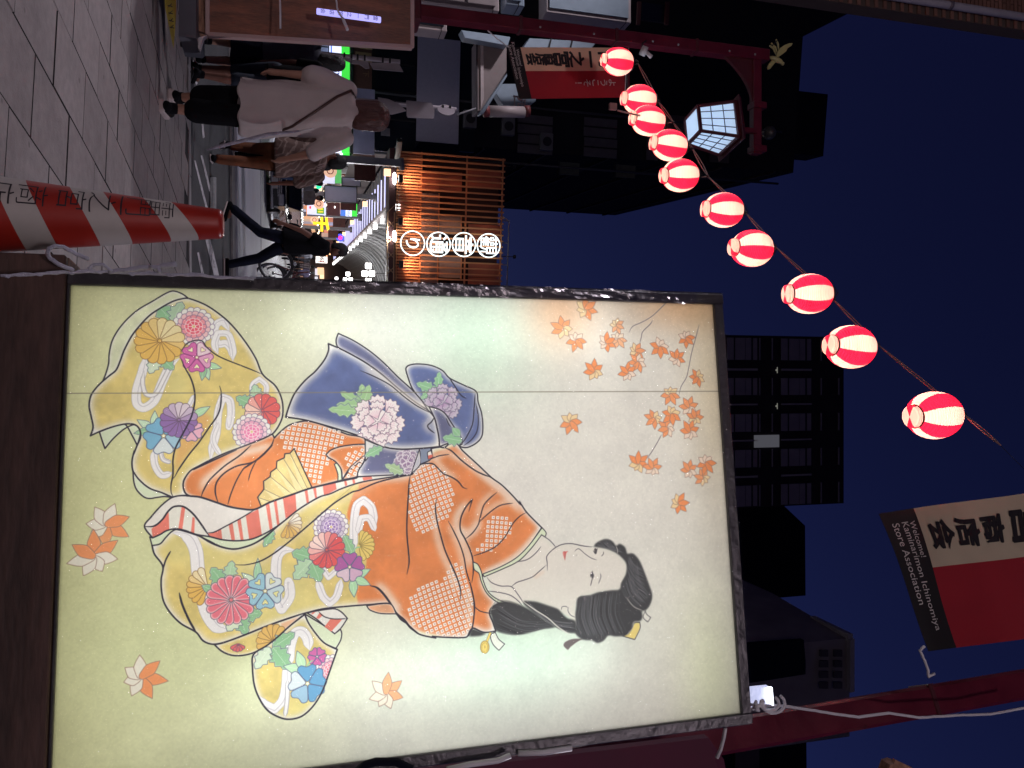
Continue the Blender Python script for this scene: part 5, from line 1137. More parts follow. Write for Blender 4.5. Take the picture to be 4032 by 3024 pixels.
t=thing('tube_lamp','short lit white tube lamp behind the top corner of the light box','tube lamp',P(3000,2730,2.5))
m=MB(); m.prism([P(2950,2712,2.5),P(3028,2704,2.5),P(3034,2775,2.5),P(2952,2788,2.5)],(0,.02,0)); m.build('diffuser',glow('tube_lamp_face',(.62,.66,.95),.8),t)
m=MB(); m.bar(P(3032,2706,2.49),P(3038,2776,2.49),.012); m.build('tube',glow('tube_lamp_tube',(.8,.85,1),4),t)
t=thing('power_cable','white cables drooping out of sight along the outer side of the light box','cable',P(1700,2990,1.62))
m=MB(); m.tube([P(1380,3060,1.60),P(1440,3012,1.59),P(1480,3000,1.58),P(1560,3000,1.58),P(1620,3030,1.58)],.009,6); m.build('cable_run',M_navy,t,smooth=True)
m=MB(); m.tube([P(1760,3030,1.62),P(1850,3010,1.62),P(1960,2995,1.62),P(2010,2975,1.62)],.006,6); m.tube([P(2040,2965,1.64),P(2140,2962,1.64),P(2250,2945,1.64)],.007,6); m.build('cable_bundle',M_cable,t,smooth=True)
# small wooden roof ridge at the lower right corner of the photo
t=thing('wooden_lantern_roof','small bare wooden roof corner, lowest thing in the right corner of the picture','wooden roof',P(3530,3060,2.6))
m=MB(); m.prism([P(3485,3070,2.6),P(3505,3012,2.6),P(3530,3005,2.6),P(3620,3040,2.6),P(3620,3090,2.6)],(0,.05,0)); m.build('roof_board',M_raw,t)
m=MB(); m.bar(P(3518,2995,2.58),P(3600,3035,2.58),.014); m.build('ridge_batten',M_raw,t)
# maroon cloth hanging behind the light box on the right
t=thing('maroon_curtain','maroon board leaning behind the right side of the light box','board',P(2200,3050,2.4))
m=MB(); m.prism([P(1500,3060,2.2),P(2790,2905,2.4),P(2850,2990,2.4),P(2900,3250,2.3),P(1500,3400,2.2)],(0,.03,0)); m.build('board_face',mat('maroon_board',(.10,.014,.04),.7),t)
# ================================================================ arcade
SF=33.0
def axq(): return (N2,D2,ZZ)
def qbox(m,o0,o1,s0,s1,z0,z1,mi=0): return m.box(Q((o0+o1)/2,(s0+s1)/2,(z0+z1)/2),(abs(o1-o0),abs(s1-s0),abs(z1-z0)),(N2,D2,ZZ),mi)
M_or=mat('orange_brown_louvre',(.62,.27,.12),.5,var=.1,scale=3); M_orb=mat('orange_board',(.40,.11,.065),.6,var=.15,scale=2); M_mar=mat('maroon_steel_beam',(.06,.018,.02),.6)
M_led=glow('led_white',(1,.95,.92),5); M_tube=glow('cool_tube',(.62,.62,1.0),1.7); M_neon=glow('white_neon',(.86,1,1),1.9)
M_ceil=mat('pale_ceiling_panel',(.45,.42,.42),.35,var=.06); M_vault=mat('grey_vault_sheet',(.38,.38,.39),.5,metal=.2,var=.12,scale=1.5); M_rib=mat('vault_rib',(.5,.5,.5),.45)
o0,zb=OS(1562,595,SF); _,zt=OS(1988,625,SF); o1=3.2
t=thing('arcade_gate','orange louvred front of the arcade gate above the shopping street','arcade gate',Q(0,SF,0))
m=MB(); qbox(m,o0,o1,SF+.95,SF+1.05,zb,zt); m.build('back_wall',mat('dark_red_back_wall',(.035,.012,.012),.8),t)
n=0; o=o0+.03
_,zm=OS(1658,800,SF)
while o<o1:
    m=MB(); qbox(m,o-.03,o+.03,SF-.12,SF,zb,zt); m.build('louvre',M_or,t)
    m=MB(); qbox(m,o+.10,o+.15,SF-.06,SF,zb,zm); m.build('short_louvre',M_or,t); o+=.2465
for (x0,x1,ya,yb,mt) in ((1658,1818,668,757,M_orb),(1842,1972,668,745,M_orb),(1845,1970,880,960,M_orb),(1845,1970,1035,1150,M_orb),(1572,1655,600,1200,M_orb),(1842,1972,1170,1400,M_orb)):
    a,z0=OS(x0,ya,SF+.8); b,z1=OS(x1,yb,SF+.8); nn=max(1,int((b-a)/.5))
    for i in range(nn):
        m=MB(); qbox(m,a+(b-a)*i/nn+.01,a+(b-a)*(i+1)/nn-.01,SF+.80,SF+.86,z0,z1); m.build('facing_board',mt,t)
M_win=mat('pale_window_blind',(.30,.22,.20),.6)
for (x0,x1,ya,yb) in ((1658,1716,760,1300),(1728,1812,850,925),(1728,1812,1005,1095),(1728,1812,1180,1300)):
    a,z0=OS(x0,ya,SF+.6); b,z1=OS(x1,yb,SF+.6); m=MB(); qbox(m,a,b,SF+.58,SF+.62,z0,z1); w=m.build('window',M_win,t)
    m=MB(); qbox(m,a-.03,b+.03,SF+.55,SF+.66,z1,z1+.05); m.build('head_frame',M_or,w)
for z in (zm,(zm+zt)/2+.15,zt-.06,zb+.05):
    m=MB(); qbox(m,o0-.05,o1,SF+.02,SF+.10,z-.03,z+.03); m.build('cross_rail',M_or,t)
m=MB(); qbox(m,o0-.1,o1,SF-.1,SF+1.1,zb-.30,zb-.04); m.build('bottom_beam',M_mar,t)
# top railing
a,zr=OS(2004,870,SF+.3); b=OS(2004,1300,SF+.3)[0]; 
rl=[Q(OS(1986,850,SF+.3)[0],SF+.3,zt),Q(a,SF+.3,zr),Q(b,SF+.3,zr)]
m=MB(); m.tube(rl,.025,6); m.build('roof_rail',M_grey,t)
for i in range(6):
    oo=a+(b-a)*i/5; m=MB(); m.bar(Q(oo,SF+.3,zt),Q(oo,SF+.3,zr),.035); m.build('rail_post',M_grey,t)
for y in (655,1010,1155):
    q0=PS(2000,y,SF+.3); m=MB(); m.bar(q0-ZZ*.3,q0+ZZ*.35,.03); m.box(q0+ZZ*.3,(.14,.14,.10)); m.build('small_camera',M_dark,t)
# catwalk truss under the gate
ta,z0=OS(1527,835,SF-.5); tb,z1=OS(1550,1105,SF-.5)
tt=thing('lighting_truss','small brown lattice truss hanging under the louvred arcade front','truss',Q(ta,SF-.5,z0))
M_tr=mat('bronze_truss',(.55,.33,.18),.5)
for z in (z0,z1):
    m=MB(); m.bar(Q(ta,SF-.5,z),Q(tb+1,SF-.5,z),.05); m.build('chord',M_tr,tt)
for i in range(13):
    u=ta+(tb+1-ta)*i/12; m=MB(); m.bar(Q(u,SF-.5,z0),Q(u+(tb+1-ta)/12*(1 if i%2 else -1)*.9,SF-.5,z1),.03); m.build('lattice_bar',M_tr,tt)
# neon circles
for (x,y),ch,lab in zip(((1924,967),(1827,963),(1727,962),(1625,958)),'觀音通り',('topmost','second from the top','third from the top','lowest, nearly empty')):
    c=PS(x,y,SF-.35); g=thing('neon_circle','white neon character ring, %s of four on the arcade gate'%lab,'neon sign',c,'neon character rings on the arcade front')
    m=MB(); ring=[c+N2*.50*math.cos(a)+ZZ*.50*math.sin(a) for a in [i*math.pi/20 for i in range(41)]]; m.tube(ring,.024,6,cap=False); m.build('ring',M_neon,g,smooth=True)
    me=textmesh(ch,.86,.02,M_neon,bold=.006 if ch!='觀' else .0); 
    if ch=='り': me.transform(Matrix.Scale(.8,4))
    place(me,c,N2,ZZ); link('character',me,g)
    m=MB(); m.bar(c+D2*.02+ZZ*.2,c+D2*.33+ZZ*.2,.03); m.build('bracket',M_dark,g)
# flood lights washing the louvres from below
for (x,y) in ((1578,704),(1578,872),(1580,1041)):
    c=PS(x,y,SF-.55); g=thing('floodlight','black floodlight washing the orange louvres, %s of the three'%{704:'left end',872:'middle one',1041:'nearest the light box edge'}[y],'floodlight',c,'floodlights at the foot of the arcade front')
    m=MB(); m.box(c,(.30,.22,.18),(N2,D2,ZZ)); m.build('housing',M_dark,g,bevel=.01)
    m=MB(); m.bar(c,c+D2*.5-ZZ*.12,.05); m.build('bracket',M_dark,g)
    m=MB(); m.box(c+ZZ*.092,(.24,.16,.008),(N2,D2,ZZ)); m.build('lens',glow('warm_lens',(1,.5,.25),6),g)
    ld=bpy.data.lights.new('flood','AREA'); ld.size=.24; ld.energy=FLOOD_E; ld.color=(1,.50,.30); ld.spread=math.radians(140)
    lo=bpy.data.objects.new('flood',ld); COL.objects.link(lo); lo.parent=g; d=(D2*.42+ZZ).normalized(); lo.location=ZZ*.12+D2*.05; lo.rotation_euler=(-d).to_track_quat('Z','Y').to_euler()
# white downlights under the gate beam, the right one added to light the plaza
for (x,y) in ((1553,703),(1553,930)):
    c=PS(x,y,SF-.3); g=thing('downlight','oval white downlight under the arcade gate beam, %s'%('left one' if y==703 else 'right one, added for the plaza'),'lamp',c)
    m=MB(); m.ball(c,.16,10,sc=(1.6,1,.5)); m.build('lens',glow('downlight_lens',(1,1,.97),14),g,smooth=True)
    m=MB(); m.bar(c+ZZ*.05,c+ZZ*.3,.05); m.build('stem',M_dark,g)
    ld=bpy.data.lights.new('downlight','SPOT'); ld.energy=PLAZA_E; ld.spot_size=math.radians(150); ld.spot_blend=.6; ld.color=(.92,.92,1); ld.shadow_soft_size=.25; lo=bpy.data.objects.new('downlight',ld); COL.objects.link(lo); lo.parent=g; lo.location=(0,-.2,-.12)
# pillars with brackets
M_pil=mat('grey_pillar_steel',(.30,.30,.32),.4,metal=.2)
for i,s in enumerate((30.6,42.0,53.5,64.5,77,89,101)):
    o=-4.95; z=4.75
    g=thing('arcade_pillar','grey steel canopy pillar of the arcade, %s'%('nearest one, in front of the convenience store corner','second, behind the large blank sign','third, by the yellow neon sign','fourth along the row','fifth along the row','sixth, small in the distance','farthest one in view')[i],'pillar',Q(o,s,.07),'canopy pillars down the left side of the arcade')
    m=MB(); qbox(m,o-.13,o+.13,s-.13,s+.13,.07,z); m.build('shaft',M_pil,g)
    m=MB(); m.tube([Q(o-.2,s,z+.02),Q(o+.25,s,z+.05)],.11,10); m.build('head',M_pil,g,smooth=True)
    m=MB(); qbox(m,o+.15,o+.75,s-.03,s+.03,z-1.75,z-.95); m.build('name_plate',mat('brown_plate',(.13,.04,.03),.5,var=.3,scale=6),g)
    m=MB(); qbox(m,o+.25,o+.5,s-.1,s+.1,z-.62,z-.38); m.build('warm_lamp',glow('warm_lamp',(1,.55,.3),2.2),g)
# canopy with tubes on the left, vault in the middle
t=thing('arcade_canopy','flat side canopy of the arcade with a row of cool white tubes','canopy',Q(-5,34,4.9))
m=MB(); qbox(m,-6.6,-3.95,34.2,112,5.16,5.22); m.build('ceiling',M_ceil,t)
m=MB(); qbox(m,-3.95,-3.80,34.2,112,4.80,5.35); m.build('fascia',mat('rose_grey_fascia',(.36,.31,.31),.4),t)
m=MB(); m.bar(Q(-5.9,31,4.75),Q(-3.9,37,5.05),.14,.2); m.build('raking_beam',M_dark,t)
for i in range(40):
    s=35.6+1.88*i
    m=MB(); m.tube([Q(-5.75,s,5.02),Q(-4.15,s,5.02)],.028,6); m.build('light_tube',M_tube,t)
    if i<16:
        m=MB(); qbox(m,-6.5,-3.95,s+.85,s+.98,5.06,5.16); m.build('ceiling_rib',M_pil,t)
leds=[]
for x,y in ((1543,815),(1514,844),(1488,870),(1466,893),(1447,912),(1429,929),(1414,944),(1399,957.5),(1385,969),(1373,980),(1363,991)):
    v=ray(x,y); leds.append(-3.62/(v.dot(N2)/v.dot(D2)))
while len(leds)<26: leds.append(leds[-1]+3.0)
t=thing('arcade_vault','grey ribbed barrel vault roofing the arcade, with hanging lamp clusters','vault roof',Q(0,34,5))
def arch(o_r,z_r,n=24): return [(math.cos(math.pi*i/n)*o_r,5.15+math.sin(math.pi*i/n)*z_r) for i in range(n+1)]
m=MB(); A1=arch(3.8,2.9); A2=arch(3.95,3.05)
for s in (34.6,112): m.v+=[tuple(Q(o,s,z)) for o,z in A1]+[tuple(Q(o,s,z)) for o,z in A2]
n=len(A1)
for i in range(n-1): m.f+=[(i,i+1,2*n+i+1,2*n+i),(n+i+1,n+i,3*n+i,3*n+i+1)]; m.m+=[0,0]
m.build('vault_skin',M_vault,t,smooth=True)
for i in range(30):
    s=35.2+2.5*i; m=MB(); m.tube([Q(o,s,z) for o,z in arch(3.72,2.8,18)],.06,5); m.build('arch_rib',M_rib,t,smooth=True)
for k in range(1,18):
    a=math.pi*k/18; m=MB(); m.bar(Q(math.cos(a)*3.7,35,5.15+math.sin(a)*2.78),Q(math.cos(a)*3.7,112,5.15+math.sin(a)*2.78),.03); m.build('purlin',M_rib,t)
for i,s in enumerate(leds):
    m=MB(); qbox(m,-3.76,-3.50,s-.05,s+.05,4.95,5.12) if i<3 else qbox(m,-3.76,-3.50,s-.05,s+.05,4.90,5.12); m.build('led_block',M_led,t)
# hanging clusters
for i,(cx,cy_,s,d) in enumerate(((1450,1075,43,.36),(1370,1100,57,.33),(1325,1113,72,.3))):
    o,z=OS(cx,cy_,s); g=thing('lamp_cluster','hanging cluster of square white lamps in the vault, %s'%('nearest and largest','middle one','small far one')[i],'hanging lamp',Q(o,s,z+1.2),'lamp clusters hanging down the middle of the arcade vault')
    for dx,dy in ((0,-28),(-14,2),(14,2),(0,32)):
        oo,zz=OS(cx+dx*43/s,cy_+dy*43/s,s); m=MB(); qbox(m,oo-d*.42,oo+d*.42,s-.15,s+.15,zz-d*.42,zz+d*.42); m.build('lamp_cube',M_led,g,bevel=.03)
    m=MB(); m.bar(Q(o,s,z+.3),Q(o,s,z+1.6),.04); m.build('drop_rod',M_dark,g)
    ld=bpy.data.lights.new('cluster_light','POINT'); ld.energy=ARC_E; ld.shadow_soft_size=.5; lo=bpy.data.objects.new('cluster_light',ld); COL.objects.link(lo); lo.parent=g; lo.location=Q(0,-1.2,-1.9)
# ================================================================ buildings on the left
def bmat(name,c,**k): return mat(name,c,.85,var=.2,scale=.5,spec=.08,**k)
M_bldA=bmat('dark_facade_tile',(.022,.022,.030)); M_bldB=bmat('dark_render',(.010,.009,.011))
oc,zc_=OS(3062,695,38.0)
t=thing('corner_building','tall dark corner building rising behind the arcade gate','building',Q(-8,38,0))
m=MB(); qbox(m,-26,oc,36.6,61,0,zc_); m.build('walls',M_bldA,t)
for i in range(26):
    z=3+i*1.05
    if z>zc_-1: break
    m=MB(); qbox(m,oc+.003,oc+.10,36.6,61,z,z+.12); m.build('wall_ledge',mat('ledge',(.03,.028,.038),.7),t) if i%3==0 else None
def face(name,x0,x1,y0,y1,s,mt,par,dep=.06,ins=0):
    a,z0=OS(x0,y0,s); b,z1=OS(x1,y1,s); 
    o_a=OS((x0+x1)/2,y0,s)[0]; o_b=OS((x0+x1)/2,y1,s)[0]
    z0=OS(x0,(y0+y1)/2,s)[1]; z1=OS(x1,(y0+y1)/2,s)[1]
    m=MB(); qbox(m,o_a,o_b,s-dep,s,z0,z1); return m.build(name,mt,par),(o_a,o_b,z0,z1)
M_dimw=mat('dim_curtained_glass',(.10,.09,.10),.5,var=.2,scale=3)
for (x0,x1,ya,yb) in ((2037,2175,455,528),(2037,2175,533,607),(2298,2428,467,540),(2298,2428,546,620),(2545,2590,540,630)):
    w,(a,b,z0,z1)=face('window',x0,x1,ya,yb,36.5,M_dimw,t,.05)
    m=MB(); qbox(m,(a+b)/2-.03,(a+b)/2+.03,36.38,36.44,z0,z1); m.build('mullion',M_bldA,w)
p_,_=face('pale_panel',1641,1808,152,562,36.4,mat('pale_blank_panel',(.62,.60,.70),.5,var=.05),t,.06)
face('dark_glazing',1478,1635,150,600,36.5,M_glassd,t,.06)
for y in (250,360,470): face('glazing_bar',1478,1635,y,y+5,36.42,M_dark,t,.05)
for y in (455,): face('vent_grille',1500,1535,505,535,36.4,M_grey,t,.04)
face('dark_glazing',1812,1870,150,600,36.5,M_glassd,t,.06)
m=MB(); oo,zz=OS(3110,560,50); qbox(m,oo-3,oo+1.2,48,50,zc_,zz+1.4); m.build('roof_tank_room',M_bldA,t)
# convenience store under it
M_cwh=glow('store_sign_white',(.68,.74,1.0),1.5); M_cgr=glow('store_sign_green',(.05,.66,.06),1.2); M_cbl=glow('store_sign_blue',(.05,.15,.8),.9)
M_csm=mat('sign_edge',(.3,.3,.34),.4)
t=thing('convenience_store_sign','long lit green, white and blue convenience store sign at the street corner','shop sign',Q(-9,35.8,3.0))
def facew(name,x0,x1,y0,y1,s,mt,par,dep=.1): return face(name,x0,x1,y0,y1,s,mt,par,dep)
seg=((100,212),(214,430),(432,567),(570,602))
for y0,y1 in seg:
    facew('white_face',1297,1344,y0,y1,35.8,M_cwh,t); facew('green_face',1345,1376,y0,y1,35.8,M_cgr,t); facew('blue_line',1302,1307,y0,y1,35.66,M_cbl,t,.02)
facew('sign_frame',1377,1382,100,604,35.8,M_csm,t,.14)
facew('corner_face',1350,1376,604,632,36.2,M_cgr,t); facew('corner_face_white',1338,1349,604,632,36.2,M_cwh,t)
c=PS(1327,331,35.62); me=textmesh('FamilyMart',.55,.01,glow('sign_blue_letters',(.01,.05,.35),.5),width=OS(1327,420,35.6)[0]-OS(1327,243,35.6)[0]); place(me,c,N2,ZZ); link('lettering',me,t)
t=thing('blank_lightbox_sign','unlit grey blank sign band right above the convenience store sign','shop sign',Q(-8,35.7,4))
facew('sign_face',1391,1474,352,608,35.7,mat('grey_blue_blank_face',(.40,.42,.58),.4,var=.05),t,.12); facew('sign_side',1384,1476,609,634,36.3,mat('brown_side',(.30,.18,.15),.5),t,.1); facew('sign_frame',1386,1390,180,612,35.66,M_dark,t,.16)
facew('dark_shadow_gap',1379,1385,180,634,35.9,M_dark,t,.1)
t=thing('brown_shop_sign','brown shop sign with gold strokes, half hidden by the notice board','shop sign',Q(-10,35.7,4))
facew('sign_face',1388,1464,150,350,35.7,mat('brown_sign_face',(.15,.08,.055),.5),t,.12)
me=textmesh('川',.85,.01,mat('gold_letter',(.42,.34,.16),.5),bold=.03); place(me,PS(1428,207,35.5),N2,ZZ); link('lettering',me,t)
me=textmesh('下',.3,.01,mat('gold_letter',(.30,.18,.08),.5)); place(me,PS(1440,290,35.5),N2,ZZ); link('lettering',me,t)
t=thing('store_front','dim bluish store window seen between the walkers','shop front',Q(-9,36.2,1.2))
facew('glass_front',1180,1292,100,632,36.3,glow('store_glow',(.20,.23,.36),.35),t,.05)
for y in range(110,640,34): facew('window_mullion',1180,1292,y,y+4,36.1,M_dark,t,.05)
# side street lit things, further in
def sign(name,label,cat,faces,x,y,s,group=None):
    g=thing(name,label,cat,PS(x,y,s),group)
    for f in faces:
        nm,x0,x1,y0,y1,mt=f[:6]; off=f[6] if len(f)>6 else 0; face(nm,x0,x1,y0,y1,s-off,mt,g,.06)
    return g
wh=glow('lit_white_face',(.66,.70,1.0),.95); gn=glow('lit_green_face',(.10,.50,.14),.8); 
sign('side_shop_sign','green and white lit sign on the arcade side of the store corner','shop sign',[('white_face',1272,1318,655,722,wh),('green_face',1319,1344,655,722,gn),('pale_strip',1246,1270,655,675,glow('pale_strip',(.6,.62,.9),.8))],1300,690,40)
M_pe=glow('peach_disc',(.95,.52,.36),.75)
for (x,y,r,s,lab) in ((1300,674,25,39,'on the green and white store corner sign'),(1255,803,19,50,'on the white menu sign'),(1238,866,15,60,'beside the yellow neon'),(1205,895,0,0,'')):
    if not r: continue
    c=PS(x,y,s-.4); R=r*s/3150; g=thing('round_face_sign','round peach disc sign with a dark ring, '+lab,'round sign',c,'round peach disc signs along the arcade')
    m=MB(); m.lathe([(.001,0),(R,0),(R,.08),(.001,.08)],c,24,(N2,ZZ,-D2)); m.build('disc',M_pe,g)
    m=MB(); m.tube([c-D2*.09+N2*R*.45*math.cos(a)+ZZ*R*.45*math.sin(a) for a in [k*math.pi/10 for k in range(21)]],R*.07,5,cap=False); m.build('ring',mat('brown_ring',(.12,.03,.02),.5),g)
g=thing('green_neon_script','green neon script sign between the store corner and the blank signs','neon sign',PS(1255,715,44)); rs=random.Random(3)
pts=[PS(1255+11*math.sin(i*1.7)+rs.uniform(-3,3),686+i*1.55,44) for i in range(38)]; m=MB(); m.tube(pts,.045,5); m.build('neon_tube',glow('green_neon',(.02,.85,.30),1.6),g)
gy=mat('lavender_blank_face',(.52,.54,.75),.4,var=.04)
def frame_sign(label,x0,x1,y0,y1,s,mt=gy):
    g=sign('blank_lightbox_sign',label,'shop sign',[('sign_face',x0,x1,y0,y1,mt)],x0,y0,s)
    for f in ((x0-3,x0,y0-3,y1+3),(x1,x1+3,y0-3,y1+3),(x0,x1,y0-3,y0),(x0,x1,y1,y1+3)): face('sign_frame',*f,s,M_dark,g,.14)
frame_sign('small blank grey hanging sign nearer the store corner',1347,1418,702,733,43); frame_sign('large blank lavender hanging sign in a black frame',1279,1403,735,796,41.5)
g=thing('lit_slat_front','warm lit shop front of vertical wooden slats behind the parked car','shop front',Q(-6.8,46,1.5))
face('glowing_wall',1140,1232,662,730,46,glow('warm_wall',(.75,.36,.20),.42),g,.05)
for i in range(6): face('slat',1140,1232,668+i*10,671+i*10,45.8,M_dark,g,.06)
for x,y in ((1160,677),(1230,672),(1215,680),(1185,677)): 
    m=MB(); m.ball(PS(x,y,45.4),.07,8); m.build('bulb',glow('warm_bulb',(1,.75,.45),5),g)
g=thing('striped_hoarding','slanting red, orange and green hoarding deep in the arcade','hoarding',PS(1200,760,48))
for q,c in (([(1176,742),(1190,742),(1215,782),(1176,786)],(.62,.10,.05)),([(1190,742),(1206,742),(1232,784),(1215,782)],(.75,.42,.25)),([(1206,742),(1242,746),(1242,786),(1232,784)],(.06,.30,.14))):
    m=MB(); m.prism([PS(x,y,48) for x,y in q],D2*.06); m.build('colour_field',glow('hoarding_colour',c,.55),g)
g=sign('menu_sign','white lit menu sign with a green and yellow figure shape','shop sign',[('sign_face',1209,1283,795,846,wh),('sign_frame',1206,1209,794,850,glow('orange_edge',(1,.35,.1),.8)),('red_mark',1218,1225,812,822,glow('red_mark',(.8,.05,.1),.8),.05),('green_mark',1214,1222,799,806,glow('green_mark',(.05,.5,.1),.8),.05),('green_field',1247,1276,817,842,glow('green_field',(.12,.35,.05),.7),.05),('yellow_field',1252,1272,820,826,glow('yellow_field',(.75,.7,.05),.9),.09),('yellow_field',1252,1272,831,837,glow('yellow_field',(.75,.7,.05),.9),.09)],1245,820,50)
g=sign('vertical_store_sign','small green, white and blue vertical lit sign high up in the arcade','shop sign',[('green_face',1386,1406,803,852,M_cgr),('white_face',1361,1385,803,852,M_cwh),('blue_face',1341,1360,822,850,glow('blue_face',(.08,.22,.8),.9))],1370,830,50)
me=textmesh('Family',.3,.01,glow('letters_blue',(.03,.08,.4),.4)); place(me,PS(1372,828,49.8),N2,ZZ); link('lettering',me,g)
g=sign('dark_shop_panel','dark red and brown shop panel between the lit signs','shop front',[('panel',1288,1338,798,850,mat('dark_shop_red',(.12,.04,.04),.5)),('downlight',1316,1320,812,820,glow('downlight',(1,.95,.9),3),.1)],1300,820,50.5)
g=thing('yellow_neon_sign','bright yellow neon character sign in the arcade','neon sign',PS(1265,880,58)); me=textmesh('千',1.15,.03,glow('yellow_neon',(1,.62,.02),1.5),bold=.05); place(me,PS(1265,880,58),N2,ZZ); link('character',me,g)
g=thing('blue_ring_neon','small blue neon ring around a pink centre above the capped walker','neon sign',PS(1340,936,66)); c=PS(1340,936,66)
m=MB(); m.tube([c+N2*.26*math.cos(a)+ZZ*.26*math.sin(a) for a in [k*math.pi/10 for k in range(21)]],.06,6,cap=False); m.build('ring',glow('blue_neon',(.05,.08,1),2),g); m=MB(); m.ball(c,.17,8); m.build('centre',glow('pink_neon',(1,.05,.35),1.6),g)
g=sign('white_price_board','white lit board with black and red print far down the arcade','shop sign',[('sign_face',1243,1289,1010,1036,glow('white_board',(.95,.85,.78),.9)),('red_line',1250,1284,1030,1033,glow('red_line',(.8,.1,.08),.6),.05)],1265,1023,74)
me=textmesh('352',.42,.01,M_dark,bold=.01); place(me,PS(1268,1020,73.8),N2,ZZ); link('lettering',me,g)
# shop row of the arcade, left side, with its many small lights
t=thing('arcade_shop_row','row of lit arcade shop fronts behind the pillars on the left','shop row',Q(-6.8,60,0))
m=MB(); qbox(m,-7.2,-6.75,38,112,0,5.1); m.build('row_wall',mat('row_wall',(.10,.07,.07),.7),t)
cols=[(.9,.45,.25),(.8,.55,.4),(.55,.5,.6),(.9,.35,.18),(.45,.45,.6),(.9,.6,.35)]
rs=random.Random(11)
for i in range(24):
    s0=38.5+i*3.0; c=cols[i%6]
    m=MB(); qbox(m,-6.75,-6.70,s0,s0+2.6,.2,2.5+rs.uniform(-.2,.2)); m.build('shop_window',glow('shop_glow',c,rs.uniform(.5,1.0)),t)
    m=MB(); qbox(m,-6.72,-6.35,s0+.1,s0+2.6,2.75,3.35); m.build('fascia_board',mat('fascia_board',tuple(rs.choice([(.28,.10,.08),(.2,.2,.22),(.12,.08,.07)])),.5),t)
    m=MB(); m.ball(Q(-6.3,s0+rs.uniform(0,2),rs.uniform(2.4,2.7)),.08,6); m.build('shop_bulb',glow('shop_bulb',(1,.8,.55),6),t)
for i in range(16):
    s0=44+i*4.1; oo=-5.9+rs.uniform(-.2,.3); m=MB(); qbox(m,oo-.45,oo+.2,s0,s0+.12,rs.uniform(2.9,3.1),rs.uniform(3.5,4.3)); m.build('projecting_sign',glow('projecting',rs.choice([(.8,.5,.4),(.5,.5,.7),(.8,.3,.2),(.7,.68,.6)]),rs.uniform(.2,.6)),t)
t=thing('arcade_far_end','warm murky far end of the arcade','building',Q(0,112,0)); m=MB(); qbox(m,-8,8,112.2,113,0,9); m.build('end_wall',mat('end_wall',(.12,.09,.09),.8),t)
for i in range(14):
    m=MB(); c=Q(rs.uniform(-5,4),111.8,rs.uniform(1,4)); m.box(c,(rs.uniform(.3,1.2),.1,rs.uniform(.3,.9))); m.build('lit_sign',glow('far_sign',rs.choice([(1,.6,.35),(.8,.8,.9),(.9,.4,.2)]),rs.uniform(.6,2)),t)
t=thing('arcade_shop_row','shop row on the right side of the arcade, mostly behind the light box','shop row',Q(6.8,60,0))
m=MB(); qbox(m,6.75,7.2,36,112,0,5.1); m.build('row_wall',mat('row_wall',(.14,.10,.10),.7),t)
for i in range(10):
    m=MB(); qbox(m,6.68,6.75,38+i*6,42+i*6,.3,2.6); m.build('shop_window',glow('shop_glow',cols[i%6],.5),t)
# near left building with the projecting boxes
t=thing('near_left_building','dark near building on the left carrying projecting sign boxes','building',Q(-9,20,0))
m=MB(); qbox(m,-20,-7.66,15.5,22.6,0,15.0); m.build('walls',M_bldB,t)
M_rf=mat('reddish_window_frame',(.14,.04,.035),.5)
w,_=face('window',2520,2615,20,88,15.4,M_glassd,t,.08); face('window_frame',2505,2519,10,100,15.3,M_rf,w,.06); face('window_frame',2616,2630,10,100,15.3,M_rf,w,.06)
M_boxw=mat('white_sign_box',(.52,.44,.43),.5,var=.07); M_boxb=mat('blue_grey_sign_face',(.33,.42,.50),.4,var=.06); M_line=mat('dark_seam',(.02,.015,.02),.7)
def pbox(label,x0,x1,ys,yb,X_at,Yf,mf,ms):
    """sign box left of the camera: lit-side right face between image rows ys (front edge) and yb (back edge)"""
    v=ray((x0+x1)/2,ys); X=v.x/v.y*Yf; vb=ray((x0+x1)/2,yb); Yb=X/(vb.x/vb.y)
    z0=P(x0,ys,Yf).z; z1=P(x1,ys,Yf).z; g=thing('projecting_sign_box',label,'sign box',(X,Yf,z0))
    m=MB(); m.box((X-.45,(Yf+Yb)/2,(z0+z1)/2),(.9,Yb-Yf,z1-z0)); m.build('box_body',ms,g,bevel=.015)
    m=MB(); m.box((X-.47,Yf-.012,(z0+z1)/2),(.78,.02,(z1-z0)-.12)); m.build('front_face',mf,g)
    m=MB(); m.box((X-.45,(Yf+Yb)/2,z1-.10),(.905,Yb-Yf+.006,.012)); m.build('seam',M_line,g)
    return g,(X,Yf,Yb,z0,z1)
g,(X,Yf,Yb,z0,z1)=pbox('large white sign box jutting in from the left above the notice board',1626,1965,25,92,0,12,M_boxw,M_boxw)
m=MB(); m.box((X+.006,Yf+.12,z0+.33),(.01,.10,.16)); m.build('small_plate',M_dark,g)
m=MB(); m.box((X-.47,Yf-.03,z0+.62*(z1-z0)),(.80,.01,.02)); m.build('seam',M_line,g)
pbox('pale blue sign box with white edge near the red pole top left',2150,2485,70,118,0,12.6,M_boxb,M_boxw)
pbox('small grey sign box between the two larger ones at the left',1990,2065,22,62,0,12.3,M_boxb,M_boxb)
pbox('low white box lamp left of the red pole foot',1622,1760,118,150,0,13.2,M_glassd,M_boxw)
def pprism(name,label,cat,pts,Y,dep,mt,extra=()):
    g=thing(name,label,cat,P(*pts[0],Y)); m=MB(); m.prism([P(x,y,Y) for x,y in pts],(-.05,dep,0)); m.build('board',mt,g,bevel=.01)
    for nm,pp,mm in extra:
        m=MB(); m.prism([P(x,y,Y-.03) for x,y in pp],(0,.028,0)); m.build(nm,mm,g)
    return g
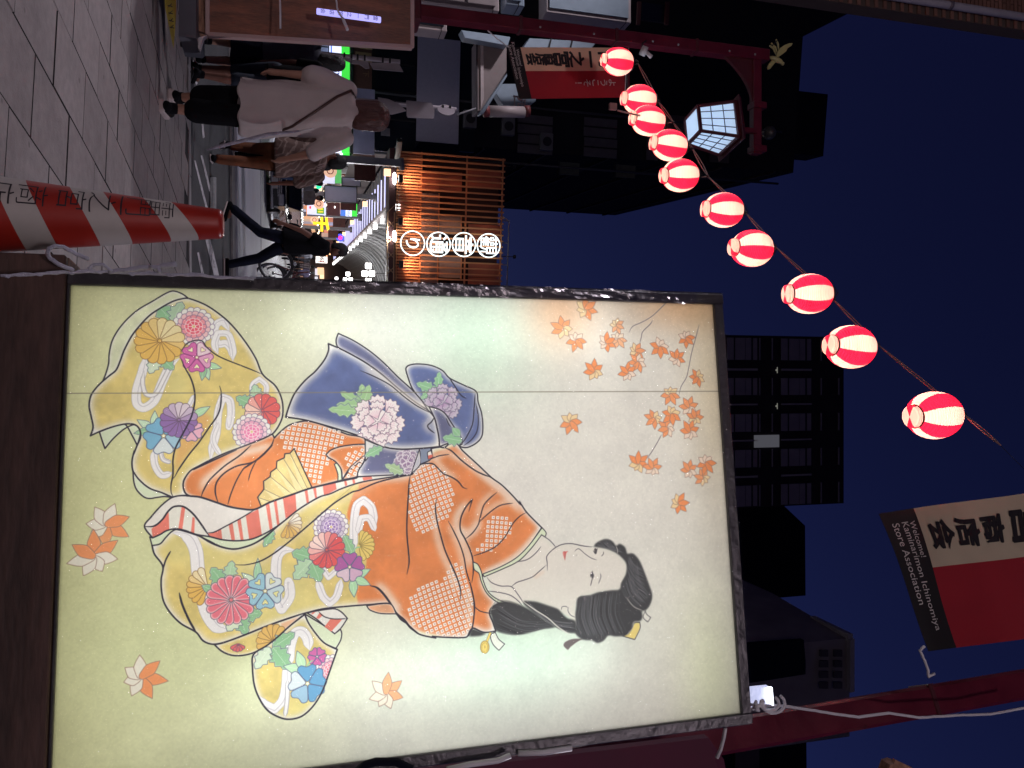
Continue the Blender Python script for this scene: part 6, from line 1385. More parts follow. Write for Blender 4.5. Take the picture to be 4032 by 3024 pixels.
M_taup=mat('taupe_board',(.26,.21,.20),.6,var=.1)
pprism('sloped_gable_board','taupe gable board with a pale edge strip behind the far banner','gable board',[(1878,156),(1995,175),(1995,285),(1893,437),(1879,437)],14.5,.5,M_taup,(('pale_strip',[(1892,158),(1903,158),(1905,390),(1893,425)],M_boxw),('dark_edge',[(1876,156),(1881,156),(1881,437),(1876,437)],M_line)))
pprism('blue_grey_eave','blue grey eave edge slanting down beside the taupe gable board','eave',[(1893,440),(1997,287),(1997,300),(1905,446),(1893,450)],14.3,.3,M_boxb)
pprism('blue_grey_panel_sign','blue grey panelled sign behind the red pole, upper left','sign',[(1815,118),(2010,145),(2000,180),(1830,150)],14.2,.3,M_boxb)
pprism('blue_grey_panel_sign','slatted blue grey sign right under the far banner top edge','sign',[(2085,150),(2350,165),(2330,190),(2060,188)],14.0,.3,M_boxb,[('seam',[(2170+i*85,150),(2174+i*85,150),(2164+i*85,190),(2160+i*85,190)],M_line) for i in range(2)])
g=pprism('shop_name_sign','blue shop name sign with pale round strokes beneath the far banner','shop sign',[(1930,330),(2110,330),(2110,398),(2075,425),(1990,430)],15.0,.3,M_boxb)
me=textmesh('西',.30,.01,M_boxw,bold=.004); place(me,P(2045,402,14.9),(1,0,0),ZZ); link('lettering',me,g)
g=thing('white_roller_box','white cylinder shaped box lamp with reddish ends under the far banner','box lamp',P(1990,440,14.6)); m=MB(); m.tube([P(1925,438,14.6),P(2065,442,14.6)],.11,12); m.build('cylinder',M_boxw,g,smooth=True)
for x in (1912,2072): m=MB(); m.tube([P(x-8,438,14.6),P(x+12,438,14.6)],.112,12); m.build('end_cap',mat('red_end_cap',(.22,.05,.05),.5),g,smooth=True)
g=thing('stay_bracket','thin grey stay bracket beside the pale panel','bracket',P(1870,430,14.5)); m=MB(); m.tube([P(1878,425,14.5),P(1810,448,14.4),P(1800,455,14.4)],.018,6); m.build('stay_rod',M_grey,g)
# brick corner and drain pipe of the nearest building, upper left of the upright view
M_brk=mat('brown_brick',(.20,.10,.075),.8,var=.2,scale=12,rnd=.22); M_mort=mat('mortar',(.10,.07,.06),.9)
XB=-4.80; YB=8.3
t=thing('brick_corner_building','brown brick corner of the nearest building with a pipe, at the picture edge','building',(XB-1,YB,0))
m=MB(); m.box((XB-1.52,YB+.12,7.2),(3.0,.23,14.4)); m.build('core_wall',M_mort,t)
br=MB(); br.box((0,0,0),(.205,.02,.055)); bme=br.mesh('brick',M_brk,bevel=.003)
for j in range(78):
    z=5.6+j*.066
    for i in range(3):
        o=link('brick',bme,t,local=True); o.location=Vector((XB-.125-.215*i-(.107 if j%2 else 0)*(1 if i<9 else 0),YB-.004,z))-wloc(t)
g=thing('drain_pipe','long white drain pipe running up the brick corner','pipe',(XB-.16,YB-.1,0))
m=MB(); m.tube([(XB-.155,YB-.075,0),(XB-.155,YB-.075,14)],.05,14); m.build('pipe',mat('pale_pvc_pipe',(.50,.47,.52),.4),g,smooth=True)
for z in (5.9,7.4,7.75,9.3,10.8): m=MB(); m.tube([(XB-.155,YB-.075,z),(XB-.155,YB-.075,z+.05)],.056,14); m.build('pipe_collar',mat('pipe_collar',(.16,.13,.17),.5),g,smooth=True)
# dim windows, pipes and air units on the corner building
t=bpy.data.objects['corner_building']
rs=random.Random(77)
for i,(x0,x1,ya,yb) in enumerate([(2620,2700,455,525),(2620,2700,535,600),(2790,2870,500,560),(2790,2870,570,640),(2200,2280,640,690),(2420,2500,650,700),(2640,2700,650,690)]):
    w,(a,b,z0,z1)=face('window',x0,x1,ya,yb,36.5,mat('dim_glass_%s'%'abcdefg'[i],(.05+.05*rs.random(),.05+.03*rs.random(),.05),.4,var=.2),t,.05)
    m=MB(); qbox(m,a-.04,b+.04,36.36,36.5,z0-.07,z0); m.build('sill',M_bldA,w)
for y in (420,645): 
    a=PS(2050,y,36.4); b=PS(2980,y+ (0),36.4); m=MB(); m.tube([Vector((a.x,a.y,3.5)),Vector((a.x,a.y,zc_-1))],.06,8); m.build('down_pipe',mat('dark_pipe',(.05,.05,.06),.5),t,smooth=True)
for i,y in enumerate((470,500,560)):
    q=PS(1850+i*150,y,36.2); m=MB(); m.box(q,(.8,.35,.6),(N2,D2,ZZ)); u=m.build('air_unit',mat('air_unit_grey',(.16,.16,.17),.5),t,bevel=.02); m=MB(); m.lathe([(.001,0),(.22,0),(.22,.02),(.001,.02)],q-D2*.19,16,(N2,ZZ,-D2)); m.build('fan_grille',M_dark,u)
# ================================================================ buildings to the right, far off
t=thing('balcony_tower','dark tower with rows of curtained windows behind the top of the light box','building',P(1200,1700,62))
M_tw=bmat('tower_wall',(.05,.042,.05)); M_tg=mat('grey_curtain_window',(.42,.36,.38),.5,var=.12,scale=1); M_ts=mat('tower_sill',(.50,.44,.45),.6)
a=P(2700,1318,62); b=P(3322,2002,62); XX0=P(3250,1326,62).x; XX1=P(3250,1985,62).x
m=MB(); m.box(((XX0+XX1)/2,66,b.z/2),(XX1-XX0,8,b.z)); m.build('walls',M_tw,t)
def tz(x): return P(x,1650,62).z
def tx(y,x=3130): return P(x,y,62).x
colsY=[(1333,1420),(1488,1556),(1627,1697),(1765,1835),(1903,1985)]
for k in range(-2,4):
    xa=3071+212*(k-1) if k!=99 else 0
    if k>=2: continue
    z0,z1=tz(xa),tz(xa+119)
    for (ya,yb) in colsY:
        xl,xr=tx(ya),tx(yb)
        m=MB(); m.box(((xl+xr)/2,61.93,(z0+z1)/2),(xr-xl,.1,z1-z0)); w=m.build('window',M_dark,t)
        H3=z1-z0
        for (u0,u1) in ((0,.22),(.27,.60),(.615,.80),(.86,1.0)):
            m=MB(); m.box(((xl+xr)/2,61.86,z0+H3*(u0+u1)/2),(xr-xl-.05,.04,H3*(u1-u0))); m.build('pane',M_tg,w)
        m=MB(); m.box(((xl+xr)/2,61.8,z0-tz(0)*0-.95),(xr-xl,.08,.10)); m.build('sill_line',M_ts,t)
        m=MB(); m.box(((xl+xr)/2,61.8,z0-2.25),(xr-xl,.08,.10)); m.build('sill_line',M_ts,t)
    for ya,yb in ((1452,1460),(1588,1594),(1727,1733),(1866,1873)):
        m=MB(); m.box(((tx(ya)+tx(yb))/2,61.8,(z0+z1)/2),(tx(yb)-tx(ya),.1,z1-z0)); m.build('balcony_divider',M_ts,t)
for xx in (3230,3299):
    for (ya,yb) in colsY:
        m=MB(); m.box(((tx(ya)+tx(yb))/2,61.9,tz(xx)),(tx(yb)-tx(ya),.1,.12)); m.build('ledge_line',M_ts,t)
m=MB(); m.box(((tx(1710)+tx(1758))/2,61.8,(tz(2965)+tz(3062))/2),(tx(1758)-tx(1710),.1,tz(3062)-tz(2965))); m.build('faint_glow_panel',glow('white_panel_glow',(.13,.13,.15),.5),t)  # white panel given a faint even glow
for y in (1458,1598): 
    m=MB(); m.box((tx(y),61.7,tz(3053)),(.55,.06,.05)); m.ball((tx(y),61.7,tz(3050)),.10,6); m.build('balcony_lamp',glow('balcony_lamp',(.6,.6,.5),.25),t)
def block(name,label,pts,Y,dep,mt):
    g=thing(name,label,'building',P(pts[0][0],pts[0][1],Y)); m=MB(); top=[P(x,y,Yq) for x,y,Yq in pts]
    v=[Vector((p.x,p.y,0)) for p in top]+top; bk=[Vector((p.x,p.y+dep,0)) for p in top]+[Vector((p.x,p.y+dep,p.z)) for p in top]; n=len(top)
    for i in range(n-1):
        m.hexa([v[i],v[i+1],bk[i+1],bk[i],v[n+i],v[n+i+1],bk[n+i+1],bk[n+i]])
    m.build('walls',mt,g); return g
block('dark_block','flat dark building with a cut corner beside the balcony tower',[(3080,1985,70),(3170,2070,70),(3172,2345,70)],70,10,bmat('navy_black_wall',(.012,.014,.022)))
g=block('grey_corner_building','grey corner building with a slanting roof edge behind the near red pole',[(3040,2335,47.5),(3343,2512,40),(3345,2715,40.5),(3345,2900,41)],40,8,bmat('grey_concrete',(.34,.30,.32)))
m=MB(); m.bar(P(3200,2440,43.2),P(3349,2513,39.8),.5,.35); m.bar(P(3349,2513,39.8),P(3349,2720,40.3),.35,.3); m.build('parapet',bmat('pale_parapet',(.5,.46,.48)),g)
m=MB(); m.prism([P(2950,2535,39.4),P(3165,2520,39.4),P(3172,2600,39.4),P(3172,2655,39.4),P(2950,2690,39.4)],(0,.3,0)); m.build('dark_glazing',bmat('dark_glazing',(.010,.014,.028)),g)
for i in range(4):
    for j in range(2):
        x=3230+j*55; y=2560+i*42; m=MB(); m.prism([P(x,y,39.9),P(x+32,y,39.9),P(x+32,y+26,39.9),P(x,y+26,39.9)],(0,.1,0)); m.build('window',bmat('dim_window',(.10,.09,.11)),g)
g=block('far_dark_block','small dark block seen right of the near pole foot',[(2990,2890,55),(3175,2905,55),(3178,3200,55)],55,8,bmat('navy_black_wall2',(.014,.018,.03)))
m=MB(); m.prism([P(2895,2960,54.8),P(2990,2950,54.8),P(2990,3100,54.8),P(2895,3100,54.8)],(0,.1,0)); m.build('pale_window_band',bmat('dim_band',(.16,.12,.12)),g)
# ================================================================ the neighbouring panel seen from behind, far left
YN=6.25
t=thing('notice_board','brown plywood back of a second light box framed in pale wood, left edge','board',P(1200,60,YN))
fr=[P(818,138,YN),P(1622,188,YN),P(1622,-560,YN-.25),P(818,-560,YN-.25)]   # right edge bottom/top, then left
def seg(nm,a,b,mt,w=.05,dep=.05): m=MB(); m.bar(a,b,w,dep,up=Vector((0,1,0))); return m.build(nm,mt,t,bevel=.004)
M_pw=mat('pale_frame_wood',(.48,.33,.31),.5,var=.08)
seg('frame_rail',fr[0],fr[1],M_pw,.032); seg('frame_rail',fr[1],fr[2],M_pw,.032); seg('frame_rail',fr[0],fr[3],M_pw,.032)
mid=[(818,1100),(1100,1360),(1360,1622)]
for x0,x1 in mid:
    f=lambda x:138+(x-818)/804*50-6
    m=MB(); m.prism([P(x0,f(x0),YN),P(x1,f(x1),YN),P(x1,-560,YN-.25),P(x0,-560,YN-.25)],(0,-.02,0)); m.build('plywood_panel',M_ply,t)
m=MB(); m.box(P(760,-80,YN)-ZZ*.02,(1.0,.28,.12)); m.build('foot_box',mat('grey_foot_box',(.10,.10,.12),.5),t)
m=MB(); m.prism([P(772,-10,YN),P(815,-20,YN),P(812,132,YN),P(775,118,YN)],(0,.1,0)); m.build('white_block',M_raw,t)
m=MB(); m.prism([P(776,150,YN-.02),P(815,138,YN-.02),P(800,150,YN-.02),P(786,196,YN-.02),P(780,190,YN-.02)],(0,.05,0)); m.build('pointed_foot',M_white,t)
t2=thing('lit_tube_sign','slim bluish lit tube with small black characters in front of the plywood','lit sign',P(1370,62,YN-.3))
m=MB(); a,b=P(1246,44,YN-.3),P(1500,79,YN-.3); m.bar(a,b,.042,.03,up=Vector((0,1,0))); m.build('tube_body',glow('bluish_tube',(.42,.40,1.0),1.15),t2,bevel=.006)
dv=(b-a).normalized()
for i,ch in enumerate('会店宮之一門雷'):
    me=textmesh(ch,.038,.0005,mat('tube_print',(.01,.01,.05),.6)); q=a.lerp(b,.10+.135*i)+Vector((0,-.017,0)); place(me,q,(-.0+1,0,0),ZZ); link('lettering',me,t2)
m=MB(); m.tube(wiggle([P(1320,-20,5.9),P(1328,30,5.9),P(1332,48,5.9),P(1352,75,5.88),P(1368,118,5.86)],3,.002,5),[.007]*9+[.012]*4,6); m.build('white_tie',M_cable,t2,smooth=True); m=MB(); m.tube([P(1102,-20,5.95),P(1104,60,5.95),P(1104,112,5.95)],.008,6); m.build('white_tie',M_cable,t2,smooth=True)
# yellow folded warning sign on the pavement
t=thing('yellow_floor_sign','yellow pointed folding sign standing on the pavement, upper left edge','floor sign',G(690,60,.14))
m=MB(); m.prism([P(646,-40,5.75),P(650,30,5.75),P(682,188,5.85),P(692,60,5.9),P(692,-40,5.9)],(0,.02,0)); m.build('yellow_plate',mat('yellow_plastic',(.42,.33,.05),.5,var=.08),t)
for i,y in enumerate((20,48,78,104)):
    m=MB(); rs=random.Random(i); c=P(669+i*2.5,y,5.72); m.bar(c+Vector((-.012,0,.012)),c+Vector((.012,0,-.008)),.006,.004); m.bar(c+Vector((.01,0,.016)),c+Vector((.006,0,-.014)),.006,.004); m.build('printed_mark',M_btxt,t)
# dark bicycle wheels standing behind the floor sign
t=thing('hand_cart','dark hand cart with small wheels behind the yellow floor sign','hand cart',G(715,90,.12))
m=MB(); c=P(720,110,7.3)
for dy,x in ((0,718),(.25,730)):
    c=P(x,105,7.2+dy); m=MB(); m.tube([c+Vector((.16*math.cos(a),0,.16*math.sin(a)))for a in [k*math.pi/12 for k in range(25)]],.02,6,cap=False); m.build('tyre',M_dark,t,smooth=True)
m=MB(); m.box(P(752,110,7.4),(.42,.3,.2)); m.build('box_body',mat('slate_plastic',(.06,.065,.08),.4),t,bevel=.02)
# ================================================================ traffic sign poles seen from behind
M_sgn=mat('bare_sign_back',(.42,.37,.40),.45,metal=.1,var=.1,scale=5)
def signpole(label,x0,y0,x1,y1,Y,plates):
    b=P(x0,y0,Y); tp_=P(x1,y1,Y); g=thing('sign_pole',label,'sign pole',(b.x,Y,.0))
    m=MB(); m.tube([Vector((b.x,Y,0)),Vector((tp_.x,Y,tp_.z))],.038,12); m.build('post',M_sgn,g,smooth=True)
    for kind,pts in plates:
        m=MB()
        if kind=='disc':
            (x,y),(xr) =pts; c=P(x,y,Y-.07); R=(P(x+xr,y,Y).z-P(x-xr,y,Y).z)/2; m.lathe([(.001,0),(R,0),(R,.02),(.001,.02)],c,28,(Vector((.80,-.6,0)),ZZ,Vector((.6,.80,0))))
        else: m.prism([P(x,y,Y-.07) for x,y in pts],(.0,.02,0))
        g2=m.build('sign_plate',M_sgn,g)
        xm=pts[0][0] if kind=='disc' else sum(p[0] for p in pts)/len(pts)
        for dx in (-14,14):
            z=P(xm+dx,y1,Y).z; m=MB(); m.box((b.x+(tp_.x-b.x)*.7,Y,z),(.085,.085,.03)); m.build('clamp',M_dark,g2)
    return g
signpole('sign pole with round and square plates seen from behind, above the brown bob',1500,402,1796,432,12.6,
    [('disc',((1757,432),34)),('poly',[(1600,395),(1700,405),(1712,436),(1708,468),(1606,462),(1602,455)]),('poly',[(1488,383),(1530,390),(1570,408),(1600,436),(1545,450),(1500,445)])])
signpole('sign pole with stacked plates seen from behind, nearer the notice board',1350,222,1575,244,12.9,
    [('poly',[(1455,246),(1570,250),(1588,282),(1470,272)]),('poly',[(1385,236),(1450,242),(1455,268),(1440,270),(1415,252),(1385,250)]),('poly',[(1355,224),(1384,230),(1380,246),(1360,238)])])
# ================================================================ people
def rotz(v,a): return Vector((v[0]*math.cos(a)-v[1]*math.sin(a),v[0]*math.sin(a)+v[1]*math.cos(a),v[2]))
def person(label,base,h,face,L,R,arms,cloth,vox=.011,head_yaw=0,lean=0,bulk=1.0,group=None):
    """base: point on the ground under the pelvis; face: heading; L/R: (knee fwd, foot fwd, foot lift); arms: [(elbow fwd, hand fwd, out)...]"""
    g=thing('person',label,'person',base,group)
    X0=Vector(base)
    def w(x,y,z): # x to own left, y forward, z up (fractions of h)
        return X0+rotz((-x*h,y*h+lean*z*h*0,z*h),face-math.pi/2) if False else X0+Vector((math.cos(face)*y*h-math.sin(face)*x*h,math.sin(face)*y*h+math.cos(face)*x*h,z*h))
    lo=lambda z:lean*max(0,z-.52)
    hip=lambda s:w(.052*s,lo(.52),.52); sh=lambda s:w(.108*s*bulk,lo(.81),.81)
    knee={};ank={}
    for s,q in ((1,L),(-1,R)):
        knee[s]=w(.055*s,q[0],.285+q[2]*.35); ank[s]=w(.055*s,q[1],.045+q[2])
    elb={};han={}
    for s,q in ((1,arms[0]),(-1,arms[1])):
        elb[s]=w((.125+q[2])*s*bulk,lo(.64)+q[0],.635+q[3]*.3 if len(q)>3 else .635); han[s]=w((.125+q[2]*1.3)*s*bulk,lo(.5)+q[1],.485+(q[3] if len(q)>3 else 0))
    hc=w(0,lo(.93)+.008,.930); u=h
    fx=Vector((math.cos(face+head_yaw),math.sin(face+head_yaw),0)); sx=Vector((-fx.y,fx.x,0))
    skin=cloth.get('skin',M_skin)
    B=[cap(w(0,lo(.84),.83),w(0,lo(.89)+.004,.895),.034*u,.030*u),cap(hc-ZZ*.02*u-fx*.006*u,hc+ZZ*.022*u-fx*.008*u,.050*u,.050*u),cap(hc-ZZ*.040*u+fx*.016*u,hc-ZZ*.02*u+fx*.012*u,.030*u,.036*u),
       cap(hc+fx*.048*u-ZZ*.004*u,hc+fx*.060*u-ZZ*.014*u,.006*u,.009*u,n=8)]
    for s in (1,-1): B.append(cap(hc+sx*s*.050*u-ZZ*.004*u,hc+sx*s*.053*u-ZZ*.018*u,.013*u,.009*u,(.6,1,1),n=8))
    B+= [loftf([(w(0,lo(.5),.47),.075*u,.06*u,face+math.pi/2),(w(0,lo(.55),.55),.085*u,.062*u,face+math.pi/2),(w(0,lo(.62),.62),.075*u,.055*u,face+math.pi/2),(w(0,lo(.72),.72),.092*u,.062*u,face+math.pi/2),(w(0,lo(.80),.80),.098*u,.055*u,face+math.pi/2),(w(0,lo(.835),.835),.05*u,.04*u,face+math.pi/2)])]
    for s in (1,-1):
        B+=[cap(sh(s),elb[s],.030*u,.023*u),cap(elb[s],han[s],.023*u,.015*u),cap(hip(s),knee[s],.052*u,.034*u),cap(knee[s],ank[s],.034*u,.021*u),cap(knee[s]*.7+ank[s]*.3,knee[s]*.5+ank[s]*.5,.033*u,.028*u)]
        d=(han[s]-elb[s]).normalized(); fw_=Vector((math.cos(face),math.sin(face),0)); side=d.cross(fw_).normalized() if abs(d.dot(fw_))<.95 else d.cross(ZZ).normalized(); fl=side.cross(d).normalized()
        B.append(cap(han[s],han[s]+d*.045*u,.015*u,.016*u))
        for k in range(4):
            p0=han[s]+d*.045*u+fl*(-.014+.0093*k)*u; ln=(.034,.042,.045,.036)[k]*u
            p1=p0+d*ln*.55+side*.003*u; B+=[cap(p0,p1,.0062*u,.0056*u,n=8),cap(p1,p1+d*ln*.4+side*s*.010*u,.0056*u,.005*u,n=8)]
        p0=han[s]+d*.012*u+fl*.012*u; B.append(cap(p0,p0+d*.028*u+fl*.018*u,.0075*u,.006*u,n=8))
        f0=ank[s]; ft=fw_*.085*u-ZZ*(.030*u if L[2]+R[2]<1e9 else 0); B+=[cap(f0-fw_*.015*u-ZZ*.018*u,f0+ft*.9,.020*u,.016*u)]
    link('body',fuse(B,vox*.85,'body',skin),g)
    lk=lambda nm,parts,mt,na=0,ns=6,v=vox: link(nm,fuse(parts,v,nm,mt,noise_amp=na,nscale=ns),g)
    # shoes
    for s in (1,-1):
        q=(L,R)[0 if s==1 else 1]; f0=ank[s]; fw_=Vector((math.cos(face),math.sin(face),0)); tip=fw_*.115*u-ZZ*.022*u - (ZZ*.05*u if q[2]>.02 else ZZ*0)
        so=lk('shoe',[cap(f0-fw_*.028*u-ZZ*.016*u,f0+tip*.85,.026*u,.021*u,(1,1,.9)),cap(f0-ZZ*.01*u,f0+ZZ*.012*u,.026*u,.026*u)],cloth.get('shoe',M_blackc),v=.008)
        a0=f0-fw_*.05*u-ZZ*.036*u; a1=f0+tip+ZZ*.002*u-ZZ*.016*u; m=MB(); m.bar(a0,a1,.058*u,cloth.get('sole',.014)*u*1.0); so2=m.mesh('sole',cloth.get('solem',M_sole),bevel=.008*u); o=link('sole',so2,so)
    T=cloth['legs']; lm=cloth['legm']
    if T in('trousers','wide','shorts'):
        P2=[]; kw=.044 if T!='wide' else .052
        for s in (1,-1):
            P2.append(cap(hip(s)+ZZ*.02*u,knee[s],.062*u,kw*u if T!='shorts' else .05*u))
            if T!='shorts': 
                e=knee[s].lerp(ank[s],.93 if T=='trousers' else .58); P2.append(cap(knee[s],e,kw*u,(.036 if T=='trousers' else .054)*u))
        P2.append(cap(w(-.03,lo(.5),.53),w(.03,lo(.5),.53),.068*u,.068*u)); lk('trousers',P2,lm,.004*u,7)
    elif T=='skirt':
        lk('skirt',[loftf([(w(0,.01,cloth.get('hem',.2)),.13*u,.12*u,face+math.pi/2),(w(0,0,.42),.105*u,.09*u,face+math.pi/2),(w(0,0,.6),.075*u,.06*u,face+math.pi/2)])],lm,.006*u,9)
    top=cloth['topm']; hem=cloth.get('tophem',.50); wd=cloth.get('topw',1.0)*bulk
    TP=[loftf([(w(0,lo(hem)+.0,hem),.098*u*wd,.078*u*wd,face+math.pi/2),(w(0,lo(.60),(.60+hem)/2),.098*u*wd,.078*u*wd,face+math.pi/2),(w(0,lo(.70),.70),.100*u*(wd*.5+.5),.070*u*(wd*.5+.5),face+math.pi/2),(w(0,lo(.79),.79),.118*u*bulk,.074*u,face+math.pi/2),(w(0,lo(.828),.828),.088*u*bulk,.064*u,face+math.pi/2),(w(0,lo(.856),.856),.050*u,.050*u,face+math.pi/2)])]
    sl=cloth.get('sleeve',.9)
    for s in (1,-1):
        e=sh(s).lerp(elb[s],min(1,sl)); TP.append(cap(sh(s)-ZZ*.005*u,e,.043*u,(.040 if wd<1.15 else .050)*u))
        if sl>1: TP.append(cap(elb[s],elb[s].lerp(han[s],.9),.036*u,.026*u))
    lk('top',TP,top,cloth.get('wr',.006)*u,cloth.get('wf',6))
    # hair
    hm=cloth.get('hairm',M_hair)
    H=[cap(hc+ZZ*.008*u-fx*.016*u,hc+ZZ*.030*u-fx*.010*u,.058*u,.054*u),cap(hc-ZZ*.02*u-fx*.026*u,hc+ZZ*.02*u-fx*.02*u,.050*u,.054*u)]
    if cloth.get('hair')=='bob': H+=[cap(hc-ZZ*.068*u-fx*.020*u+sx*s*.026*u,hc+ZZ*.022*u-fx*.014*u+sx*s*.012*u,.046*u,.060*u) for s in (1,-1)]
    if cloth.get('hair')=='long': H+=[cap(hc-ZZ*.16*u-fx*.035*u,hc-fx*.02*u,.042*u,.054*u),cap(hc-ZZ*.08*u-fx*.03*u+sx*.02*u,hc-fx*.02*u,.04*u,.054*u)]
    lk('hair',H,hm,.0025*u,30,v=.008)
    # face details
    for s in (1,-1):
        m=MB(); m.ball(hc+fx*.050*u+sx*s*.019*u+ZZ*.002*u,.0055*u,6); m.build('eye',M_dark,g)
    m=MB(); m.box(hc+fx*.046*u-ZZ*.034*u,(.012*u,.022*u,.003*u)); m.build('mouth',mat('lips',(.20,.06,.05),.5),g)
    return g,w,hc,elb,han,sh
def onroad(x,y,z=.0): q=G(x,y,z); return q
# 1. woman in the long white shirt (nearest)
Yw=6.2; bx=P(700,418,Yw); z0=SWZ(Yw)
base=(P(900,408,Yw).x,Yw,z0)
UP=math.pi/2
g,w,hc,elb,han,sh=person('woman with a brown bob in a long off white shirt, walking away',base,1.66,UP+.10,
    (.10,.20,.0),(-.02,-.055,.0),((-.03,.0,.03,.02),(.03,.10,.07,.05)),dict(legs='wide',legm=M_blackc,topm=M_shirt,tophem=.33,topw=1.38,sleeve=.95,hair='bob',hairm=M_hairb,neck=1.25,wr=.024,wf=4.2,shoe=M_blackc,sole=.030,skin=M_skin),vox=.010,bulk=.97)
m=MB(); h=1.66
sp=[w(-.115,.02,.47),w(-.10,-.10,.56),w(-.03,-.115,.66),w(.05,-.105,.76),w(.095,-.06,.825),w(.08,.0,.848)]
m.tube(sp,.011,6); m.build('bag_strap',M_leather,g,smooth=True)
m=MB(); m.tube([w(0,-.022,.845),w(0,-.012,.875)],.052,12); m.build('dark_collar',M_blackc,g,smooth=True)
# folded umbrella in her left... held on the upright right side
u0=P(1165,520,6.1); t=thing('folded_umbrella','closed translucent umbrella hanging from the hand beside the white shirt','umbrella',u0)
m=MB(); m.tube([P(1180,516,6.1),P(1060,528,6.1),P(850,580,6.1),P(815,590,6.1)],[.007,.015,.012,.005],8); m.build('folded_canopy',mat('translucent_grey_film',(.32,.30,.36),.25,var=.3,scale=30,bump=.6,bscale=40),t,smooth=True)
m=MB(); m.tube([P(1180,516,6.1),P(1235,505,6.1)],.006,6); m.build('handle',M_white,t,smooth=True)
# 2. man in patterned brown shirt
def patmat():
    m=mat('brown_patterned_cotton',(.14,.085,.07),.85,var=.25,scale=10,bump=.3,bscale=25); nt=m.node_tree;N=nt.nodes;L=nt.links;b=N['Principled BSDF']; tc=N.new('ShaderNodeTexCoord')
    wv=N.new('ShaderNodeTexWave'); wv.inputs['Scale'].default_value=5.5; wv.inputs['Distortion'].default_value=9; wv.inputs['Detail'].default_value=2; wv.bands_direction='DIAGONAL'; L.new(tc.outputs['Object'],wv.inputs['Vector'])
    r=N.new('ShaderNodeMapRange'); r.inputs['From Min'].default_value=.72; r.inputs['From Max'].default_value=.85; L.new(wv.outputs[0],r.inputs[0])
    mx=N.new('ShaderNodeMix'); mx.data_type='RGBA'; L.new(r.outputs[0],mx.inputs['Factor']); L.new(b.inputs['Base Color'].links[0].from_socket,mx.inputs['A']); mx.inputs['B'].default_value=(.28,.20,.17,1); L.new(mx.outputs['Result'],b.inputs['Base Color']); return m
Ym=10.5
g,w,hc,elb,han,sh=person('man in brown patterned shirt and rust trousers just behind the white shirted woman',(P(900,600,Ym).x,Ym,0),1.70,UP+.15,
    (.09,.02,.10),(.05,-.02,.0),((.0,.04,.02),(.02,.06,.03)),dict(legs='trousers',legm=M_orangep,topm=patmat(),tophem=.47,topw=1.35,sleeve=.95,hair='short',skin=M_skin2,wr=.008),vox=.014,head_yaw=1.1,bulk=1.22)
for i in range(4):
    m=MB(); m.tube([w(-.04-.018*i,-.08,.835-.008*i),w(-.06-.018*i,-.095,.79-.008*i)],.008,5); m.build('pale_neck_stripe',mat('pale_rib',(.34,.25,.23),.8),g)
# 3. walker in dark shorts half hidden behind him
Y3=13.4
person('walker in blue jacket half hidden behind the patterned shirt, by the parked black car',(P(930,650,Y3).x-.1,Y3,.03),1.58,UP+.2,(.07,.10,.0),(-.02,-.10,.03),((.02,.05,.02),(-.02,-.05,.02)),dict(legs='trousers',legm=M_blackc,topm=mat('blue_denim',(.03,.05,.11),.8,var=.2),tophem=.46,sleeve=1.5,hair='short'),vox=.016)
# 4. striding man in black with a cap
Y4=12.1
g,w,hc,elb,han,sh=person('man in black with a dark cap striding to the right past the bicycle',(P(1000,945,Y4).x-.02,Y4,.0),1.80,.0,
    (.15,.215,.0),(-.045,-.235,.035),((.035,.07,.0,.05),(-.07,-.10,.03)),dict(legs='trousers',legm=M_navy,topm=M_blackc,tophem=.48,topw=1.2,sleeve=.45,hair='short',skin=M_skin2),vox=.012,lean=.16,bulk=1.12)
fx=Vector((1,0,0)); m=MB(); m.lathe([(.001,.052*1.8*.9),(.03*1.8,.05*1.8*.9),(.052*1.8,.03*1.8),(.058*1.8,.006*1.8),(.058*1.8,0)],hc+ZZ*.022-fx*.012,16,mi=lambda i,k:0); m.prism([hc+ZZ*.03+Vector(q) for q in ((.07,-.07,0),(.16,-.04,-.03),(.17,0,-.03),(.16,.04,-.03),(.07,.07,0))],(0,0,.008)); m.build('cap',mat('dark_brown_cap',(.02,.010,.010),.8),g,smooth=True)
m=MB(); q=w(.0,-.085,.55); m.ball(q,.15,12,sc=(.75,1,1.0)); m.build('waist_bag',M_blackc,g,smooth=True)
# 5. woman with tote bag behind the notice board edge
Y5=8.9
g,w,hc,elb,han,sh=person('woman in dark clothes with a grey bag, right beside the plywood board',(P(900,205,Y5).x,Y5,.0),1.60,UP+.45,
    (.10,.05,.05),(-.03,-.09,.02),((.0,.05,.02),(.02,.08,.02)),dict(legs='skirt',hem=.25,legm=M_navy,topm=mat('dark_blue_cotton',(.035,.035,.055),.8,var=.2),tophem=.45,topw=1.1,sleeve=.8,hair='long'),vox=.013)
m=MB(); m.tube([w(-.13,-.07,.46),w(-.15,-.07,.60),w(-.12,-.06,.74),w(-.07,-.02,.83)],.016,6); m.build('pale_strap',M_sole,g,smooth=True)
m=MB(); m.box(w(-.15,-.06,.42),(.30,.10,.26)); m.build('grey_bag',mat('grey_canvas_bag',(.20,.18,.20),.8,bump=.3),g,bevel=.03)
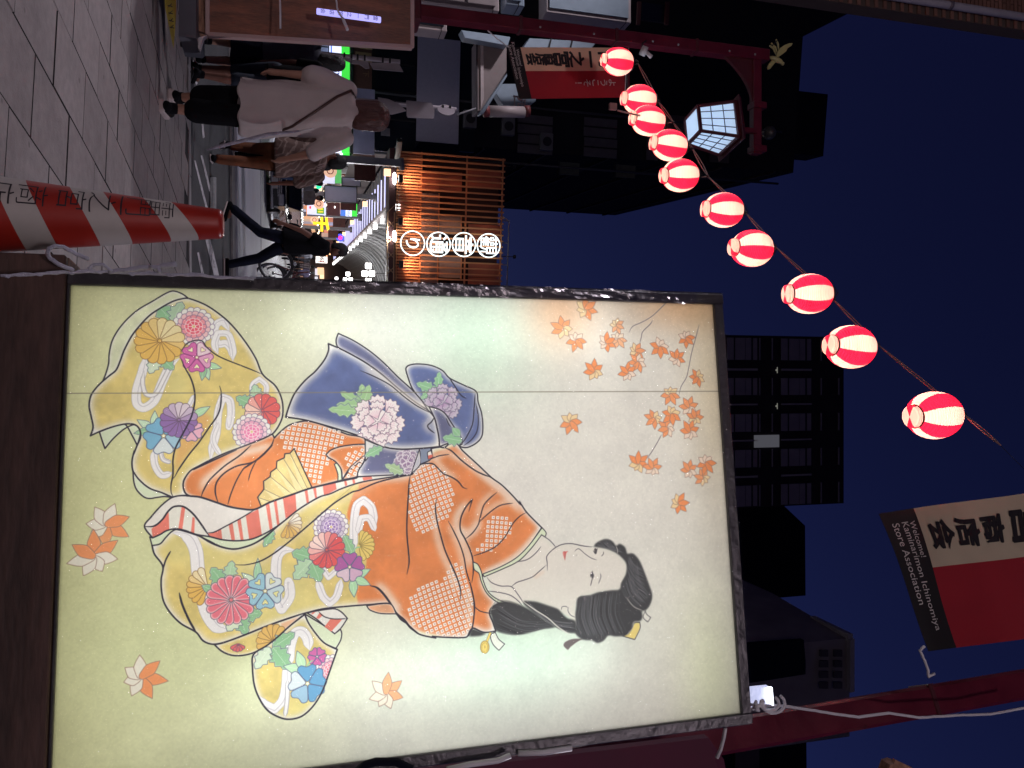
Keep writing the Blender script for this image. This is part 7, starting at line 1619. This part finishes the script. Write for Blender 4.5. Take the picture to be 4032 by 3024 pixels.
# 6. bare-legged walker in dark shorts
Y6=8.7
person('bare legged walker in dark shorts mostly hidden on the left of the white shirt',(P(900,292,Y6).x,Y6,.0),1.62,UP-.1,(.06,.07,.0),(-.03,-.07,.03),((.02,.05,.01),(-.01,-.03,.01)),dict(legs='shorts',legm=mat('dark_denim_shorts',(.02,.03,.05),.8,var=.2),topm=M_blackc,tophem=.48,sleeve=.6,hair='short',skin=M_skin2,solem=M_dark),vox=.014)
# far strollers
for i,(x,y,Y,h,fc,top,lab) in enumerate(((1060,712,26,1.66,UP,(.45,.42,.42),'far stroller in a pale top just behind the parked black car'),(1065,770,27,1.7,-UP,(.40,.34,.32),'far stroller in a pale patterned top under the striped hoarding'),(1075,742,29,1.6,UP,(.12,.05,.05),'far stroller in dark red beside the parked car roof'),
        (1100,990,34,1.68,-UP,(.30,.30,.34),'far stroller in a light jacket between the walker and the bicycle'),(1110,1010,38,1.6,UP,(.10,.10,.12),'far stroller in grey deep under the vault'),(1110,915,40,1.7,UP,(.05,.04,.05),'far stroller in black in front of the lit shops'),
        (1110,960,45,1.65,-UP,(.5,.45,.42),'far stroller in cream under the canopy pillars'),(1110,1045,50,1.7,UP,(.25,.22,.25),'far stroller in mauve walking away in the arcade centre'),(1110,1070,43,1.6,UP,(.06,.05,.10),'far stroller in navy beside the light box edge'))):
    c=P(1100,y,Y); 
    person(lab,(c.x,Y,.08),h,fc,(.05,.06,0),(-.02,-.06,.02),((.02,.05,.01),(-.01,-.03,.01)),dict(legs='trousers',legm=M_blackc,topm=mat('stroller_top',top,.8,var=.2),tophem=.47,sleeve=.8,hair='short'),vox=.03)
# ================================================================ parked van
VX=P(1050,730,24.0); 
t=thing('parked_car','low glossy black car parked at the arcade mouth, half hidden by walkers','car',(VX.x,24.5,.06)); CARX=.80; CARZ=.60
M_vb=mat('glossy_black_paint',(.010,.010,.013),.18,var=.04,coat=1.0); M_chr=mat('chrome',(.55,.55,.58),.15,metal=1.0,var=.02); M_lens=mat('headlamp_lens',(.45,.45,.5),.1,var=.05,coat=1)
def vloc(x,y,z): return Vector((VX.x,24.5,.06))+Vector((x*.80,y*.9,z*.62))
secs=[(-.85,.25),(-.87,.55),(-.85,.90),(-.74,1.05),(-.68,1.62),(-.60,1.74),(.60,1.74),(.68,1.62),(.74,1.05),(.85,.90),(.87,.55),(.85,.25)]
m=MB(); n=len(secs); st=[(-.95,.90,.0),(-.85,1.0,.0),(-.2,1.0,0),(.3,1.0,0),(3.2,1.0,0),(3.3,.92,0)]
rings=[]
def sec(y,kx,zc_):  # front slopes: bonnet first
    return [(x*kx,y,min(z,zc_)) for x,z in secs]
for y,kx,zc_ in ((-.95,.90,.80),(-.90,.96,.92),(-.35,1.0,1.02),(.30,1.0,1.66),(.6,1.0,1.74),(3.1,1.0,1.74),(3.25,.95,1.60)): rings.append([vloc(*q) for q in sec(y,kx,zc_)])
for r in rings: m.v+=[tuple(q) for q in r]
for i in range(len(rings)-1):
    for k in range(n): m.f.append((i*n+k,i*n+(k+1)%n,(i+1)*n+(k+1)%n,(i+1)*n+k)); m.m.append(0)
m.f+=[tuple(range(n))[::-1],tuple((len(rings)-1)*n+k for k in range(n))]; m.m+=[0,0]; m.build('body',M_vb,t,bevel=.02,smooth=False)
m=MB(); m.prism([vloc(-.62,-.36,1.05),vloc(.62,-.36,1.05),vloc(.55,.27,1.63),vloc(-.55,.27,1.63)],(0,-.02,.02)); m.build('windscreen',M_glassd,t)
for s in (1,-1):
    m=MB(); m.box(vloc(.60*s,-.95,.72),(.34,.10,.16)); m.build('headlight',M_lens,t,bevel=.03)
    for y in (-.25,2.5):
        c=vloc(.80*s,y,.33); m=MB(); m.tube([c-Vector((.1,0,0)),c+Vector((.1,0,0))],.20,18); wh_=m.build('wheel',M_dark,t); m=MB(); m.tube([c-Vector((.105,0,0)),c+Vector((.105,0,0))],.12,12); m.build('rim',M_chr,wh_)
    m=MB(); m.box(vloc(.98*s,.1,1.08),(.16,.10,.14)); m.build('mirror',M_vb,t,bevel=.03)
for z in (.58,.66,.74): m=MB(); m.box(vloc(0,-.97,z),(.80,.04,.022)); m.build('grille_bar',M_chr,t)
m=MB(); m.box(vloc(0,-.98,.45),(.33,.02,.165)); m.build('number_plate',mat('blank_plate',(.5,.5,.5),.5),t); m=MB(); m.box(vloc(0,-.93,.30),(1.5,.1,.10)); m.build('bumper_lip',M_chr,t,bevel=.02)
# ================================================================ bicycle at the box edge
M_rub=mat('tyre_rubber',(.015,.015,.017),.7); M_bfr=mat('dark_red_frame',(.10,.012,.012),.35,coat=.5)
def bicycle(name_label,c,R,heading,basket=True,group=None):
    """c = front wheel hub; heading angle in the ground plane from front wheel towards rear"""
    d=Vector((math.cos(heading),math.sin(heading),0)); sd=Vector((-d.y,d.x,0)); c=Vector(c)
    g=thing('bicycle',name_label,'bicycle',(c.x,c.y,c.z-R),group)
    def wheel(cc):
        m=MB(); m.tube([cc+d*R*math.cos(a)+ZZ*R*math.sin(a) for a in [k*math.pi/20 for k in range(41)]],.020,8,cap=False); wl=m.build('wheel',M_rub,g,smooth=True)
        m=MB(); m.tube([cc+d*(R-.028)*math.cos(a)+ZZ*(R-.028)*math.sin(a) for a in [k*math.pi/20 for k in range(41)]],.009,6,cap=False); m.build('rim',M_chr,wl,smooth=True)
        m=MB()
        for k in range(18): a=k*math.pi/9; m.bar(cc+sd*.02*(1 if k%2 else -1),cc+d*(R-.03)*math.cos(a)+ZZ*(R-.03)*math.sin(a),.003)
        m.build('spokes',M_chr,wl,kind='stuff')
        m=MB(); m.tube([cc-sd*.04,cc+sd*.04],.025,8); m.build('hub',M_dark,wl)
        m=MB(); m.tube([cc+d*(R+.03)*math.cos(a)+ZZ*(R+.03)*math.sin(a) for a in [.3+k*.12 for k in range(18)]],.014,6); m.build('mudguard',M_dark,wl)
    rear=c+d*1.08; wheel(c); wheel(rear)
    hd=c+d*.16+ZZ*.46; st=c+d*.13+ZZ*.62; bb=c+d*.60-ZZ*.04; seat=c+d*.78+ZZ*.52
    for nm,a,b,r in (('fork',c,hd,.014),('head_tube',hd,st+ZZ*.06,.018),('down_tube',hd,bb,.018),('top_tube',hd-ZZ*.08,bb.lerp(seat,.45),.014),('seat_tube',bb,seat,.015),('chain_stay',bb,rear,.010),('seat_stay',seat-ZZ*.12,rear,.009)):
        m=MB(); m.tube([a,b],r,8); m.build(nm,M_bfr,g,smooth=True)
    m=MB(); m.tube([st-sd*.28+d*.16+ZZ*.08,st-sd*.2+ZZ*.10,st+ZZ*.06,st+sd*.2+ZZ*.10,st+sd*.28+d*.16+ZZ*.08],.012,6); m.build('handlebar',M_chr,g,smooth=True)
    for s in (1,-1): m=MB(); m.tube([st+sd*s*.26+d*.10+ZZ*.085,st+sd*s*.30+d*.2+ZZ*.08],.018,8); m.build('grip',M_dark,g)
    link('saddle',fuse([cap(seat+ZZ*.06-d*.10,seat+ZZ*.06+d*.10,.035,.07,(1,1,.6))],.015,'saddle',M_dark),g)
    m=MB(); m.tube([bb-sd*.09-ZZ*.12,bb-sd*.05-ZZ*.12,bb-sd*.05+ZZ*.12,bb-sd*.09+ZZ*.12],.008,6); m.build('crank',M_chr,g); m=MB(); m.ball(c+ZZ*.40-d*.03,.04,8); m.build('lamp',M_lens,g)
    if basket:
        b0=st-d*.22-ZZ*.04; ba=m=MB()
        for i in range(7):
            for s in (-1,1):
                u=-.17+.34*i/6; m.bar(b0+sd*s*.15+d*u*.7-ZZ*.11,b0+sd*s*.19+d*u-ZZ*-.12,.006)
        for k in (-.11,0,.12):
            kk=.15+.04*(k+.11)/.23; m.bar(b0+sd*kk+d*-.13+ZZ*k,b0+sd*kk+d*.13+ZZ*k,.007); m.bar(b0-sd*kk+d*-.13+ZZ*k,b0-sd*kk+d*.13+ZZ*k,.007); m.bar(b0-sd*kk-d*.15+ZZ*k,b0+sd*kk-d*.15+ZZ*k,.007)
        m.build('wire_basket',M_dark,g,kind='stuff')
    return g
Yb=17.2; hub=P(1085,1042,Yb)
bicycle('dark red shopping bicycle with a wire basket, front wheel just left of the light box',hub,.335,.12)
for i,(y,x,Y,hd) in enumerate(((1088,1062,19.6,.5),(1075,1075,22.0,.9),(1092,1080,24.5,.3))):
    bicycle(('dark bicycle parked just behind the dark red one','dark bicycle turned towards the street, second row','farthest dark bicycle of the cluster by the light box edge')[i],P(x,y,Y),.33,hd)
bicycle('second black bicycle behind the capped walker, nearly hidden',P(1085,835,26.5),.33,.25,group=None)
# ================================================================ street lamp added behind the photographer for the unseen lights that shine in the film
LP2=(2.2,-13,7.6)
street_lantern(LP2,'twin white street lantern behind the photographer, added for unseen street lighting',.5)
t=thing('lantern_pole','red pole of the added lantern behind the photographer','pole',(2.9,-13,.3)); m=MB(); m.box((2.9,-13,4.4),(.125,.125,8.3)); m.box((2.55,-13,8.25),(.8,.09,.1)); m.build('shaft',M_red,t)
for nm,loc,e,c,sz in (('added_street_light',LP2,AMB1,(1.0,.84,.89),.45),):
    ld=bpy.data.lights.new(nm,'POINT'); ld.energy=e; ld.color=c; ld.shadow_soft_size=sz; lo=bpy.data.objects.new(nm,ld); COL.objects.link(lo); lo.location=(loc[0],loc[1],loc[2]-.75)
# unseen lit eave band, added behind the photographer for fill light and film glints
t=thing('added_lit_eave','unseen lit shop eave added behind the photographer for its light','added eave',(-3,-9,2.9))
m=MB(); m.box((-3,-9,3.1),(9,.25,.5)); m.build('eave_board',M_redd,t)
m=MB(); m.box((-3,-8.86,3.1),(8.6,.02,.34)); m.build('lit_panel',glow('added_eave_panel',(1,.80,.82),EAVE),t)
# tall road lamps added out of view left and right, for unseen street lighting
for x,yy,lab in ((-13,10,'left'),(12,11,'right')):
    t=thing('added_road_lamp','added tall road lamp for unseen street lighting, out of the picture on the '+lab,'added lamp',(x,yy,0))
    m=MB(); m.tube([(x,yy,0),(x,yy,8.5),(x*.93,yy,9.0)],.08,8); m.build('post',M_grey,t,smooth=True)
    m=MB(); m.box((x*.92,yy,9.0),(.7,.3,.12)); m.build('head',M_grey,t,bevel=.02); m=MB(); m.box((x*.92,yy,8.93),(.6,.24,.02)); m.build('lens',glow('road_lens',(.9,.9,1),8),t)
    ld=bpy.data.lights.new('added_road_light','SPOT'); ld.energy=ROAD_E; ld.spot_size=math.radians(165); ld.spot_blend=.5; ld.color=(.93,.86,.96); ld.shadow_soft_size=.3; lo=bpy.data.objects.new('added_road_light',ld); COL.objects.link(lo); lo.parent=t; lo.location=(-x*.08,0,8.85)
# light of the hanging white lantern
ld=bpy.data.lights.new('lantern_light','POINT'); ld.energy=5; ld.color=(.75,.85,1); ld.shadow_soft_size=.2; lo=bpy.data.objects.new('lantern_light',ld); COL.objects.link(lo); lo.location=LC-ZZ*.9
